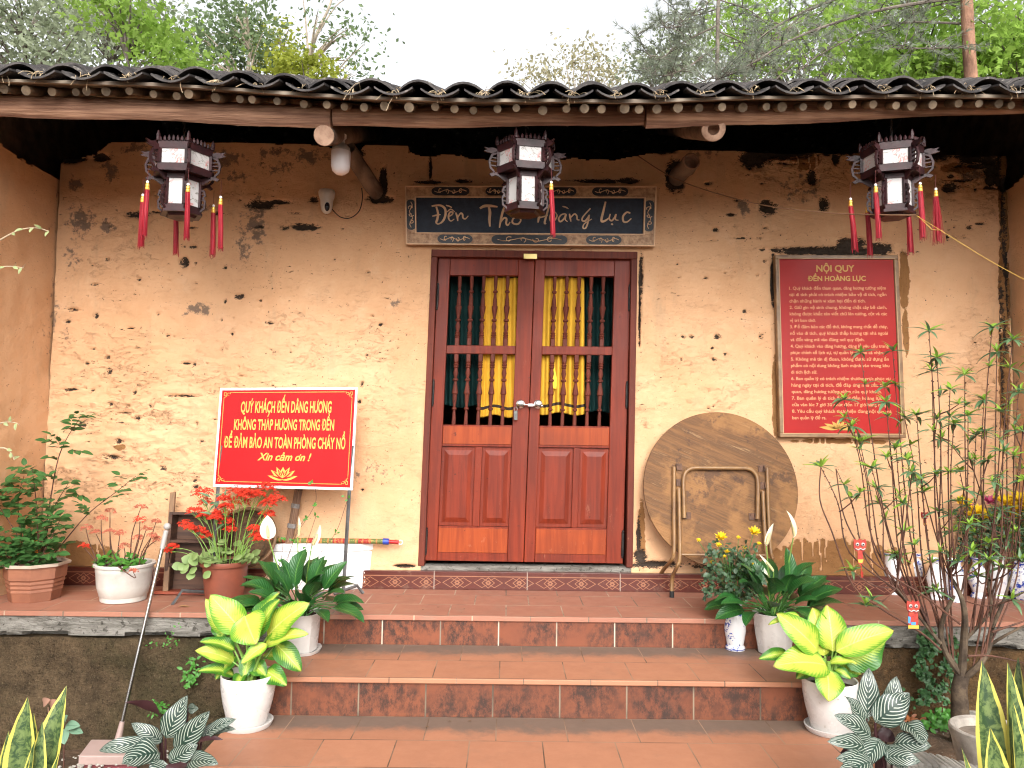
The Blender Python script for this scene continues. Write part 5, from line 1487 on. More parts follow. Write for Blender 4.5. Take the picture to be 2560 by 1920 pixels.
m_ = MB(); m_.hexa(lift(inset(P0, 1.03), zt - 0.049) + lift(inset(P0, 1.02), zt)); m_.build('box_lid', FOAM, fb, smooth=False, bevel=0.008)
m_ = MB()
for i in range(10):
    for j in range(6):
        f = (i + 0.6) / 11; z = 0.03 + (zt - 0.12) * (j + 0.5) / 6
        p = P0[1].lerp(P0[2], f); m_.ball(V((p.x - 0.003, p.y, z)), 0.006, 6, sq=(0.5, 1, 1.3))
m_.build('dimples', FOAM, fb)

def weave_mat():
    t = NT('red_green_woven_sleeve')
    sep = t.n('ShaderNodeSeparateXYZ'); t.l(t.coords(), sep.inputs[0])
    f = t.m('FRACT', t.m('MULTIPLY', sep.outputs[0], 22)); g = t.m('FRACT', t.m('MULTIPLY', sep.outputs[0], 6))
    c = t.mix(t.step(g, 0.5, 0.52), (0.30, 0.02, 0.015), (0.10, 0.13, 0.03))
    c = t.mix(t.m('MULTIPLY', t.step(t.m('ABSOLUTE', t.m('SUBTRACT', f, 0.5)), 0.36, 0.42), 0.9), c, (0.42, 0.16, 0.05))
    c = t.mix(t.m('MULTIPLY', t.step(t.noise(60, 2), 0.56, 0.6), 0.5), c, (0.5, 0.33, 0.08))
    return t.done(c, 0.6)
sp0, sp1 = at(655, 1323, c0_.y + 0.05), at(960, 1327, c0_.y + 0.05)
zz_ = zt + 0.017
sp0.z = zz_; sp1.z = zz_
stk = empty('festival_stick', (sp1.x, sp1.y, zz_), 'red and green patterned festival stick lying on the foam box, blue ring at its end', 'stick')
m_ = MB(); m_.tube([sp0, sp1], 0.017, 12); m_.build('sleeve', weave_mat(), stk)
m_ = MB(); m_.tube([sp1 - V((0.004, 0, 0)), sp1 + V((0.03, 0, 0)), sp1 + V((0.035, 0, 0))], [0.021, 0.021, 0.018], 12); m_.build('blue_ring', M('blue_plastic', (0.02, 0.05, 0.30), None, rough=0.35), stk)
m_ = MB(); m_.tube([sp1 + V((0.03, 0, -0.001)), sp1 + V((0.10, 0, -0.004))], 0.013, 12); m_.build('red_end', M('red_plastic', (0.36, 0.012, 0.014), None, rough=0.35), stk)
m_ = MB(); ce = sp1 + V((0.11, 0, -0.004)); m_.tube([ce + V((0.014 * math.cos(a), 0, 0.014 * math.sin(a))) for a in [i * 0.5236 for i in range(13)]], 0.003, 6, caps=False); m_.build('white_loop', WHITEPAINT, stk)

DKWOOD = M('dark_brown_plank', (0.105, 0.052, 0.032), (0.055, 0.030, 0.022), 4, 0.65, 0.25, 20, stretch=(0.5, 3, 8), spec=0.3)
DKRED = M('dull_red_board', (0.26, 0.06, 0.03), (0.17, 0.04, 0.022), 4, 0.55, spec=0.3)
sx0, sx1 = at(418, 1400, -0.22).x, at(570, 1400, -0.22).x
zt_ = at(480, 1277, -0.16).z
sh = empty('wooden_shelf', ((sx0 + sx1) / 2, -0.2, 0), 'dark brown open wooden shelf leaning behind the red flowered terracotta pot', 'shelf')
SHT = Matrix.Translation(V(((sx0 + sx1) / 2, -0.27, 0.0))) @ Matrix.Rotation(R(-6), 4, 'X')
wdt = (sx1 - sx0) / 2
m_ = MB(); m_.box(-wdt, 0.10, 0.02, wdt, 0.112, zt_, T=SHT); m_.build('back_board', DKWOOD, sh)
for x in (-wdt, wdt - 0.02):
    m_ = MB(); m_.box(x, 0.0, 0.02, x + 0.02, 0.0995, zt_, T=SHT); m_.build('side_board', DKWOOD, sh, bevel=0.002)
for z in (zt_ - 0.018, zt_ * 0.62, zt_ * 0.33):
    m_ = MB(); m_.box(-wdt + 0.0205, 0.0, z, wdt - 0.0205, 0.0995, z + 0.018, T=SHT); m_.build('shelf_board', DKWOOD, sh, bevel=0.002)
m_ = MB(); m_.box(-wdt - 0.06, -0.05, 0.0, wdt + 0.05, 0.12, 0.019, T=SHT); m_.build('base_board', DKRED, sh, bevel=0.003)
m_ = MB(); p0 = at(412, 1478, -0.30); p0.z = 0.0; p1 = at(431, 1231, -0.10)
d = (p1 - p0).normalized(); sdv = d.cross(V((0, 1, 0))).normalized() * 0.017; th = V((0, 0.022, 0))
m_.hexa([p0 - sdv, p0 + sdv, p0 + sdv + th, p0 - sdv + th, p1 - sdv, p1 + sdv, p1 + sdv + th, p1 - sdv + th])
tag(m_.build('wooden_batten', M('raw_batten_wood', (0.24, 0.14, 0.075), (0.15, 0.085, 0.05), 6, 0.7, 0.3, 30, stretch=(4, 4, 0.4)), loc=p0, bevel=0.003), 'narrow brown batten leaning on the wall beside the dark shelf', 'plank')

# woven basket lying on its side behind the red flowers
BASK = M('dark_woven_cane', (0.16, 0.09, 0.045), (0.07, 0.042, 0.026), 30, 0.75, 0.8, 55, spec=0.25)
bc = at(618, 1345, -0.17)
bk = empty('cane_basket', bc, 'dark cane basket leaning behind the red flowers, rim towards the wall', 'basket')
Tb = Matrix.Rotation(R(14), 3, 'Y') @ Matrix.Rotation(R(72), 3, 'X')
m_ = MB(); m_.lathe([(0.02, -0.06), (0.10, -0.055), (0.155, -0.03), (0.178, 0.01), (0.185, 0.03), (0.178, 0.03), (0.15, -0.02), (0.1, -0.045)], bc, 36, T=Tb, cap0=True, cap1=True); m_.build('bowl', BASK, bk)
m_ = MB(); m_.tube([bc + Tb @ V((0.185 * math.cos(a), 0.185 * math.sin(a), 0.03)) for a in [i * 2 * math.pi / 40 for i in range(41)]], 0.011, 8, caps=False); m_.build('rim', M('cane_rim', (0.20, 0.11, 0.05), (0.12, 0.065, 0.03), 20, 0.6), bk)

# bundle of bamboo sticks bound with cord
bb = empty('bamboo_broom', (at(715, 1400, -0.12).x, -0.12, 0), 'brown bamboo broom handle bound with grey cord leaning under the notice sign', 'broom')
p0 = at(702, 1440, -0.10); p0.z = 0.02; p1 = at(748, 1215, -0.06)
d = (p1 - p0).normalized(); a = d.cross(V((0, 1, 0))).normalized(); b2 = d.cross(a)
m_ = MB()
for q in range(9):
    an = q * 0.7; r_ = 0.020 if q else 0
    o = a * math.cos(an) * r_ + b2 * math.sin(an) * r_
    m_.tube([p0 + o * 1.2, p0.lerp(p1, 0.5) + o * 0.8, p1 + o + d * random.uniform(-0.02, 0.03)], 0.0075, 6)
m_.build('sticks', M('brown_bamboo', (0.22, 0.125, 0.075), (0.11, 0.06, 0.04), 9, 0.6, stretch=(3, 3, 0.5)), bb)
for f in (0.60, 0.80):
    m_ = MB(); c = p0.lerp(p1, f); m_.tube([c - d * 0.014, c + d * 0.014], 0.0295, 12); m_.build('binding', M('grey_binding_cord', (0.26, 0.24, 0.23), (0.16, 0.15, 0.14), 60, 0.8), bb)
m_ = MB()
for q in range(60):
    m_.tube([p0 + V((random.gauss(0, .012), random.gauss(0, .01), 0.15)), p0 + V((random.gauss(-0.05, 0.05), random.gauss(-0.03, .03), 0.004))], 0.0018, 3, caps=False)
m_.build('bristles', STRAW, bb)

# dustpan with a long steel handle
DPINK = M('mauve_plastic', (0.38, 0.27, 0.24), (0.32, 0.23, 0.20), 4, 0.4)
h0 = at(297, 1842, -0.89); h1 = at(418, 1316, -0.725)
e_ = at(371, 1520, EDGE - 0.02)
dp = empty('dustpan', (h0.x, h0.y, GZ), 'mauve dustpan whose long steel handle leans on the terrace edge', 'dustpan')
m_ = MB(); m_.tube([h0 + (h1 - h0) * 0.03, h1 - (h1 - h0) * 0.06], 0.0105, 12); m_.build('handle_tube', CHROME, dp)
m_ = MB(); m_.tube([h1 - (h1 - h0) * 0.11, h1 - (h1 - h0) * 0.02], 0.0135, 12); m_.ball(h1, 0.020, 12); m_.build('handle_grip', M('grey_grip', (0.36, 0.33, 0.31), None, rough=0.4), dp)
m_ = MB(); m_.tube([h0 - (h1 - h0) * 0.02, h0 + (h1 - h0) * 0.07], [0.019, 0.013], 12); m_.build('socket', DPINK, dp)
q0, q1, q2, q3 = gnd(196, 1888, -0.72), gnd(345, 1888, -0.72), gnd(322, 1848, -0.695), gnd(228, 1848, -0.695)
m_ = MB()
lowr = lambda p, z: V((p.x, p.y, z))
m_.hexa([lowr(q0, -0.775), lowr(q1, -0.775), lowr(q2, -0.775), lowr(q3, -0.775), q0 + V((0, 0, -0.004)), q1 + V((0, 0, -0.004)), q2, q3])
m_.build('pan', DPINK, dp, smooth=False, bevel=0.006)
m_ = MB(); m_.hexa([lowr(q0, -0.80) + V((-.012, -.03, 0)), lowr(q1, -0.80) + V((.012, -.03, 0)), lowr(q2, -0.80), lowr(q3, -0.80), lowr(q0, -0.7755) + V((-.004, -.01, 0)), lowr(q1, -0.7755) + V((.004, -.01, 0)), lowr(q2, -0.7755), lowr(q3, -0.7755)])
m_.build('pan_lip', M('maroon_plastic', (0.16, 0.03, 0.04), None, rough=0.4), dp, smooth=False, bevel=0.004)
# ------------------------------------------------------------------ plants
random.seed(21)
def dieff_mat(name, yellow, green, spread):
    t = NT(name)
    sep = t.n('ShaderNodeSeparateXYZ'); t.l(t.coords('UV'), sep.inputs[0])
    a = t.m('MULTIPLY', t.m('ABSOLUTE', t.m('SUBTRACT', sep.outputs[0], 0.5)), 2.0); v = sep.outputs[1]
    nz = t.noise(14, 4, 0.7)
    vein = t.m('SINE', t.m('MULTIPLY', t.m('SUBTRACT', v, t.m('MULTIPLY', a, 0.30)), 95))
    g = t.m('ADD', t.m('ADD', a, t.m('MULTIPLY', t.m('SUBTRACT', nz, 0.5), 0.95)), t.m('MULTIPLY', vein, 0.10))
    c = t.mix(t.step(g, spread - 0.22, spread + 0.18), yellow, green)
    c = t.mix(t.m('MULTIPLY', t.step(a, 0.07, 0.02), 0.6), c, (0.72, 0.70, 0.22))
    c = t.mix(t.m('MULTIPLY', t.step(nz, 0.52, 0.7), 0.45), c, (0.20, 0.38, 0.03))
    c = t.mix(t.m('MULTIPLY', t.step(v, 0.955, 0.985), 0.8), c, (0.25, 0.13, 0.05))
    nm = t.bump(vein, 0.25, 0.002)
    return t.done(c, 0.34, nm, 0, 0.45, 0.22)
DIEF = dieff_mat('lime_yellow_leaf', (0.46, 0.52, 0.07), (0.12, 0.30, 0.02), 0.74)
DIEFG = dieff_mat('lime_leaf_with_green_rim', (0.34, 0.47, 0.055), (0.04, 0.16, 0.016), 0.42)
STEMG = leafmat('light_green_stem', (0.16, 0.28, 0.05), trans=0.0)
STEMD = leafmat('dark_green_stem', (0.045, 0.13, 0.025), trans=0.0)
def cala_mat():
    t = NT('silver_striped_leaf')
    sep = t.n('ShaderNodeSeparateXYZ'); t.l(t.coords('UV'), sep.inputs[0])
    a = t.m('MULTIPLY', t.m('ABSOLUTE', t.m('SUBTRACT', sep.outputs[0], 0.5)), 2.0); v = sep.outputs[1]
    nz = t.m('MULTIPLY', t.m('SUBTRACT', t.noise(9, 3), 0.5), 0.05)
    ph = t.m('FRACT', t.m('MULTIPLY', t.m('SUBTRACT', t.m('ADD', v, nz), t.m('MULTIPLY', t.m('POWER', a, 1.3), 0.42)), 9.0))
    st = t.step(t.m('ABSOLUTE', t.m('SUBTRACT', ph, 0.5)), 0.18, 0.10)
    st = t.m('MULTIPLY', st, t.m('MULTIPLY', t.step(a, 0.02, 0.10), t.step(a, 0.99, 0.86)))
    c = t.mix(t.noise(5, 2), (0.006, 0.022, 0.015), (0.016, 0.045, 0.027))
    c = t.mix(t.m('MULTIPLY', st, 0.92), c, (0.42, 0.45, 0.38))
    nm = t.bump(ph, 0.12, 0.002)
    return t.done(c, 0.36, nm, 0, 0.45, 0.12)
CALA = cala_mat()
CALAUNDER = leafmat('purple_leaf_underside', (0.045, 0.016, 0.018), trans=0.1)
def snake_mat():
    t = NT('yellow_edged_snake_leaf')
    sep = t.n('ShaderNodeSeparateXYZ'); t.l(t.coords('UV'), sep.inputs[0])
    a = t.m('MULTIPLY', t.m('ABSOLUTE', t.m('SUBTRACT', sep.outputs[0], 0.5)), 2.0)
    cb = t.n('ShaderNodeCombineXYZ'); t.put(cb.inputs[0], t.m('MULTIPLY', sep.outputs[0], 0.9)); t.put(cb.inputs[1], t.m('MULTIPLY', sep.outputs[1], 9.0))
    gx_ = t.n('ShaderNodeVectorMath', operation='ADD'); t.l(cb.outputs[0], gx_.inputs[0]); t.l(t.coords('Object'), gx_.inputs[1])
    nz = t.noise(3.2, 5, 0.7, gx_.outputs[0], 0.6)
    c = t.mix(t.step(nz, 0.40, 0.60), (0.020, 0.050, 0.016), (0.13, 0.18, 0.055))
    c = t.mix(t.step(t.m('ADD', a, t.m('MULTIPLY', t.m('SUBTRACT', nz, 0.5), 0.12)), 0.70, 0.75), c, (0.54, 0.47, 0.09))
    return t.done(c, 0.4, None, 0, 0.45, 0.08)
SNAKE = snake_mat()
LILY = leafmat('glossy_dark_lily_leaf', (0.022, 0.095, 0.020), rib=(0.08, 0.20, 0.04), vein=0.30, rough=0.30, trans=0.10, spec=0.55, freq=13, var=0.45, vs=6)
SPATHE = leafmat('cream_white_spathe', (0.80, 0.77, 0.62), rib=(0.62, 0.68, 0.42), vein=0.1, rough=0.5, trans=0.3, var=0.05)
SPADIX = M('cream_spadix', (0.62, 0.52, 0.26), (0.50, 0.42, 0.20), 60, 0.7, 0.6, 200)
ROSELEAF = leafmat('dark_rose_leaf', (0.05, 0.14, 0.035), rib=(0.09, 0.20, 0.05), vein=0.15, trans=0.22, var=0.5, vs=9)
ROSELEAF2 = leafmat('blue_green_rose_leaf', (0.17, 0.29, 0.19), rib=(0.08, 0.16, 0.10), vein=0.2, trans=0.15)
SUCC = leafmat('grey_green_round_leaf', (0.16, 0.24, 0.075), tip=(0.22, 0.30, 0.11), rough=0.5, trans=0.1, var=0.4, vs=8)
REDPETAL = leafmat('scarlet_petal', (0.62, 0.045, 0.022), trans=0.2, var=0.35, vs=40)
PINKPETAL = leafmat('coral_faded_petal', (0.52, 0.15, 0.09), trans=0.2, var=0.5, vs=40)
YELPETAL = leafmat('bright_yellow_petal', (0.80, 0.58, 0.02), trans=0.2, var=0.15)
MAGPETAL = leafmat('magenta_petal', (0.42, 0.06, 0.16), trans=0.2, var=0.3)
MUMLEAF = leafmat('grey_green_mum_leaf', (0.045, 0.085, 0.040), trans=0.12, var=0.5, vs=12)
TWIG = M('red_brown_twig', (0.125, 0.055, 0.035), (0.065, 0.032, 0.024), 14, 0.7, 0.4, 60, spec=0.25)
BARK = M('grey_brown_bark', (0.125, 0.09, 0.06), (0.045, 0.033, 0.025), 9, 0.9, 0.9, 30, spec=0.1)
PEACHLEAF = leafmat('narrow_peach_leaf', (0.095, 0.18, 0.085), tip=(0.15, 0.25, 0.12), rib=(0.24, 0.34, 0.15), rough=0.42, trans=0.28, var=0.4, vs=7)
PEACHNEW = leafmat('fresh_peach_leaf', (0.25, 0.42, 0.05), rib=(0.36, 0.5, 0.12), trans=0.35, var=0.3, vs=7)
IVY = leafmat('ivy_leaf', (0.035, 0.095, 0.030), rib=(0.10, 0.18, 0.07), trans=0.1, var=0.55, vs=9)
FERN = leafmat('bright_fern_leaf', (0.075, 0.24, 0.035), trans=0.25, var=0.35, vs=9)
PALEGREEN = leafmat('pale_green_leaf', (0.30, 0.36, 0.16), trans=0.3, var=0.35, vs=9)
POTWHITE = M('white_glazed_pot', (0.64, 0.61, 0.58), (0.56, 0.53, 0.50), 5, 0.28, spec=0.5, spots=((0.42, 0.36, 0.30), 22, 0.68))
POTOLD = M('old_white_plastic', (0.58, 0.56, 0.52), (0.48, 0.45, 0.40), 5, 0.45, spec=0.4, spots=((0.40, 0.34, 0.27), 10, 0.68))
TERRA = M('terracotta_plastic', (0.30, 0.125, 0.072), (0.24, 0.10, 0.06), 6, 0.55, 0.1, 60, spec=0.35, spots=((0.17, 0.10, 0.07), 14, 0.68))
TERRAD = M('brown_red_plastic', (0.215, 0.062, 0.035), (0.165, 0.05, 0.03), 5, 0.5, spec=0.35)
RIMCREAM = M('cream_rim', (0.52, 0.42, 0.34), (0.44, 0.34, 0.26), 6, 0.5)
POTSOIL = M('dark_potting_soil', (0.06, 0.042, 0.03), (0.025, 0.018, 0.014), 30, 0.95, 1.0, 60, spec=0.1, spots=((0.42, 0.40, 0.37), 45, 0.66))

lobe = lambda t: math.sin(math.pi * min(1, t) ** 0.72) ** 0.75
lance = lambda t: math.sin(math.pi * t ** 0.6) ** 1.0
sword = lambda t: min(1.0, 0.5 + 0.9 * t) * (1 - max(0, (t - 0.74) / 0.26) ** 1.8)
oval_ = lambda t: math.sin(math.pi * t ** 0.95) ** 0.6

def pot(root, c, prof, mat, name='pot', soil_r=None, soil_z=None, poly=None, n=36, rot=0.0):
    m_ = MB(); m_.lathe(prof, c, n, poly=poly, cap1=False); o = m_.build(name, mat, root, angle=35)
    if soil_r:
        m_ = MB(); k = 16
        i0 = len(m_.v); m_.v.append(V(c) + V((0, 0, soil_z + 0.008)))
        for j in (0.35, 0.7, 1.0):
            for q in range(k):
                a = 2 * math.pi * q / k; m_.v.append(V(c) + V((soil_r * j * math.cos(a), soil_r * j * math.sin(a), soil_z + random.uniform(-.006, .008))))
        for q in range(k):
            m_.face((i0, i0 + 1 + q, i0 + 1 + (q + 1) % k))
            for j in range(2): m_.face((i0 + 1 + j * k + q, i0 + 1 + (j + 1) * k + q, i0 + 1 + (j + 1) * k + (q + 1) % k, i0 + 1 + j * k + (q + 1) % k))
        m_.build('soil', POTSOIL, root)
    return o
def stalk(m_, a, b, r0, r1, bow=0.15, m=0, n=6):
    a = V(a); b = V(b); mid = a.lerp(b, 0.5) + V((0, 0, 1)) * (b - a).length * bow
    m_.tube([a, a.lerp(mid, .5) + V((0, 0, .2 * bow * (b - a).length)), mid, mid.lerp(b, .5) + V((0, 0, .1 * bow * (b - a).length)), b], [r0, r0 * .9, (r0 + r1) / 2, r1, r1], n, m, caps=False)

# ---- two dieffenbachias with lime yellow leaves
def dieffenbachia(cpx, cpy, z, lab, leaves, s=1.0):
    c = gnd(cpx, cpy, z)
    c.y += 0.115
    c = V((at(cpx, cpy, c.y).x, c.y, z))
    root = empty('potted_dieffenbachia', c, lab, 'potted plant', 'dieffenbachias on the steps')
    P = [(0.075, 0.012), (0.086, 0.014), (0.100, 0.06), (0.115, 0.12), (0.124, 0.18), (0.127, 0.238), (0.125, 0.244), (0.120, 0.240), (0.117, 0.20), (0.114, 0.18)]
    pot(root, c, [(r * s, h * s) for r, h in P], POTWHITE, soil_r=0.116 * s, soil_z=0.205 * s)
    m_ = MB(); m_.lathe([(r * s, h * s) for r, h in [(0.09, 0.0), (0.108, 0.001), (0.116, 0.014), (0.119, 0.026), (0.115, 0.027), (0.108, 0.014), (0.05, 0.011)]], c, 36, cap1=False); m_.build('saucer', POTWHITE, root)
    top = c + V((0, 0, 0.20 * s))
    fo = MB(); stm = MB()
    for q in range(3):
        a = q * 2.1; stm.tube([top + V((0.02 * math.cos(a), 0.02 * math.sin(a), 0)), top + V((0.03 * math.cos(a), 0.03 * math.sin(a), 0.13))], [0.012, 0.009], 8)
    for (bx, by, tx_, ty_, wpx, dyb, dyt, arch, mi, face) in leaves:
        b_ = at(bx, by, c.y + dyb); t_ = at(tx_, ty_, c.y + dyt)
        W_ = wpx * mpp(c.y + (dyb + dyt) / 2)
        fo.leaf2(b_, t_, W_, arch, face, seg=12, fold=random.uniform(.1, .3), wave=random.uniform(.04, .08), twist=random.uniform(-.35, .35), shape=lobe, m=mi)
        stalk(stm, top + V((random.uniform(-.03, .03), random.uniform(-.03, .03), 0.0)), b_ + (t_ - b_) * 0.02, 0.0075, 0.004, 0.10)
    stm.build('stems', STEMG, root)
    fo.build('foliage', [DIEF, DIEFG], root, angle=180)
    return root
LL = [(606, 1578, 527, 1486, 76, .02, .02, .30, 0, (0.2, -1, .35)), (572, 1590, 514, 1496, 46, .08, .10, .2, 0, (0.3, -1, .3)),
      (612, 1540, 640, 1612, 96, .0, -.10, .15, 0, (0, -1, .35)), (648, 1575, 700, 1482, 62, .06, .12, .5, 1, (-.5, -1, .3)),
      (668, 1590, 776, 1506, 74, .02, .0, .25, 0, (-.1, -.9, .6)), (640, 1590, 700, 1496, 66, .0, .02, .25, 1, (-.6, -1, .2)),
      (660, 1618, 775, 1592, 44, .0, -.03, .45, 0, (0, -.6, .9)), (588, 1626, 498, 1606, 42, .0, -.02, .4, 1, (0, -.6, .9)),
      (584, 1655, 484, 1632, 46, .02, -.05, .45, 0, (0, -.7, .8)), (586, 1690, 494, 1684, 38, .03, -.02, .6, 1, (0, -.6, .9)),
      (690, 1610, 752, 1682, 56, .05, .02, .3, 1, (.3, -.8, .5)), (660, 1676, 718, 1716, 52, .0, -.06, .35, 1, (.1, -.8, .7)),
      (608, 1684, 590, 1722, 36, -.02, -.11, .3, 1, (0, -.9, .5)), (668, 1610, 604, 1660, 36, -.05, -.10, .3, 0, (0, -.8, .6)),
      (655, 1640, 730, 1650, 46, .06, .05, .4, 1, (0, -.6, .9)), (560, 1560, 548, 1600, 50, .1, .06, .3, 1, (0, -.8, .5)),
      (630, 1660, 668, 1690, 44, .0, -.03, .4, 1, (0, -.8, .6)), (590, 1640, 540, 1700, 40, .05, .0, .4, 1, (0, -.7, .6)), (625, 1640, 610, 1700, 40, .0, -.05, .3, 1, (0, -.9, .4))]
dieffenbachia(617, 1838, Z2, 'left lime yellow dieffenbachia in a round white pot, beside the mossy wall', LL)
RL = [(2045, 1628, 1936, 1536, 74, .0, .0, .3, 0, (.2, -1, .45)), (2010, 1566, 1918, 1570, 28, .08, .03, .9, 0, (0, -.6, .8)),
      (2062, 1640, 2028, 1518, 72, .04, .08, .2, 0, (0.1, -1, .3)), (2082, 1630, 2068, 1512, 80, .02, .08, .25, 0, (-.2, -1, .3)),
      (2090, 1628, 2234, 1574, 72, .0, -.02, .35, 0, (0, -.85, .6)), (2105, 1650, 2216, 1604, 92, .03, .02, .3, 1, (0, -1, .25)),
      (2066, 1664, 1930, 1668, 88, -.02, -.08, .35, 0, (0, -.75, .8)), (1968, 1634, 1896, 1652, 34, .06, .03, .4, 1, (0, -.7, .7)),
      (2066, 1676, 2068, 1756, 76, -.05, -.16, .35, 0, (0, -1, .4)), (2072, 1658, 2142, 1660, 26, -.02, -.05, .5, 0, (0, -.6, .8)),
      (2085, 1672, 2126, 1700, 26, .0, -.03, .5, 1, (0, -.7, .7)), (2050, 1650, 1990, 1700, 46, .04, .0, .4, 1, (0, -.7, .7)), (2090, 1650, 2150, 1690, 60, .06, .04, .4, 1, (0, -.7, .7)),
      (2066, 1640, 2100, 1540, 60, .08, .12, .3, 1, (0, -1, .3))]
dieffenbachia(2076, 1850, Z2, 'right lime yellow dieffenbachia in a round white pot, below the slender vase', RL, 1.0)

# ---- two peace lilies
def peace_lily(cpx, cpy, z, lab, fluted, leaves_n, centre, flowers, seed, rx, ry):
    random.seed(seed)
    c = gnd(cpx, cpy, z); c.y += 0.105; c = V((at(cpx, cpy, c.y).x, c.y, z))
    root = empty('potted_peace_lily', c, lab, 'potted plant', 'peace lilies on the steps')
    if fluted:
        P = [(0.078, 0.0), (0.088, 0.004), (0.105, 0.10), (0.117, 0.215), (0.121, 0.222), (0.116, 0.224), (0.108, 0.20)]
        pot(root, c, P, POTWHITE, soil_r=0.108, soil_z=0.2, poly=lambda an: 1 - 0.03 * abs(math.sin(an * 5)), n=60)
    else:
        P = [(0.092, 0.012), (0.100, 0.014), (0.108, 0.10), (0.115, 0.205), (0.119, 0.212), (0.114, 0.214), (0.106, 0.19)]
        pot(root, c, P, POTWHITE, soil_r=0.106, soil_z=0.19, poly=lambda an: 1 / max(abs(math.cos(an)), abs(math.sin(an))) ** 0.30, n=48)
        m_ = MB(); m_.lathe([(0.10, 0), (0.118, 0.002), (0.124, 0.018), (0.118, 0.019), (0.10, 0.011)], c, 40, poly=lambda an: 1 / max(abs(math.cos(an)), abs(math.sin(an))) ** 0.25, cap1=False); m_.build('saucer', POTWHITE, root)
    top = c + V((0, 0, 0.2))
    fo = MB(); stm = MB()
    for i in range(leaves_n):
        az = i * 2.399 + random.uniform(-.3, .3)
        lift_ = (i + 0.5) / leaves_n                    # inner leaves stand up, outer ones hang
        el = R(78 - 92 * lift_ ** 1.1 + random.uniform(-10, 10))
        reach = random.uniform(0.5, 1.0)
        d = V((math.cos(az) * math.cos(el), math.sin(az) * math.cos(el) * 0.8, math.sin(el)))
        b_ = top + V((math.cos(az) * 0.05 * rx, math.sin(az) * 0.05, 0.03)) + V((d.x * rx, d.y, max(d.z, 0.15) * ry)) * (0.075 + 0.075 * reach)
        L = random.uniform(0.15, 0.225)
        up_ = V((-d.x * 0.6 + random.uniform(-.6, .6), -d.y * 0.6 - 0.45 + random.uniform(-.4, .4), 1.0))
        fo.leaf(b_, d + V((0, 0, 0.15)), L, L * random.uniform(0.46, 0.58), up_, bend=random.uniform(0.5, 1.25), fold=0.28, seg=8, shape=lobe, wave=0.03)
        stalk(stm, top + V((random.uniform(-.04, .04), random.uniform(-.04, .04), -0.01)), b_, 0.0045, 0.003, 0.12)
    stm.build('stems', STEMD, root)
    fo.build('foliage', LILY, root, angle=180)
    for (bx, by, tx_, ty_, wpx, dy, face, arch) in flowers:
        b_ = at(bx, by, c.y + dy); t_ = at(tx_, ty_, c.y + dy)
        f = MB()
        f.leaf2(b_, t_, wpx * mpp(c.y), arch, face, seg=12, fold=0.12 if wpx > 30 else 0.75, shape=lambda t: (math.sin(math.pi * t ** 0.7) ** 0.7) * (1 if t < 0.9 else (1 - t) * 10) if t < 0.999 else 0)
        o = f.build('white_flower', SPATHE, root, angle=180)
        s_ = MB(); fv = V(face).normalized()
        s_.tube([b_.lerp(t_, 0.10) + fv * 0.010, b_.lerp(t_, 0.35) + fv * 0.016, b_.lerp(t_, 0.58) + fv * 0.014], [0.007, 0.008, 0.004], 8)
        s_.build('spadix', SPADIX, o)
        s_ = MB(); s_.tube(curve_pts([top + V((random.uniform(-.03, .03), 0, 0)), (top + b_) / 2 + V(((b_ - top).x * 0.15, 0, 0.03)), b_], 5), 0.0032, 6); s_.build('flower_stalk', STEMG, o)
    return root
peace_lily(745, 1642, Z1, 'peace lily with three white flowers in front of the foam box', False, 50, None,
           [(672, 1349, 669, 1288, 40, -.02, (0, -1, .1), .1), (744, 1342, 746, 1290, 12, .02, (.7, -.6, 0), .1), (779, 1366, 800, 1311, 24, .0, (.6, -.8, 0), .15)], 5, 1.15, 0.9)
peace_lily(1936, 1645, Z1, 'peace lily in a fluted white pot beside the vase of chrysanthemums', True, 48, None,
           [(1916, 1365, 1934, 1308, 18, .0, (-.6, -.8, 0), .15), (1983, 1345, 1964, 1276, 20, .0, (.5, -.8, 0), .3), (1934, 1430, 1897, 1385, 11, -.05, (.2, -1, 0), .1), (1918, 1458, 1911, 1420, 14, -.08, (0, -1, 0), .05)], 8, 1.1, 1.0)

# ---- silver striped calatheas in the bed
def calathea(cx, cy, Y, lab, leaves, seed):
    random.seed(seed)
    c = at(cx, cy, Y); c.z = GZ + 0.06
    root = empty('calathea', c, lab, 'plant', 'striped calatheas at the foot of the steps')
    fo = MB(); st_ = MB()
    for (bx, by, tx_, ty_, wpx, dyb, dyt, arch, mi, face) in leaves:
        b_ = at(bx, by, Y + dyb); t_ = at(tx_, ty_, Y + dyt)
        fo.leaf2(b_, t_, wpx * 0.85 * mpp(Y), arch, face, seg=12, fold=0.16, wave=0.07, twist=random.uniform(-.5, .5), shape=lobe, m=mi)
        g = V((c.x + (b_.x - c.x) * 0.25, c.y + (b_.y - c.y) * .25, GZ - 0.02))
        stalk(st_, g, b_, 0.006, 0.004, 0.06)
    st_.build('stems', CALAUNDER, root)
    fo.build('foliage', [CALA, CALAUNDER], root, angle=180)
    return root
CY = -2.35
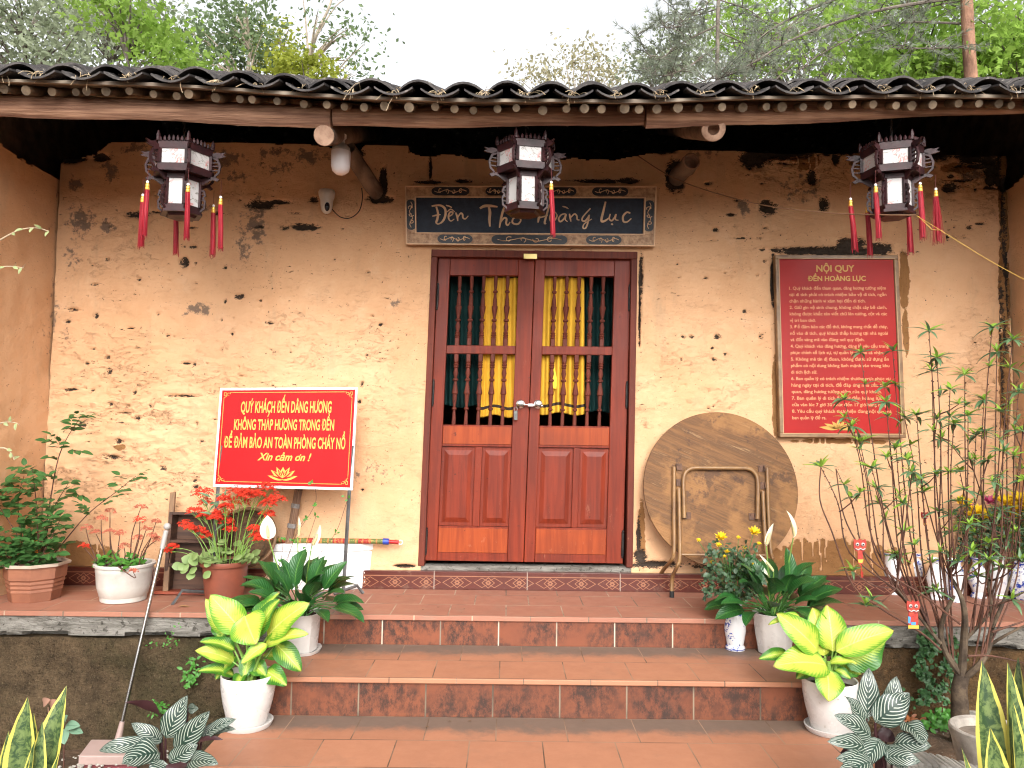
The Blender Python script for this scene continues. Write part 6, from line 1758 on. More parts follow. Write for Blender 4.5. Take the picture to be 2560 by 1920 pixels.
calathea(430, 1905, CY, 'dark calathea with silver stripes beside the dustpan', [
    (414, 1846, 468, 1738, 68, .0, .03, .15, 0, (.2, -1, .25)), (438, 1880, 524, 1776, 64, -.04, -.03, .15, 0, (.35, -1, .3)), (505, 1846, 594, 1800, 42, .0, .0, .4, 0, (0, -.7, .8)),
    (375, 1862, 246, 1888, 46, -.02, -.06, .5, 0, (0, -.7, .8)), (405, 1855, 326, 1812, 44, .03, .02, .4, 0, (0, -.75, .7)), (400, 1882, 304, 1908, 92, -.06, -.13, .45, 0, (0, -.8, .7)),
    (405, 1806, 308, 1768, 40, .06, .08, .6, 1, (0, .7, .5)), (425, 1905, 496, 1862, 56, -.06, -.06, .2, 0, (.2, -1, .4)), (460, 1884, 560, 1856, 26, -.01, -.03, .6, 1, (0, -.4, 1)),
    (470, 1905, 548, 1912, 52, -.06, -.12, .4, 0, (0, -.75, .8)), (470, 1770, 496, 1772, 30, .06, .06, .2, 0, (0, -1, .2)), (500, 1830, 590, 1828, 34, .04, .02, .35, 0, (0, -.7, .8)),
    (420, 1915, 370, 1950, 70, -.1, -.15, .3, 0, (0, -.9, .6)), (450, 1905, 430, 1960, 60, -.1, -.16, .3, 1, (0, -.9, .6)), (400, 1840, 350, 1850, 60, .05, .02, .3, 1, (0, -.7, .6))], 3)
calathea(2190, 1915, CY, 'dark calathea with silver stripes beside the right white pot', [
    (2166, 1795, 2170, 1668, 62, .0, .04, .15, 0, (-.1, -1, .3)), (2216, 1800, 2238, 1690, 68, .06, .08, .3, 0, (0, -.9, .5)), (2188, 1806, 2270, 1730, 84, -.02, -.02, .25, 0, (-.1, -1, .4)),
    (2166, 1812, 2112, 1738, 50, .0, .0, .2, 0, (.2, -1, .3)), (2178, 1842, 2084, 1786, 64, -.04, -.05, .3, 0, (.1, -.9, .5)), (2172, 1876, 2064, 1856, 56, -.06, -.10, .5, 0, (0, -.8, .7)),
    (2172, 1908, 2088, 1902, 56, -.1, -.16, .4, 0, (0, -.8, .7)), (2262, 1806, 2312, 1864, 74, -.02, -.10, .4, 0, (.1, -.9, .5)), (2232, 1860, 2330, 1872, 56, -.04, -.10, .45, 0, (0, -.8, .7)),
    (2210, 1890, 2302, 1908, 52, -.08, -.14, .35, 0, (0, -.8, .7)), (2180, 1905, 2090, 1940, 60, -.12, -.18, .35, 0, (0, -.8, .7)), (2205, 1800, 2225, 1735, 46, .06, .08, .2, 0, (.3, -1, .3)),
    (2200, 1850, 2150, 1925, 56, -.05, -.10, .5, 0, (0, -.7, .8)), (2215, 1860, 2262, 1935, 56, -.05, -.12, .4, 0, (0, -.8, .6)), (2195, 1830, 2240, 1850, 40, .04, .02, .3, 1, (0, -.9, .4)), (2140, 1890, 2100, 1880, 50, .03, .0, .3, 1, (0, -.9, .4))], 4)

# ---- snake plants at both lower corners
def snake(cx, cy, Y, lab, leaves, seed):
    random.seed(seed)
    c = at(cx, cy, Y); c.z = GZ
    root = empty('snake_plant', c, lab, 'plant', 'yellow edged snake plants in the front corners')
    fo = MB()
    for (bx, by, tx_, ty_, wpx, dy, arch, face) in leaves:
        b_ = at(bx, by, Y + dy); t_ = at(tx_, ty_, Y + dy + 0.02)
        d = (b_ - t_)
        # carry the blade on down to the soil
        g = b_ + d * ((b_.z - GZ) / max(-d.z, 1e-3) if d.z < -1e-3 else 0)
        if (g - b_).length > 0.6: g = V((b_.x, b_.y, GZ))
        g = g + (V((c.x, c.y, GZ)) - g) * 0.4
        tot = (t_ - g).length
        fo.leaf2(g, t_, wpx * 1.45 * mpp(Y + dy), arch * .6, face, seg=14, fold=0.35, shape=sword, wave=0.02)
    fo.build('foliage', SNAKE, root, angle=180)
    return root
snake(2530, 1925, -2.55, 'snake plant with wide yellow margins in front of the stone bowl', [
    (2500, 1830, 2453, 1650, 58, .02, .12, (-.2, -1, 0)), (2555, 1880, 2516, 1655, 52, .0, .1, (.2, -1, 0)), (2518, 1925, 2474, 1818, 60, -.12, .1, (-.1, -1, .1)), (2556, 1790, 2560, 1510, 40, .03, .05, (.8, -.7, 0)),
    (2445, 1930, 2396, 1866, 30, -.15, .25, (.4, -1, .2)), (2535, 1900, 2545, 1640, 34, .08, .1, (-.6, -1, 0)), (2545, 1920, 2520, 1730, 44, -.05, .12, (.5, -1, 0)), (2575, 1900, 2600, 1600, 50, .0, .1, (-.3, -1, 0))], 2)
snake(60, 1940, -2.45, 'snake plant with narrow yellow margins in front of the mossy wall', [
    (42, 1920, 70, 1742, 56, .0, .08, (.1, -1, .1)), (108, 1900, 172, 1712, 56, .04, .25, (-.2, -1, .15)), (84, 1920, 84, 1780, 26, .08, .05, (.8, -.8, 0)), (-6, 1925, 22, 1826, 34, .0, .1, (.4, -1, 0)),
    (100, 1935, 156, 1872, 26, -.06, .2, (-.5, -1, .2)), (56, 1935, 106, 1800, 34, -.05, .2, (.6, -1, 0)), (70, 1935, 92, 1850, 34, -.08, .15, (-.4, -1, 0))], 6)

# ---- potted shrubs along the terrace on the left
def terrace_pot(cpx, cpy, lab, name, prof, mat, soil, poly=None, n=36):
    c = gnd(cpx, cpy, 0.0); c.y = c.y + prof[0][0] * 0.9
    c = V((at(cpx, cpy, c.y).x, c.y, 0.0))
    root = empty(name, c, lab, 'potted plant')
    pot(root, c, prof, mat, soil_r=soil[0], soil_z=soil[1], poly=poly, n=n)
    return root, c
def octo(an):
    s_ = R(45); a = (an + R(22.5)) % s_ - s_ / 2
    return 1.0 / math.cos(a) * 0.97
root, c = terrace_pot(85, 1508, 'rose bush in an octagonal terracotta coloured pot, leftmost on the terrace', 'potted_rose',
                      [(0.128, 0.0), (0.132, 0.006), (0.137, 0.05), (0.143, 0.06), (0.141, 0.075), (0.147, 0.085), (0.145, 0.10), (0.151, 0.11), (0.149, 0.125), (0.158, 0.135), (0.163, 0.205)], TERRA, (0.155, 0.20), octo, 64)
m_ = MB(); m_.lathe([(0.165, 0.2055), (0.178, 0.208), (0.180, 0.222), (0.172, 0.226), (0.160, 0.222), (0.158, 0.2)], c, 64, poly=octo, cap0=False, cap1=False); m_.build('rim', RIMCREAM, root)
def compound_leaf(fo, p, d, size, m=0):
    "five toothed leaflets on one stalk"
    d = V(d).normalized()
    sd_ = d.cross(V((0, 0, 1)))
    sd_ = sd_.normalized() if sd_.length > 1e-3 else V((1, 0, 0))
    for (f, a) in ((0.45, 1), (0.45, -1), (0.8, 1), (0.8, -1), (1.0, 0)):
        b_ = p + d * size * f
        dd = (d * 0.55 + sd_ * a * 0.9 + V((0, 0, -0.12 + random.uniform(-.2, .2)))) if a else d
        L = size * random.uniform(0.55, 0.75)
        fo.leaf(b_, dd, L, L * 0.58, V((random.uniform(-.4, .4), -0.55 + random.uniform(-.3, .3), 1)), bend=0.35, fold=0.2, seg=5, shape=lobe, across=2, m=m)
def bush(root, c0, stems, fo, st_, leafn, size, Y, r0=0.005):
    for pts in stems:
        P = [c0] + [at(x, y, Y + dy) for x, y, dy in pts]
        P = curve_pts(P, 5)
        k = len(P)
        st_.tube(P, [r0 * (1 - 0.75 * j / k) for j in range(k)], 6, caps=False)
        yield P
random.seed(31)
fo = MB(); st_ = MB()
c1 = c + V((0.02, 0, 0.2))
stems = [[(110, 1350, 0), (140, 1170, .02), (165, 1100, .02), (200, 1045, 0)], [(130, 1390, .02), (215, 1290, .0), (290, 1230, -.02), (340, 1190, -.04)], [(70, 1380, -.02), (20, 1300, -.04), (-20, 1240, -.04)],
         [(95, 1340, -.05), (90, 1250, -.05), (80, 1170, -.05)], [(60, 1360, .05), (45, 1260, .05), (60, 1190, .05)], [(110, 1370, .03), (130, 1280, .05), (170, 1210, .05)], [(40, 1410, -.08), (10, 1380, -.1), (-10, 1370, -.1)], [(100, 1400, -.08), (125, 1350, -.1), (150, 1300, -.1)]]
for i, P in enumerate(bush(root, c1, stems, fo, st_, 0, 0, c.y)):
    k = len(P)
    for j in range(3 if i else 3, k):
        nn = 1
        if i >= 2 and random.random() < .5: nn = 2
        if i == 1 and j < 8 and random.random() < .6: continue
        if i == 0 and 7 < j < 11: continue
        for q in range(nn):
            d = V((random.uniform(-1, 1), random.uniform(-.9, .5), random.uniform(-.2, .5)))
            compound_leaf(fo, P[j] + V((random.uniform(-.01, .01), 0, random.uniform(-.01, .01))), d, random.uniform(0.075, 0.11) if i != 1 else random.uniform(0.06, 0.09))
st_.build('stems', TWIG, root); fo.build('foliage', ROSELEAF, root, angle=180)
m_ = MB(); jc = gnd(70, 1440, 0.0); jc = V((at(70, 1440, -0.16).x, -0.16, 0)); m_.lathe([(0.05, 0), (0.055, 0.01), (0.055, 0.28), (0.04, 0.30), (0.035, 0.33)], jc, 20)
tag(m_.build('jar', M('orange_plastic_jar', (0.62, 0.24, 0.02), None, rough=0.4), loc=jc), 'orange plastic jar standing behind the rose bush', 'jar')
m_ = MB()
bgc = gnd(8, 1500, 0.0)
for q in range(5): m_.ball(bgc + V((random.uniform(-.05, .03), 0.16 + random.uniform(-.03, .03), 0.03 + 0.012 * q)), 0.045, 9, sq=(1.2, 0.8, 0.7))
tag(m_.build('plastic_bag', M('crumpled_white_plastic', (0.60, 0.58, 0.56), (0.42, 0.41, 0.40), 20, 0.4, 0.8, 30), loc=bgc), 'crumpled pale plastic bag at the left end of the terrace', 'bag')

def flower_head(root, p, r_, mat, n=46, flat=0.45, name='flower_cluster', small=1.0):
    m_ = MB()
    for q in range(n):
        a = random.uniform(0, 6.283); rr = r_ * math.sqrt(random.random())
        o = V((math.cos(a) * rr, math.sin(a) * rr * 0.8, (1 - (rr / r_) ** 2) * r_ * flat + random.uniform(-.4, .45) * r_ * .6))
        d0 = V((math.cos(a) * .6 * rr / r_, math.sin(a) * .6 * rr / r_ - .25, 1)).normalized()
        for k in range(3):
            an = k * 2.1 + a
            sdv = d0.cross(V((math.cos(an), math.sin(an), 0.3))).normalized()
            s_ = 0.0062 * small * random.uniform(.8, 1.3)
            m_.leaf(p + o, sdv + d0 * 0.3, s_ * 1.7, s_ * 1.5, d0, bend=0.3, seg=2, across=2, shape=lobe)
    return m_.build(name, mat, root, angle=180)
root, c = terrace_pot(308, 1510, 'faded coral flowers on bare stems in a white plastic pot, second from the left', 'potted_kalanchoe',
                      [(0.120, 0.0), (0.128, 0.004), (0.130, 0.03), (0.134, 0.034), (0.150, 0.09), (0.158, 0.175), (0.160, 0.178), (0.160, 0.205), (0.170, 0.208), (0.173, 0.222), (0.166, 0.226), (0.152, 0.222), (0.150, 0.19)], POTOLD, (0.15, 0.19))
random.seed(41)
fo = MB(); st_ = MB()
heads = [(215, 1322), (253, 1300), (275, 1280), (352, 1270), (350, 1302), (390, 1305), (365, 1325), (275, 1330), (300, 1335), (380, 1340), (393, 1350), (208, 1368), (310, 1368), (345, 1345), (240, 1335), (333, 1430)]
for i, (hx, hy) in enumerate(heads):
    h = at(hx, hy, c.y + random.uniform(-.1, .06) - (0.18 if i == 15 else 0))
    b_ = c + V(((h.x - c.x) * 0.55 + random.uniform(-.03, .03), (h.y - c.y) * .6, 0.2))
    mid = b_.lerp(h, 0.5) + V((random.uniform(-.03, .03), 0, random.uniform(-0.01, .03)))
    P = curve_pts([b_, mid, h], 4) if i != 15 else curve_pts([b_, b_ + V((0.0, -.1, .04)), h + V((.02, -.02, -.03)), h], 4)
    st_.tube(P, [0.0045 - 0.003 * j / len(P) for j in range(len(P))], 6, caps=False)
    flower_head(root, h, random.uniform(0.026, 0.042), REDPETAL if i in (4, 11) else PINKPETAL, 34, .5)
    for q in range(7):
        d = V((random.uniform(-1, 1), random.uniform(-1, .3), random.uniform(-.1, .6)))
        L = random.uniform(0.028, 0.05)
        fo.leaf(b_ + V((random.uniform(-.02, .02), random.uniform(-.02, .02), random.uniform(0.0, 0.06))), d, L, L * 0.7, V((0, -.6, 1)), bend=.3, seg=4, across=2, shape=oval_)
st_.build('stems', TWIG, root); fo.build('foliage', FERN, root, angle=180)

root, c = terrace_pot(560, 1506, 'scarlet flat topped flowers over round succulent leaves in a brown red pot', 'potted_peperomia',
                      [(0.105, 0.0), (0.110, 0.004), (0.134, 0.205), (0.148, 0.208), (0.152, 0.226), (0.150, 0.236), (0.142, 0.236), (0.132, 0.21)], TERRAD, (0.132, 0.215))
random.seed(43)
fo = MB(); st_ = MB(); ln_ = MB()
for q in range(70):
    a = random.uniform(0, 6.283); rr = 0.15 * math.sqrt(random.random())
    p = c + V((math.cos(a) * rr * 1.15, math.sin(a) * rr, 0.22 + random.uniform(0.0, 0.16) * (1 - rr / 0.2)))
    L = random.uniform(0.04, 0.068)
    fo.leaf(p, V((math.cos(a), math.sin(a) - .4, random.uniform(-.2, .6))), L, L * 0.85, V((0, -.7, .8)), bend=.4, fold=-0.15, seg=5, across=2, shape=oval_)
for q in range(14):
    p = at(random.uniform(455, 525), random.uniform(1385, 1432), c.y - 0.13)
    L = 0.06
    fo.leaf(p, V((random.uniform(-.8, .6), -.5, random.uniform(-.7, .4))), L, L * .9, V((0, -1, .4)), bend=.3, fold=-.12, seg=5, across=2, shape=oval_)
heads = [(462, 1312, 16), (475, 1322, 12), (500, 1330, 18), (515, 1340, 16), (488, 1279, 18), (510, 1290, 16), (555, 1285, 22), (538, 1295, 16), (565, 1306, 18), (590, 1238, 30), (620, 1240, 26), (600, 1258, 22), (640, 1240, 22), (665, 1222, 20), (690, 1250, 24), (670, 1262, 20), (505, 1236, 24), (515, 1258, 16), (565, 1268, 16), (668, 1288, 18), (635, 1325, 16), (655, 1348, 18), (640, 1340, 14), (575, 1325, 14), (432, 1368, 12), (418, 1378, 10), (560, 1250, 16)]
for i, (hx, hy, r_) in enumerate(heads):
    dy = random.uniform(-.09, .04)
    h = at(hx, hy, c.y + dy)
    b_ = c + V(((h.x - c.x) * 0.35 + random.uniform(-.03, .03), dy * .6, 0.215))
    mid = b_.lerp(h, 0.55) + V(((h.x - b_.x) * -0.08, 0, 0.02))
    P = curve_pts([b_, mid, h], 4)
    st_.tube(P, [0.0027 - 0.0012 * j / len(P) for j in range(len(P))], 6, caps=False)
    for q in range(5):
        st_.tube([mid.lerp(h, .55), h + V((random.uniform(-1, 1) * r_ * mpp(c.y), random.uniform(-.01, .01), -.002))], 0.0011, 3, caps=False)
    flower_head(root, h, r_ * 1.15 * mpp(c.y), REDPETAL, int(26 + r_ * 2.8), .45, small=1.15)
for q in range(16):
    p = at(random.uniform(505, 570), random.uniform(1235, 1310), c.y - 0.02)
    ln_.leaf(p, V((random.uniform(-1, 1), random.uniform(-.8, .3), random.uniform(-.4, .6))), random.uniform(.06, .1), 0.016, V((0, -.8, .6)), bend=.5, seg=5, across=2, shape=lance)
st_.build('stems', STEMG, root); fo.build('foliage', SUCC, root, angle=180); ln_.build('narrow_leaves', PEACHLEAF, root, angle=180)
# thin creeper stems rising through the lily
m_ = MB(); lf = MB()
cr = gnd(735, 1500, 0.0)
for pts in ([(700, 1470), (735, 1350), (775, 1285), (790, 1250), (786, 1212), (778, 1204)], [(745, 1470), (800, 1385), (840, 1330), (862, 1270), (870, 1245)], [(690, 1460), (720, 1390), (742, 1330), (762, 1296)], [(720, 1480), (745, 1420), (770, 1350), (790, 1290)], [(680, 1450), (702, 1400), (708, 1350)]):
    P = curve_pts([at(x, y, -0.42) for x, y in pts], 5)
    m_.tube(P, 0.0014, 5, caps=False)
    for e in (P[-1], P[len(P) // 2]):
        for q in range(4): lf.leaf(e + V((random.gauss(0, .006), 0, random.gauss(0, .006))), V((random.uniform(-1, 1), -.3, random.uniform(-.4, .9))), 0.024, 0.013, V((0, -1, .3)), seg=3, across=2, shape=lobe)
g_ = gnd(720, 1500, 0.0)
crp = empty('creeper', (g_.x, -0.42, 0.0), 'wiry creeper stems with tiny leaves rising in front of the foam box', 'plant')
m_.build('stems', TWIG, crp); lf.build('foliage', FERN, crp, angle=180)

# ---- blue and white vases
def vase_mat(name, dens, seedv, band=True):
    t = NT(name)
    n = t.noise(26, 4, 0.7, t.mapped(loc=(seedv, seedv * 2.1, 0)), 1.2); n2 = t.noise(9, 2, 0.5, t.mapped(loc=(seedv * 3, 1, seedv)))
    f = t.m('MULTIPLY', t.step(n, 0.52, 0.55), t.step(n2, dens, dens + 0.05))
    c = t.mix(f, (0.74, 0.73, 0.74), (0.025, 0.06, 0.34))
    return t.done(c, 0.15, None, 0, 0.6)
VASEP = vase_mat('blue_painted_porcelain', 0.52, 2.0); VASED = vase_mat('dense_blue_porcelain', 0.36, 5.0); VASEW = vase_mat('white_porcelain', 0.66, 7.0)
BLUEBAND = M('cobalt_band', (0.03, 0.05, 0.30), None, rough=0.2)
def mums(root, c, zlow, spots, leafbox, nleaf, stems=10, mag=()):
    fo = MB(); st_ = MB()
    (x0, y0, x1, y1, dy) = leafbox
    for q in range(nleaf):
        p = at(random.uniform(x0, x1), random.uniform(y0, y1), c.y + random.uniform(-dy, dy))
        for k in range(3):
            L = random.uniform(0.022, 0.042)
            fo.leaf(p + V((random.gauss(0, .012), random.gauss(0, .012), random.gauss(0, .012))), V((random.uniform(-1, 1), random.uniform(-1, .4), random.uniform(-.7, .8))), L, L * 0.62, V((random.uniform(-.5, .5), -.8, .8)), bend=.5, seg=3, across=2, shape=lobe)
    for q in range(stems):
        a = V((c.x + random.uniform(-.02, .02), c.y, zlow)); b_ = at(random.uniform(x0, x1), random.uniform(y0, y0 + (y1 - y0) * .4), c.y + random.uniform(-dy, dy))
        st_.tube([a, a.lerp(b_, .5) + V((0, 0, .02)), b_], 0.0022, 5, caps=False)
    for i, (hx, hy, r_) in enumerate(spots):
        h = at(hx, hy, c.y + random.uniform(-.06, .01)); r_ *= mpp(c.y)
        f = MB()
        n = 22 if r_ > 0.012 else 9
        ax = V((random.uniform(-.3, .3), -.55, .9)).normalized()
        u = ax.cross(V((1, 0, 0))).normalized(); w_ = ax.cross(u)
        for q in range(n):
            an = q * 2.4; el = 0.15 + 0.9 * (q / n) if r_ > .012 else 1.0
            d = (u * math.cos(an) + w_ * math.sin(an)) * math.cos(el) + ax * math.sin(el)
            f.leaf(h, d, r_ * random.uniform(.85, 1.1), r_ * 0.34, ax, bend=-.3, seg=3, across=2, shape=oval_)
        f.build('flower', MAGPETAL if i in mag else YELPETAL, root, angle=180)
        a = V((c.x, c.y, zlow)); st_.tube([a, a.lerp(h, .6) + V((0, 0, .02)), h], 0.002, 5, caps=False)
    st_.build('stems', STEMD, root); fo.build('foliage', MUMLEAF, root, angle=180)
random.seed(51)
vc = gnd(1838, 1630, Z1); vc.y += 0.05; vc = V((at(1838, 1630, vc.y).x, vc.y, Z1))
vz = empty('flower_vase', vc, 'slender white vase with blue flowers holding yellow chrysanthemums, on the upper step', 'vase')
m_ = MB(); m_.lathe([(0.050, 0.0), (0.054, 0.003), (0.054, 0.018), (0.046, 0.030), (0.054, 0.075), (0.060, 0.11), (0.057, 0.15), (0.044, 0.19), (0.036, 0.225), (0.037, 0.243), (0.042, 0.255), (0.038, 0.255), (0.032, 0.235)], vc, 32, cap1=False); m_.build('vase_body', VASEP, vz)
m_ = MB(); m_.lathe([(0.0548, 0.0075), (0.0548, 0.0115)], vc, 32, cap0=False, cap1=False); m_.build('blue_band', BLUEBAND, vz)
mums(vz, vc, 0.03 + Z1 + 0.2, [(1803, 1346, 19), (1884, 1333, 19), (1797, 1364, 9), (1818, 1380, 9), (1746, 1352, 8), (1846, 1345, 7), (1897, 1360, 7), (1780, 1407, 7), (1862, 1370, 6), (1812, 1392, 6), (1880, 1410, 6)], (1762, 1365, 1885, 1500, .07), 150, 16)
VP = {'goblet': [(0.048, 0.0), (0.050, 0.004), (0.034, 0.03), (0.022, 0.055), (0.036, 0.085), (0.055, 0.115), (0.060, 0.15), (0.050, 0.20), (0.047, 0.25), (0.052, 0.27), (0.048, 0.27), (0.043, 0.21)],
      'cyl': [(0.044, 0.0), (0.046, 0.004), (0.036, 0.03), (0.047, 0.06), (0.052, 0.20), (0.038, 0.225), (0.034, 0.24), (0.046, 0.268), (0.042, 0.268), (0.030, 0.235)],
      'pear': [(0.046, 0.0), (0.048, 0.004), (0.036, 0.035), (0.056, 0.09), (0.062, 0.13), (0.046, 0.18), (0.028, 0.215), (0.030, 0.235), (0.046, 0.262), (0.042, 0.262), (0.026, 0.225)],
      'ball': [(0.050, 0.0), (0.054, 0.004), (0.075, 0.06), (0.082, 0.115), (0.068, 0.18), (0.042, 0.215), (0.046, 0.24), (0.042, 0.24), (0.036, 0.21)]}
for (px, py, pr, mat, dy, lab) in [(2232, 1488, 'goblet', VASEW, 0, 'plain white goblet shaped vase, leftmost of the vases behind the peach tree'), (2290, 1490, 'cyl', VASED, 0.05, 'white vase densely painted with blue flowers next to the goblet vase'),
                              (2340, 1500, 'pear', VASEW, -0.02, 'plain pear shaped white vase between two blue painted vases'), (2388, 1505, 'cyl', VASEP, -.03, 'straight white vase with sparse cobalt spots behind the peach stems'),
                              (2446, 1500, 'pear', VASEP, 0.03, 'pear shaped vase with blue flowers behind the peach stems'), (2498, 1500, 'cyl', VASEW, 0.02, 'plain straight white vase behind the peach stems'), (2556, 1500, 'ball', VASED, -.02, 'round bellied blue painted vase at the right edge')]:
    c = gnd(px, py, 0); c = V((at(px, py, c.y + 0.05 + dy).x, c.y + 0.05 + dy, 0))
    r_ = empty('porcelain_vase', c, lab, 'vase', 'blue and white vases on the terrace')
    m_ = MB(); m_.lathe(VP[pr], c, 28, cap1=False); m_.build('vase_body', mat, r_)
    q = VP[pr]; m_ = MB(); m_.lathe([(q[-3][0] + 0.001, q[-3][1] - 0.012), (q[-3][0] + 0.0012, q[-3][1] - 0.006)], c, 28, cap0=False, cap1=False); m_.build('blue_band', BLUEBAND, r_)
    if px in (2338, 2446, 2556):
        random.seed(px)
        sp = {2338: [(2335, 1246, 27), (2362, 1240, 24), (2316, 1260, 16), (2300, 1275, 12), (2350, 1252, 24), (2378, 1250, 16)], 2446: [(2408, 1262, 26), (2440, 1282, 26), (2462, 1292, 20), (2420, 1288, 13), (2424, 1270, 22), (2452, 1286, 22)], 2556: [(2512, 1258, 26), (2535, 1272, 30), (2560, 1262, 30), (2472, 1256, 22), (2492, 1250, 14), (2515, 1300, 14), (2545, 1250, 26), (2526, 1290, 24)]}[px]
        mums(r_, c, 0.24, sp, {2338: (2300, 1262, 2410, 1400, .08), 2446: (2390, 1280, 2500, 1400, .08), 2556: (2470, 1270, 2600, 1400, .08)}[px], 130, 8, mag=(4,) if px == 2446 else ((3, 5) if px == 2556 else ()))

# ---- planting bed on the right: raised soil, cement kerb, bowl, fern, ivy, peach tree
BZ = -0.56
bed = MB()
kp = [gnd(x, y, BZ) for x, y in ((2180, 1790), (2240, 1775), (2290, 1752), (2350, 1756), (2420, 1772), (2490, 1795), (2560, 1818), (2640, 1850))]
m_ = MB()
back = [V((p.x, -0.80, BZ + 0.02)) for p in kp]
nb_ = 26
X0, X1 = XR + 0.15, 4.6
for j in range(14):
    for i in range(nb_ + 1):
        x = X0 + (X1 - X0) * i / nb_; y = -0.78 - 1.25 * j / 13
        edge_ = max(0, (j - 8) / 5.0); ex = max(0, 1 - i / 4)
        z = BZ + 0.03 * math.sin(x * 6 + y * 5) + random.uniform(-.01, .01) - 0.30 * max(edge_ ** 1.5, ex ** 1.5)
        bed.v.append(V((x, y, z)))
for j in range(13):
    for i in range(nb_):
        q = j * (nb_ + 1) + i; bed.face((q, q + nb_ + 1, q + nb_ + 2, q + 1))
tag(bed.build('soil_bed', SOIL, loc=(2.5, -1.2, BZ)), 'raised brown soil bed under the peach tree', 'soil bed', kind='structure')
m_ = MB()
kpts = curve_pts([gnd(x, y, BZ + 0.05) for x, y in ((2232, 1764), (2275, 1750), (2330, 1748), (2420, 1772), (2500, 1800), (2580, 1830), (2660, 1862))], 5)
for j in range(len(kpts) - 1):
    a, b_ = kpts[j], kpts[j + 1]; d = (b_ - a).normalized(); s_ = V((-d.y, d.x, 0)) * 0.03
    dn = V((0, 0, -0.11))
    m_.hexa([a - s_ + dn, b_ - s_ + dn, b_ + s_ + dn, a + s_ + dn, a - s_, b_ - s_, b_ + s_, a + s_])
KERB = M('pale_cement_kerb', (0.42, 0.39, 0.34), (0.25, 0.23, 0.20), 9, 0.9, 0.6, 40, spec=0.15)
tag(m_.build('kerb', KERB, loc=kpts[0]), 'curved pale cement kerb behind the stone bowl', 'kerb')
m_ = MB()
k2 = curve_pts([at(x, y, -2.15) for x, y in ((2215, 1905), (2290, 1890), (2380, 1905), (2470, 1935))], 5)
for j in range(len(k2) - 1):
    a, b_ = k2[j], k2[j + 1]; dn = V((0, 0, -0.22)); s_ = V((0, 0.07, 0))
    m_.hexa([a - s_ + dn, b_ - s_ + dn, b_ + s_ + dn, a + s_ + dn, a - s_, b_ - s_, b_ + s_ + V((0, 0, random.uniform(-.01, .01))), a + s_])
tag(m_.build('kerb', KERB, loc=k2[0], bevel=0.01), 'rough pale cement kerb below the striped plant on the right', 'kerb')
STONE = M('grey_stone_bowl', (0.40, 0.36, 0.31), (0.24, 0.21, 0.18), 9, 0.85, 0.5, 50, spec=0.2)
by_ = -1.98
bc = at(2478, 1835, by_)
bo = empty('stone_bowl', (bc.x, bc.y, bc.z - 0.2), 'shallow grey stone bowl of earth behind the snake plant', 'bowl')
rb = 92 * mpp(by_)
m_ = MB(); m_.lathe([(rb * 0.55, -0.20), (rb * 0.62, -0.195), (rb * 0.82, -0.12), (rb * 0.94, -0.03), (rb * 1.0, 0.0), (rb * 1.0, 0.018), (rb * 0.96, 0.024), (rb * 0.84, 0.018), (rb * 0.80, 0.0), (rb * 0.76, -0.03)], bc, 44, cap1=False); m_.build('bowl_body', STONE, bo)
m_ = MB(); m_.lathe([(rb * 0.80, -0.012), (rb * 0.3, -0.006), (0.002, -0.004)], bc, 30, cap0=False); m_.build('earth', M('grey_brown_earth', (0.22, 0.175, 0.135), (0.14, 0.11, 0.085), 14, 0.95, 0.8, 50), bo)

def leafpatch(name, pts, lab, cat, mat, stemmat, L0, L1, wr, drop=0.0, n=3, group=None):
    m_ = MB(); c = V((0, 0, 0))
    for p in pts: c = c + p
    c = c / len(pts)
    zmin = min(p.z for p in pts)
    root = empty(name, (c.x, c.y, zmin), lab, cat, group)
    for p in pts:
        for q in range(n):
            L = random.uniform(L0, L1)
            m_.leaf(p + V((random.gauss(0, .012), random.gauss(0, .008), random.gauss(0, .012))), V((random.uniform(-1, 1), random.uniform(-1, .1), random.uniform(-.8, .8))), L, L * wr, V((random.uniform(-.5, .5), -1, .5)), bend=.4, seg=4, across=2, shape=lobe)
    m_.build('foliage', mat, root, angle=180)
    return root
random.seed(61)
ivy = [at(2315 + random.gauss(0, 10 + 14 * f), 1572 + 190 * f, EDGE - 0.045) for f in [i / 46 for i in range(47)]]
leafpatch('ivy', ivy, 'dark ivy hanging down the ochre wall left of the peach trunk', 'ivy', IVY, STEMD, 0.025, 0.045, 0.75, n=4)
ivy = [at(2374 + random.gauss(0, 9 + 10 * f), 1590 + 160 * f, EDGE - 0.045) for f in [i / 34 for i in range(35)]]
leafpatch('ivy', ivy, 'dark ivy hanging down the wall directly behind the peach trunk', 'ivy', IVY, STEMD, 0.022, 0.04, 0.75, n=3)
pat = [gnd(random.uniform(2300, 2392), random.uniform(1755, 1815), BZ + 0.05) for _ in range(46)]
leafpatch('fern', pat, 'low bright green ferny clump at the foot of the peach tree', 'plant', FERN, STEMG, 0.025, 0.045, 0.6, n=5)
pat = [gnd(random.uniform(2262, 2318), random.uniform(1775, 1812), BZ + 0.02) for _ in range(16)]
leafpatch('dry_leaves', pat, 'rusty dry leaves lying beside the bright green ferny clump', 'leaves', leafmat('rusty_dry_leaf', (0.30, 0.10, 0.035), trans=0.1, var=0.5, vs=9), STEMG, 0.03, 0.05, 0.5, n=2)
pat = [at(random.gauss(475, 14), random.gauss(1690, 22), EDGE - 0.04) for _ in range(14)]
leafpatch('wall_weed', pat, 'small bright weed growing from the mossy wall beside the dieffenbachia', 'plant', FERN, STEMG, 0.02, 0.04, 0.5, n=4)
pat = [at(random.gauss(395, 16), random.gauss(1768, 12), EDGE - 0.05) for _ in range(10)]
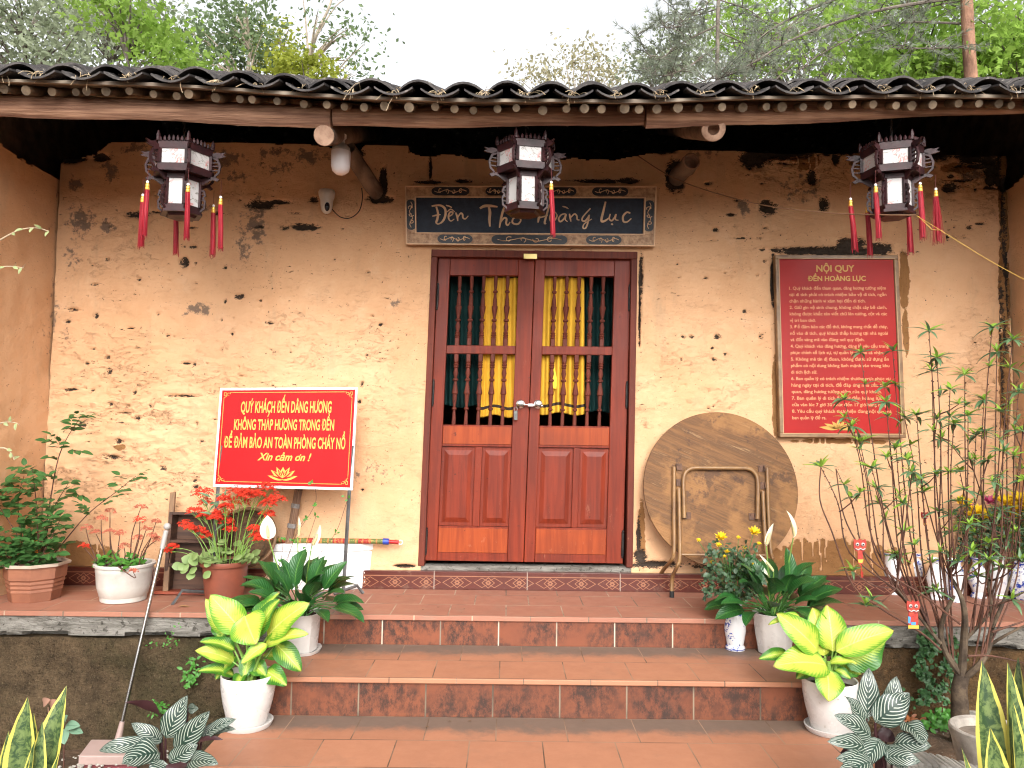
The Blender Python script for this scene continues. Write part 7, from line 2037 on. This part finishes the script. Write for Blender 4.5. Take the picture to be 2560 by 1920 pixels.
leafpatch('wall_fern', pat, 'small fern on the mossy wall beside the steel handle', 'plant', FERN, STEMG, 0.02, 0.04, 0.4, n=4)
pat = [at(random.gauss(420, 22), random.gauss(1596, 10), EDGE - 0.035) for _ in range(10)]
leafpatch('wall_moss', pat, 'sparse green moss under the cement edge right of the steel handle', 'moss', FERN, STEMG, 0.01, 0.02, 0.6, n=3)
pat = [gnd(random.gauss(115, 18), random.gauss(1868, 10), -0.74) for _ in range(10)]
leafpatch('grass_tuft', pat, 'pale grass tuft on the soil beside the snake plant', 'plant', PALEGREEN, STEMG, 0.04, 0.08, 0.14, n=4)
# rose sprig in front of the mossy wall
rp = at(163, 1830, -1.75)
rs_ = empty('rose_sprig', (rp.x, rp.y, GZ), 'young rose sprig with pale blue green leaflets beside the snake plant', 'plant')
m_ = MB(); m_.tube(curve_pts([V((rp.x + .01, rp.y, GZ)), at(160, 1880, -1.75), at(158, 1835, -1.75), at(161, 1812, -1.76)], 5), 0.003, 6); m_.build('stem', TWIG, rs_)
m_ = MB(); m2 = MB()
for (bx, by2, tx_, ty_, w_) in ((162, 1808, 172, 1788, 20), (164, 1814, 203, 1816, 24), (158, 1814, 128, 1822, 24), (160, 1822, 162, 1862, 28), (176, 1822, 210, 1834, 20), (152, 1812, 142, 1796, 16)):
    m_.leaf2(at(bx, by2, -1.76), at(tx_, ty_, -1.80), w_ * mpp(-1.76), .2, (0, -.8, .6), seg=6, shape=lobe, fold=.15, across=2)
m_.build('foliage', ROSELEAF2, rs_, angle=180)
m_ = MB()
for (bx, by2, tx_, ty_, w_, ) in ((108, 1758, 128, 1748, 22), (125, 1765, 142, 1748, 20)):
    m_.leaf2(at(bx, by2, -1.6), at(tx_, ty_, -1.62), w_ * mpp(-1.6), .3, (0, -1, .3), seg=6, shape=lobe, across=2)
m_.tube([at(120, 1768, -1.6), at(126, 1830, -1.6), V((at(130, 1850, -1.6).x, -1.6, GZ))], 0.002, 5, caps=False)
tag(m_.build('seedling', leafmat('coppery_leaf', (0.36, 0.20, 0.14), trans=0.2), loc=V((at(130, 1850, -1.6).x, -1.6, GZ))), 'seedling with coppery young leaves above the left snake plant', 'plant')

# ---- peach tree with many upright shoots
random.seed(71)
PY = -1.12
tb_ = at(2400, 1800, PY); tb_.z = BZ - 0.03
pt = empty('peach_tree', tb_, 'bare stemmed peach tree with tufts of narrow leaves at the shoot tips', 'tree')
tr = MB()
fork = at(2405, 1690, PY)
tr.tube(curve_pts([tb_, at(2400, 1770, PY), at(2398, 1725, PY), fork], 4), [0.055, 0.052, 0.047, 0.044, .042, .041, .040, .039, .038, .037, .036, .036, .035][:13], 12)
limbs = [[(2405, 1690), (2370, 1640), (2352, 1590), (2360, 1540), (2385, 1490)], [(2405, 1690), (2410, 1600), (2412, 1540), (2402, 1490), (2375, 1440)], [(2405, 1700), (2450, 1660), (2475, 1610), (2480, 1540), (2470, 1450)],
         [(2412, 1600), (2450, 1560), (2500, 1510), (2560, 1480)], [(2352, 1610), (2320, 1570), (2280, 1520), (2240, 1470)], [(2478, 1610), (2520, 1585), (2570, 1560)], [(2480, 1570), (2510, 1500), (2530, 1430)]]
LP = []
for i, l in enumerate(limbs):
    P = curve_pts([at(x, y, PY + (0.05 * math.sin(i * 2 + k) if k else 0)) for k, (x, y) in enumerate(l)], 5)
    r0 = (0.020, 0.022, 0.018, 0.011, 0.010, 0.009, 0.011)[i]
    tr.tube(P, [r0 * (1 - 0.6 * j / len(P)) for j in range(len(P))], 8, caps=False)
    LP.append(P)
tr.build('trunk', BARK, pt)
tips = [(2322, 828), (2152, 882), (2232, 878), (2342, 895), (2480, 820), (2532, 850), (2110, 1000), (2212, 968), (2215, 1005), (2130, 1066), (2262, 1046), (2292, 1040), (2375, 975), (2412, 938), (2460, 1000), (2330, 930), (2525, 922), (2052, 1168), (2090, 1172), (2150, 1106), (2502, 1030), (2556, 1080), (2440, 1090), (2352, 1100), (2270, 1150), (2180, 1172), (2546, 982), (2492, 880), (2575, 900), (2300, 1200), (2400, 1180), (2420, 1040), (2240, 1120), (2385, 1060), (2510, 1130), (2200, 1260)]
sh_ = MB(); lv = MB()
def whorl(p, n, L0, L1, new=0.3, m_new=1, up=0.35):
    a0 = random.uniform(0, 6)
    for q in range(n):
        a = a0 + q * 2.399; el = random.uniform(-0.35, 0.65) if q > n * .3 else random.uniform(.5, 1.3)
        d = V((math.cos(a) * math.cos(el), math.sin(a) * math.cos(el), math.sin(el)))
        L = random.uniform(L0, L1) * (0.75 if el > .6 else 1)
        lv.leaf(p, d, L, L * 0.235, V((-d.x * .4, -d.y * .4 - .25, 1)), bend=random.uniform(.3, .9), fold=.3, seg=6, across=2, shape=lance, m=1 if (el > .5 and random.random() < .8) or random.random() < .08 else 0)
for i, (tx_, ty_) in enumerate(tips):
    dy = random.uniform(-.20, .18)
    T_ = at(tx_, ty_, PY + dy)
    # start on the nearest-looking limb
    best = None
    want = 2395 + (tx_ - 2395) * 0.42
    for P in LP:
        for p in P[2:]:
            pxx = 1268 + p.x / mpp(p.y)
            s_ = abs(pxx - want) + random.uniform(0, 25)
            if best is None or s_ < best[0]: best = (s_, p)
    B = best[1]
    q1_ = B.lerp(T_, 0.35) + V(((T_.x - B.x) * 0.28, 0, -0.03)); q2_ = B.lerp(T_, 0.7) + V(((T_.x - B.x) * 0.10 + random.uniform(-.02, .02), 0, 0))
    P = curve_pts([B, q1_, q2_, T_], 6)
    k = len(P)
    sh_.tube(P, [0.0050 - 0.0034 * j / k for j in range(k)], 6, caps=False)
    for j in range(4, k - 1):                      # bud nodes along the shoot
        if random.random() < .8: sh_.ball(P[j] + V((random.choice((-1, 1)) * .004, -.002, 0)), 0.0042, 5)
    if i != 18:
        whorl(T_, random.randint(10, 15), 0.07, 0.118)
    if random.random() < .55:
        whorl(P[-4] + V((0.004, 0, 0)), random.randint(4, 7), 0.06, 0.10)
    if random.random() < 0.8:                     # short side spur with its own tuft
        b_ = P[random.randint(5, k - 5)]; e = b_ + V((random.uniform(-.10, .10), random.uniform(-.1, .05), random.uniform(.05, .13)))
        sh_.tube([b_, b_.lerp(e, .5) + V((0, 0, -.008)), e], [0.004, .003, .0018], 5, caps=False)
        whorl(e, random.randint(6, 10), 0.06, 0.10)
for (x, y) in [(2425, 1312), (2530, 1500), (2470, 1400), (2350, 1380), (2245, 1395), (2340, 1478), (2395, 1405), (2430, 1378), (2475, 1370), (2130, 1428), (2180, 1500), (2165, 1515), (2540, 1330), (2505, 1420), (2380, 1330), (2455, 1240), (2560, 1200), (2310, 1230), (2260, 1260), (2500, 1300), (2345, 1280), (2410, 1225), (2550, 1400), (2280, 1180), (2370, 1180), (2470, 1150), (2535, 1140), (2260, 1330), (2440, 1440), (2500, 1220), (2425, 1150)]:
    p = at(x, y, PY + random.uniform(-.2, .1))
    b_ = min((q for P in LP for q in P), key=lambda q: (q - p).length)
    sh_.tube(curve_pts([b_, b_.lerp(p, .5) + V((0, 0, -.03)), p], 4), 0.0032, 5, caps=False)
    whorl(p, random.randint(8, 13), 0.065, 0.105)
for pts in ([(2352, 1625), (2300, 1580), (2200, 1520), (2130, 1460), (2080, 1330), (2050, 1250), (2052, 1168)], [(2400, 1560), (2310, 1490), (2230, 1440), (2160, 1380), (2110, 1290), (2090, 1172)], [(2480, 1580), (2540, 1560), (2600, 1540)], [(2420, 1640), (2480, 1640), (2570, 1660)]):
    P = curve_pts([at(x, y, PY - .05) for x, y in pts], 5); sh_.tube(P, [0.0065 - .004 * j / len(P) for j in range(len(P))], 6, caps=False)
sh_.build('shoots', TWIG, pt); lv.build('foliage', [PEACHLEAF, PEACHNEW], pt, angle=180)

# paper lion charms hung in the peach tree
LRED = M('red_card', (0.30, 0.018, 0.02), (0.42, 0.06, 0.03), 60, 0.5); LWHITE = M('white_card', (0.42, 0.36, 0.34), None, rough=0.5); LBLUE = M('blue_card', (0.06, 0.25, 0.55), None, rough=0.5); LGOLD = M('gold_card', (0.65, 0.36, 0.05), None, rough=0.5); LBLK = M('black_card', (0.01, 0.01, 0.01), None, rough=0.5)
def charm(px, py, Y, s, lab, strip, wide):
    c = at(px, py, Y); k = mpp(Y) * s
    root = empty('lion_charm', c, lab, 'ornament', 'paper lion charms in the peach tree')
    P = lambda x, y, d=0.0: c + V((x * k, -d, -y * k))
    m_ = MB(); m_.prism([P(*q) for q in ((-16, -8), (-14, -18), (-5, -14), (0, -20), (5, -14), (14, -18), (17, -8), (15, 4), (10, 12), (-10, 12), (-15, 4))], (0, 0.006, 0)); m_.build('head', LRED, root, smooth=False)
    m_ = MB()
    for sx in (-1, 1):
        m_.ball(P(7 * sx, -5, .003), 4.6 * k, 8, sq=(1, .5, 1))
    m_.tube([P(-12, 5, .004), P(-6, 8, .005), P(0, 5, .005), P(6, 8, .005), P(12, 5, .004)], 1.6 * k, 5)
    m_.build('eyes_and_mouth', LWHITE, root)
    m_ = MB(); m_.ball(P(-7, -5, .006), 2.2 * k, 6); m_.ball(P(7, -5, .006), 2.2 * k, 6); m_.build('pupils', LBLK, root)
    if wide:
        m_ = MB(); m_.prism([P(*q) for q in ((-12, 13), (12, 13), (12, 48), (-12, 48))], (0, 0.003, 0)); m_.build('body', LRED, root, smooth=False)
        m_ = MB(); m_.prism([P(*q, .001) for q in ((-13, 42), (13, 42), (13, 50), (-13, 50))], (0, .0028, 0)); m_.build('border', LGOLD, root, smooth=False)
        m_ = MB(); m_.prism([P(*q, .0012) for q in ((-13, 20), (-7, 22), (-8, 38), (-13, 36))], (0, .002, 0)); m_.prism([P(*q, .0012) for q in ((-5, 34), (6, 34), (5, 41), (-6, 41))], (0, .002, 0)); m_.build('blue_marks', LBLUE, root, smooth=False)
    else:
        m_ = MB(); m_.prism([P(*q) for q in ((-6, 12), (6, 12), (8, 40), (0, 46), (-6, 40))], (0, .003, 0)); m_.build('body', LRED, root, smooth=False)
        m_ = MB(); m_.prism([P(*q, .001) for q in ((-6, 32), (8, 32), (5, 40), (-4, 40))], (0, .002, 0)); m_.build('border', LGOLD, root, smooth=False)
        m_ = MB(); m_.tube([P(2, 46), P(3, 66)], 1.5 * k, 5); m_.tube([P(3, 62), P(4, 76)], [3.6 * k, 2.5 * k], 6); m_.build('tassel', LRED, root)
    m_ = MB(); m_.tube([P(0, -16), P(1, -34)], 0.6 * k, 4); m_.build('thread', CORD, root)
charm(2150, 1366, PY - .1, 1.0, 'dark red lion charm with a long tassel in the leftmost peach shoots', 0, False)
charm(2283, 1520, PY - .25, 1.0, 'lion charm with a wide blue and gold body hanging low in the peach tree', 0, True)
charm(2312, 1290, PY + .1, 0.55, 'smallest lion charm hanging behind the middle shoots of the peach tree', 0, False)

# ---- shrub whose twigs reach into the picture at the left edge
random.seed(81)
tw = MB(); lf = MB()
sy = -2.0
sx_ = at(-60, 1000, sy).x
shr = empty('leafy_shrub', (sx_, sy, GZ), 'thin pale twigs with few leaves reaching in at the left edge', 'shrub')
tw.tube(curve_pts([V((sx_ - .1, sy, GZ)), V((sx_ - .05, sy, 0.2)), V((sx_, sy, 1.0)), V((sx_ - .02, sy, 1.9))], 5), 0.012, 8)
for pts in ([(-60, 640), (0, 600), (50, 575), (90, 570), (122, 578)], [(-60, 700), (-10, 672), (25, 666), (60, 670)], [(-60, 1090), (-10, 1062), (20, 1055), (44, 1058)], [(-60, 1140), (0, 1120), (24, 1128), (36, 1150)]):
    P = curve_pts([at(x, y, sy) for x, y in pts], 5)
    tw.tube(P, [0.004 - .0025 * j / len(P) for j in range(len(P))], 6, caps=False)
    for j in range(8, len(P), 3):
        lf.leaf(P[j], V((random.uniform(-.5, 1), -.3, random.uniform(-.9, .8))), random.uniform(.025, .04), 0.014, V((0, -1, .3)), seg=4, across=2, shape=lobe)
        if random.random() < .6: tw.tube([P[j], P[j] + V((.02, -.01, random.uniform(-.015, .02)))], .0012, 4, caps=False)
tw.build('stems', M('pale_twig', (0.40, 0.31, 0.20), None, rough=0.7), shr); lf.build('foliage', PALEGREEN, shr, angle=180)
# a few fallen leaves and stones
m_ = MB()
for q in range(160):
    p = gnd(random.uniform(60, 560), random.uniform(1875, 1935), GZ + .03); r_ = random.uniform(.004, .013)
    m_.ball(p, r_, 6, sq=(1, 1, .6))
for q in range(160):
    p = V((random.uniform(2.0, 4.2), random.uniform(-1.9, -.9), BZ + .005 if random.random() < .5 else BZ)); m_.ball(p, random.uniform(.004, .012), 6, sq=(1, 1, .6))
tag(m_.build('pebbles', KERB, loc=(0, -1.5, GZ)), 'small pale pebbles scattered on the soil', 'pebbles', kind='stuff')
dl_ = gnd(445, 1517, 0.004)
m_ = MB(); m_.leaf(dl_, V((1, .3, .1)), .07, .03, (0, 0, 1), bend=.5, seg=5, shape=lobe)
tag(m_.build('fallen_leaf', leafmat('tan_dry_leaf', (0.36, 0.22, 0.10), trans=.1), loc=dl_), 'curled tan leaf lying on the terrace beside the sign foot', 'leaf')

# crumbs of dry leaf swept along the steps and the terrace
random.seed(91)
m_ = MB()
for q in range(70):
    zz = random.choice((0.0, 0.0, Z1, Z2, Z3))
    x = random.uniform(-1.2, 1.5) if zz < 0 else random.uniform(-3.0, 3.2)
    y = {0.0: random.uniform(-0.72, -0.05), Z1: T1Y - abs(random.gauss(0, .10)) - .01, Z2: T2Y - abs(random.gauss(0, .10)) - .01, Z3: T3Y - abs(random.gauss(0, .10)) - .01}[zz]
    a = random.uniform(0, 6.28); L = random.uniform(.008, .024)
    m_.leaf(V((x, y, zz + .003)), V((math.cos(a), math.sin(a), .12)), L, L * .5, (0, 0, 1), bend=.6, seg=3, across=2, shape=lobe)
tag(m_.build('leaf_litter', leafmat('brown_crumbs', (0.16, 0.09, 0.045), trans=0.05, var=.5, vs=20), loc=(0, -1, 0)), 'scattered crumbs of dry leaf on the steps and terrace', 'leaf litter', kind='stuff')
# ------------------------------------------------------------------ trees behind the temple
def treeleaf(name, c, trans=0.45, var=0.4):
    t = NT(name)
    n = t.noise(1.3, 3, 0.6)
    n2 = t.noise(23, 2, 0.5)
    f = t.m('ADD', t.m('MULTIPLY', t.step(n, 0.3, 0.7), 0.6), t.m('MULTIPLY', n2, 0.4))
    dk = tuple(x * (1 - var) for x in c); lt = tuple(min(1, x * (1 + var)) for x in c)
    return t.done(t.mix(f, dk, lt), 0.6, None, 0, 0.25, trans)
TL_HAZED = treeleaf('haze_paled_leaf', (0.27, 0.31, 0.20), 0.5); TL_BRIGHT = treeleaf('bright_maple_leaf', (0.28, 0.43, 0.08), 0.6)  # crown colours lightened to stand in for bloom and haze
TL_MID = treeleaf('mid_green_leaf', (0.18, 0.25, 0.12), 0.5); TL_YEL = treeleaf('yellow_green_leaf', (0.32, 0.36, 0.05), 0.5); TL_PALE = treeleaf('pale_dry_leaf', (0.42, 0.39, 0.24), 0.5)
NEEDLE = treeleaf('grey_green_needle', (0.24, 0.27, 0.20), 0.45)
PINEBARK = M('red_brown_pine_bark', (0.36, 0.20, 0.13), (0.18, 0.10, 0.07), 6, 0.95, 1.0, 16, stretch=(1, 1, 0.5), spec=0.1, bdist=0.02)
GREYBARK = M('grey_tree_bark', (0.20, 0.17, 0.14), (0.09, 0.078, 0.065), 6, 0.95, 0.8, 18, spec=0.1)
DARKBARK = M('dark_wet_bark', (0.085, 0.075, 0.065), (0.04, 0.035, 0.03), 6, 0.95, 0.8, 18, spec=0.1)
PALEBARK = M('pale_tree_bark', (0.40, 0.34, 0.26), (0.26, 0.22, 0.17), 6, 0.95, 0.6, 18, spec=0.1)

def scatter_leaves(m_, c, rad, n, size, mapleish=False):
    for q in range(n):
        p = c + V((random.gauss(0, rad.x), random.gauss(0, rad.y), random.gauss(0, rad.z)))
        d = V((random.uniform(-1, 1), random.uniform(-1, 1), random.uniform(-1, .6))).normalized()
        s_ = d.cross(V((random.uniform(-1, 1), random.uniform(-1, 1), random.uniform(-1, 1)))).normalized()
        L = size * random.uniform(.6, 1.3); W_ = L * (0.42 if mapleish else 0.27)
        k = len(m_.v)
        if mapleish:
            m_.v += [p, p + d * L * .35 + s_ * W_ * 1.2, p + d * L * .5 + s_ * W_ * .45, p + d * L, p + d * L * .5 - s_ * W_ * .45, p + d * L * .35 - s_ * W_ * 1.2]
            m_.face((k, k + 1, k + 2, k + 3, k + 4, k + 5))
        else:
            m_.v += [p, p + d * L * .5 + s_ * W_, p + d * L, p + d * L * .5 - s_ * W_]
            m_.face((k, k + 1, k + 2, k + 3))
def tree(px, dist, name, lab, height, r0, bark, leafm, clumps, nleaf, size, seed, lean=0.0, maple=False, limbs=None, clump_r=0.42, group='trees behind the temple'):
    """clumps: boxes (px0, py0, px1, py1, depth spread, count) as places of leaf clumps at the distance of the tree"""
    random.seed(seed)
    Y = dist + CAM.y
    b_ = at(px, 400, Y); b_.z = GZ
    root = empty(name, b_, lab, 'tree', group)
    tr = MB(); cr = MB()
    topz = height
    ax = [V((b_.x + lean * (z / topz) + 0.12 * math.sin(z * 1.1 + seed), Y + 0.1 * math.sin(z * .9 + seed), GZ + z)) for z in [topz * i / 10 for i in range(11)]]
    tr.tube(ax, [r0 * (1 - 0.085 * i) + 0.01 for i in range(11)], 10)
    if limbs:
        for pts, rr in limbs:
            P = curve_pts([at(x, y, Y + dy) for x, y, dy in pts], 5)
            tr.tube(P, [rr * (1 - .75 * j / len(P)) for j in range(len(P))], 7, caps=False)
    for (x0, y0, x1, y1, dy, cnt) in clumps:
        for q in range(cnt):
            c = at(random.uniform(x0, x1), random.uniform(y0, y1), Y + random.uniform(-dy, dy))
            # twig from the trunk to the clump
            zi = min(max(int((c.z - GZ - abs(c.x - b_.x) * 0.5) / topz * 10), 2), 10)
            a = ax[zi]
            m1 = a.lerp(c, .5) + V((0, 0, 0.12 * (c - a).length))
            tr.tube(curve_pts([a, m1, c], 4), [0.028 - .0028 * j for j in range(9)], 5, caps=False)
            k = random.uniform(.6, 1.25)
            scatter_leaves(cr, c, V((clump_r * k, clump_r * k * .8, clump_r * k * .6)), int(nleaf * k), size, maple)
    tr.build('trunk', bark, root)
    cr.build('crown', leafm, root, smooth=False)
    return root
def pine(px, dist, name, lab, height, r0, boughs, seed, needles=True, dens=1.0):
    random.seed(seed)
    Y = dist + CAM.y
    b_ = at(px, 400, Y); b_.z = GZ
    root = empty(name, b_, lab, 'tree', 'trees behind the temple')
    tr = MB(); cr = MB()
    ax = [V((b_.x + 0.05 * math.sin(z * 1.3), Y, GZ + z)) for z in [height * i / 10 for i in range(11)]]
    tr.tube(ax, [r0 * (1 - 0.05 * i) for i in range(11)], 14)
    for pts, rr in boughs:
        P = curve_pts([at(x, y, Y + dy) for x, y, dy in pts], 7)
        tr.tube(P, [rr * .55 * (1 - .8 * j / len(P)) for j in range(len(P))], 6, 1, caps=False)
        for j in range(4, len(P)):
            for q in range(int(2 * dens + random.random())):
                d = V((random.uniform(-1, 1), random.uniform(-1, 1), random.uniform(-.5, .6))).normalized()
                e = P[j] + d * random.uniform(.15, .55)
                tr.tube([P[j], P[j].lerp(e, .5) + V((0, 0, .03)), e], [.008, .006, .003], 4, 1, caps=False)
                for h in (0.5, 0.75, 1.0):
                    o = P[j].lerp(e, h)
                    for n in range(16):
                        dd = (d * .8 + V((random.gauss(0, .6), random.gauss(0, .6), random.gauss(0, .5) + .15))).normalized()
                        s_ = dd.cross(V((0.3, 1, .2))).normalized() * 0.0035
                        L = random.uniform(.08, .16)
                        k = len(cr.v); cr.v += [o - s_, o + s_, o + dd * L]; cr.face((k, k + 1, k + 2))
    tr.build('trunk', [PINEBARK if r0 > .09 else GREYBARK, GREYBARK], root); cr.build('crown', NEEDLE, root, smooth=False)
    return root
H = 9.5
tree(60, 15, 'broadleaf_tree', 'grey green tree rising above the roof in the upper left corner', H, .16, GREYBARK, TL_HAZED, [(-160, -60, 240, 190, 1.2, 44)], 130, .13, 1)
tree(260, 18, 'broadleaf_tree', 'dull green tree behind the bright maple branch over the left lantern', H + 1, .16, GREYBARK, TL_HAZED, [(120, 20, 440, 190, 1.5, 30), (180, -40, 340, 60, 1, 6)], 110, .14, 2)
tree(330, 11, 'maple_tree', 'bright green maple sloping down to the roof over the left lantern', 7.2, .10, GREYBARK, TL_BRIGHT, [(215, -20, 330, 50, .4, 8), (300, 40, 390, 110, .4, 7), (370, 100, 460, 165, .4, 6), (430, 150, 505, 190, .3, 4)], 62, .115, 3, maple=True, clump_r=.26)
tree(600, 15, 'slender_tree', 'slender tree with a pale forked trunk above the left part of the roof', 9.4, .10, PALEBARK, TL_MID, [(450, 60, 660, 190, .6, 26), (540, 0, 640, 80, .6, 10)], 70, .12, 4, clump_r=.32)
tree(500, 17, 'broadleaf_tree', 'thin dark green tree left of the slender pale trunked tree', 9.2, .09, GREYBARK, TL_MID, [(430, 70, 560, 195, .8, 10)], 60, .12, 14, clump_r=.35)
tree(700, 16, 'slender_tree', 'straight grey tree with thin olive foliage beside the yellow bush', 10.0, .08, GREYBARK, TL_YEL, [(640, 60, 730, 190, .6, 16)], 70, .11, 5, clump_r=.3)
tree(765, 14, 'broadleaf_tree', 'yellow leaved young tree peeping over the roof above the bulb', 6.9, .07, GREYBARK, TL_YEL, [(710, 140, 815, 205, .4, 16)], 70, .12, 6, clump_r=.22)
tree(775, 15, 'bare_tree', 'nearly bare dark tree with a rising fork against the white sky', 9.0, .06, PALEBARK, TL_MID, [(770, 20, 850, 150, .5, 7), (840, 60, 930, 200, .6, 12)], 26, .11, 7, limbs=[([(770, 160, 0), (790, 90, 0), (822, 20, 0), (840, -40, 0)], .045), ([(770, 130, 0), (765, 60, 0), (758, 0, 0)], .025), ([(795, 85, 0), (840, 15, 0), (880, -10, 0)], .018)], clump_r=.3)
tree(1450, 19, 'faded_tree', 'pale dry sparse tree low above the roof right of the centre', 8.7, .08, PALEBARK, TL_PALE, [(1280, 165, 1560, 205, .6, 22), (1400, 120, 1550, 170, .6, 9)], 42, .12, 8, clump_r=.3)
tree(1640, 17, 'faded_tree', 'pale grey green sparse tree behind the drooping pine tips', 9.2, .09, GREYBARK, TL_HAZED, [(1580, 140, 1760, 200, .7, 18), (1690, 60, 1780, 150, .6, 10)], 75, .12, 18, clump_r=.34)
tree(1850, 18, 'maple_tree', 'tall light green maple behind the pine branches on the right', 10.5, .14, GREYBARK, TL_BRIGHT, [(1780, -20, 2010, 180, 1.0, 22), (2000, -20, 2150, 120, .8, 9)], 110, .115, 9, maple=True, clump_r=.36)
tree(2000, 20, 'broadleaf_tree', 'dull green tree filling the gap behind the pine boughs on the right', 10.2, .15, GREYBARK, TL_HAZED, [(1780, 60, 2330, 200, 1.5, 40), (2100, -40, 2560, 80, 1.5, 16)], 90, .15, 10)
tree(2290, 12.5, 'maple_tree', 'dark trunked maple left of the reddish pine trunk', 11.0, .16, DARKBARK, TL_BRIGHT, [(2070, 90, 2250, 200, .7, 13), (2120, -30, 2250, 70, .5, 6), (2310, -30, 2400, 90, .7, 6), (2240, 100, 2380, 200, .6, 8)], 110, .12, 11, maple=True, clump_r=.34)
tree(2540, 12, 'maple_tree', 'bright green maple right of the reddish pine trunk', 8.6, .10, GREYBARK, TL_BRIGHT, [(2440, 40, 2680, 190, 0.8, 24), (2330, 120, 2460, 200, .5, 10)], 130, .115, 12, maple=True, clump_r=.32)
tree(2620, 17, 'broadleaf_tree', 'dull green tree in the upper right corner behind the bright maple', 10.4, .15, GREYBARK, TL_MID, [(2380, -60, 2760, 150, 1.2, 24)], 90, .14, 13)
pine(2432, 11, 'pine_tree', 'tall pine with a reddish trunk standing behind the right part of the roof', 12.5, .125, [([(2425, -10, 0), (2200, 25, -.3), (2000, 90, -.5), (1860, 170, -.7), (1790, 200, -.8)], .05), ([(2430, -60, 0), (2150, -20, .2), (1950, 60, .2), (1830, 160, 0), (1760, 205, 0)], .045), ([(2430, 118, 0), (2340, 120, -.3), (2250, 122, -.4)], .03), ([(2430, 60, 0), (2230, 60, .4), (2080, 120, .5), (1990, 180, .5)], .035), ([(2425, 0, 0), (2320, 20, .3), (2240, 70, .4)], .02)], 15, dens=1.0)
pine(1800, 13, 'pine_tree', 'thin pine whose drooping tips hang against the white sky right of the centre', 11.5, .055, [([(1800, 60, 0), (1700, 110, 0), (1640, 150, 0), (1590, 90, -.2)], .03), ([(1800, 20, 0), (1720, 40, .3), (1670, 10, .3)], .025), ([(1800, 110, 0), (1730, 160, 0), (1660, 190, 0), (1600, 170, 0)], .025), ([(1800, -20, 0), (1740, 30, -.2), (1690, 70, -.3), (1650, 60, -.3)], .025), ([(1800, 80, 0), (1900, 130, 0), (1960, 180, 0)], .025), ([(1800, 0, 0), (1880, 30, 0), (1950, 90, 0)], .025)], 16, dens=1.1)
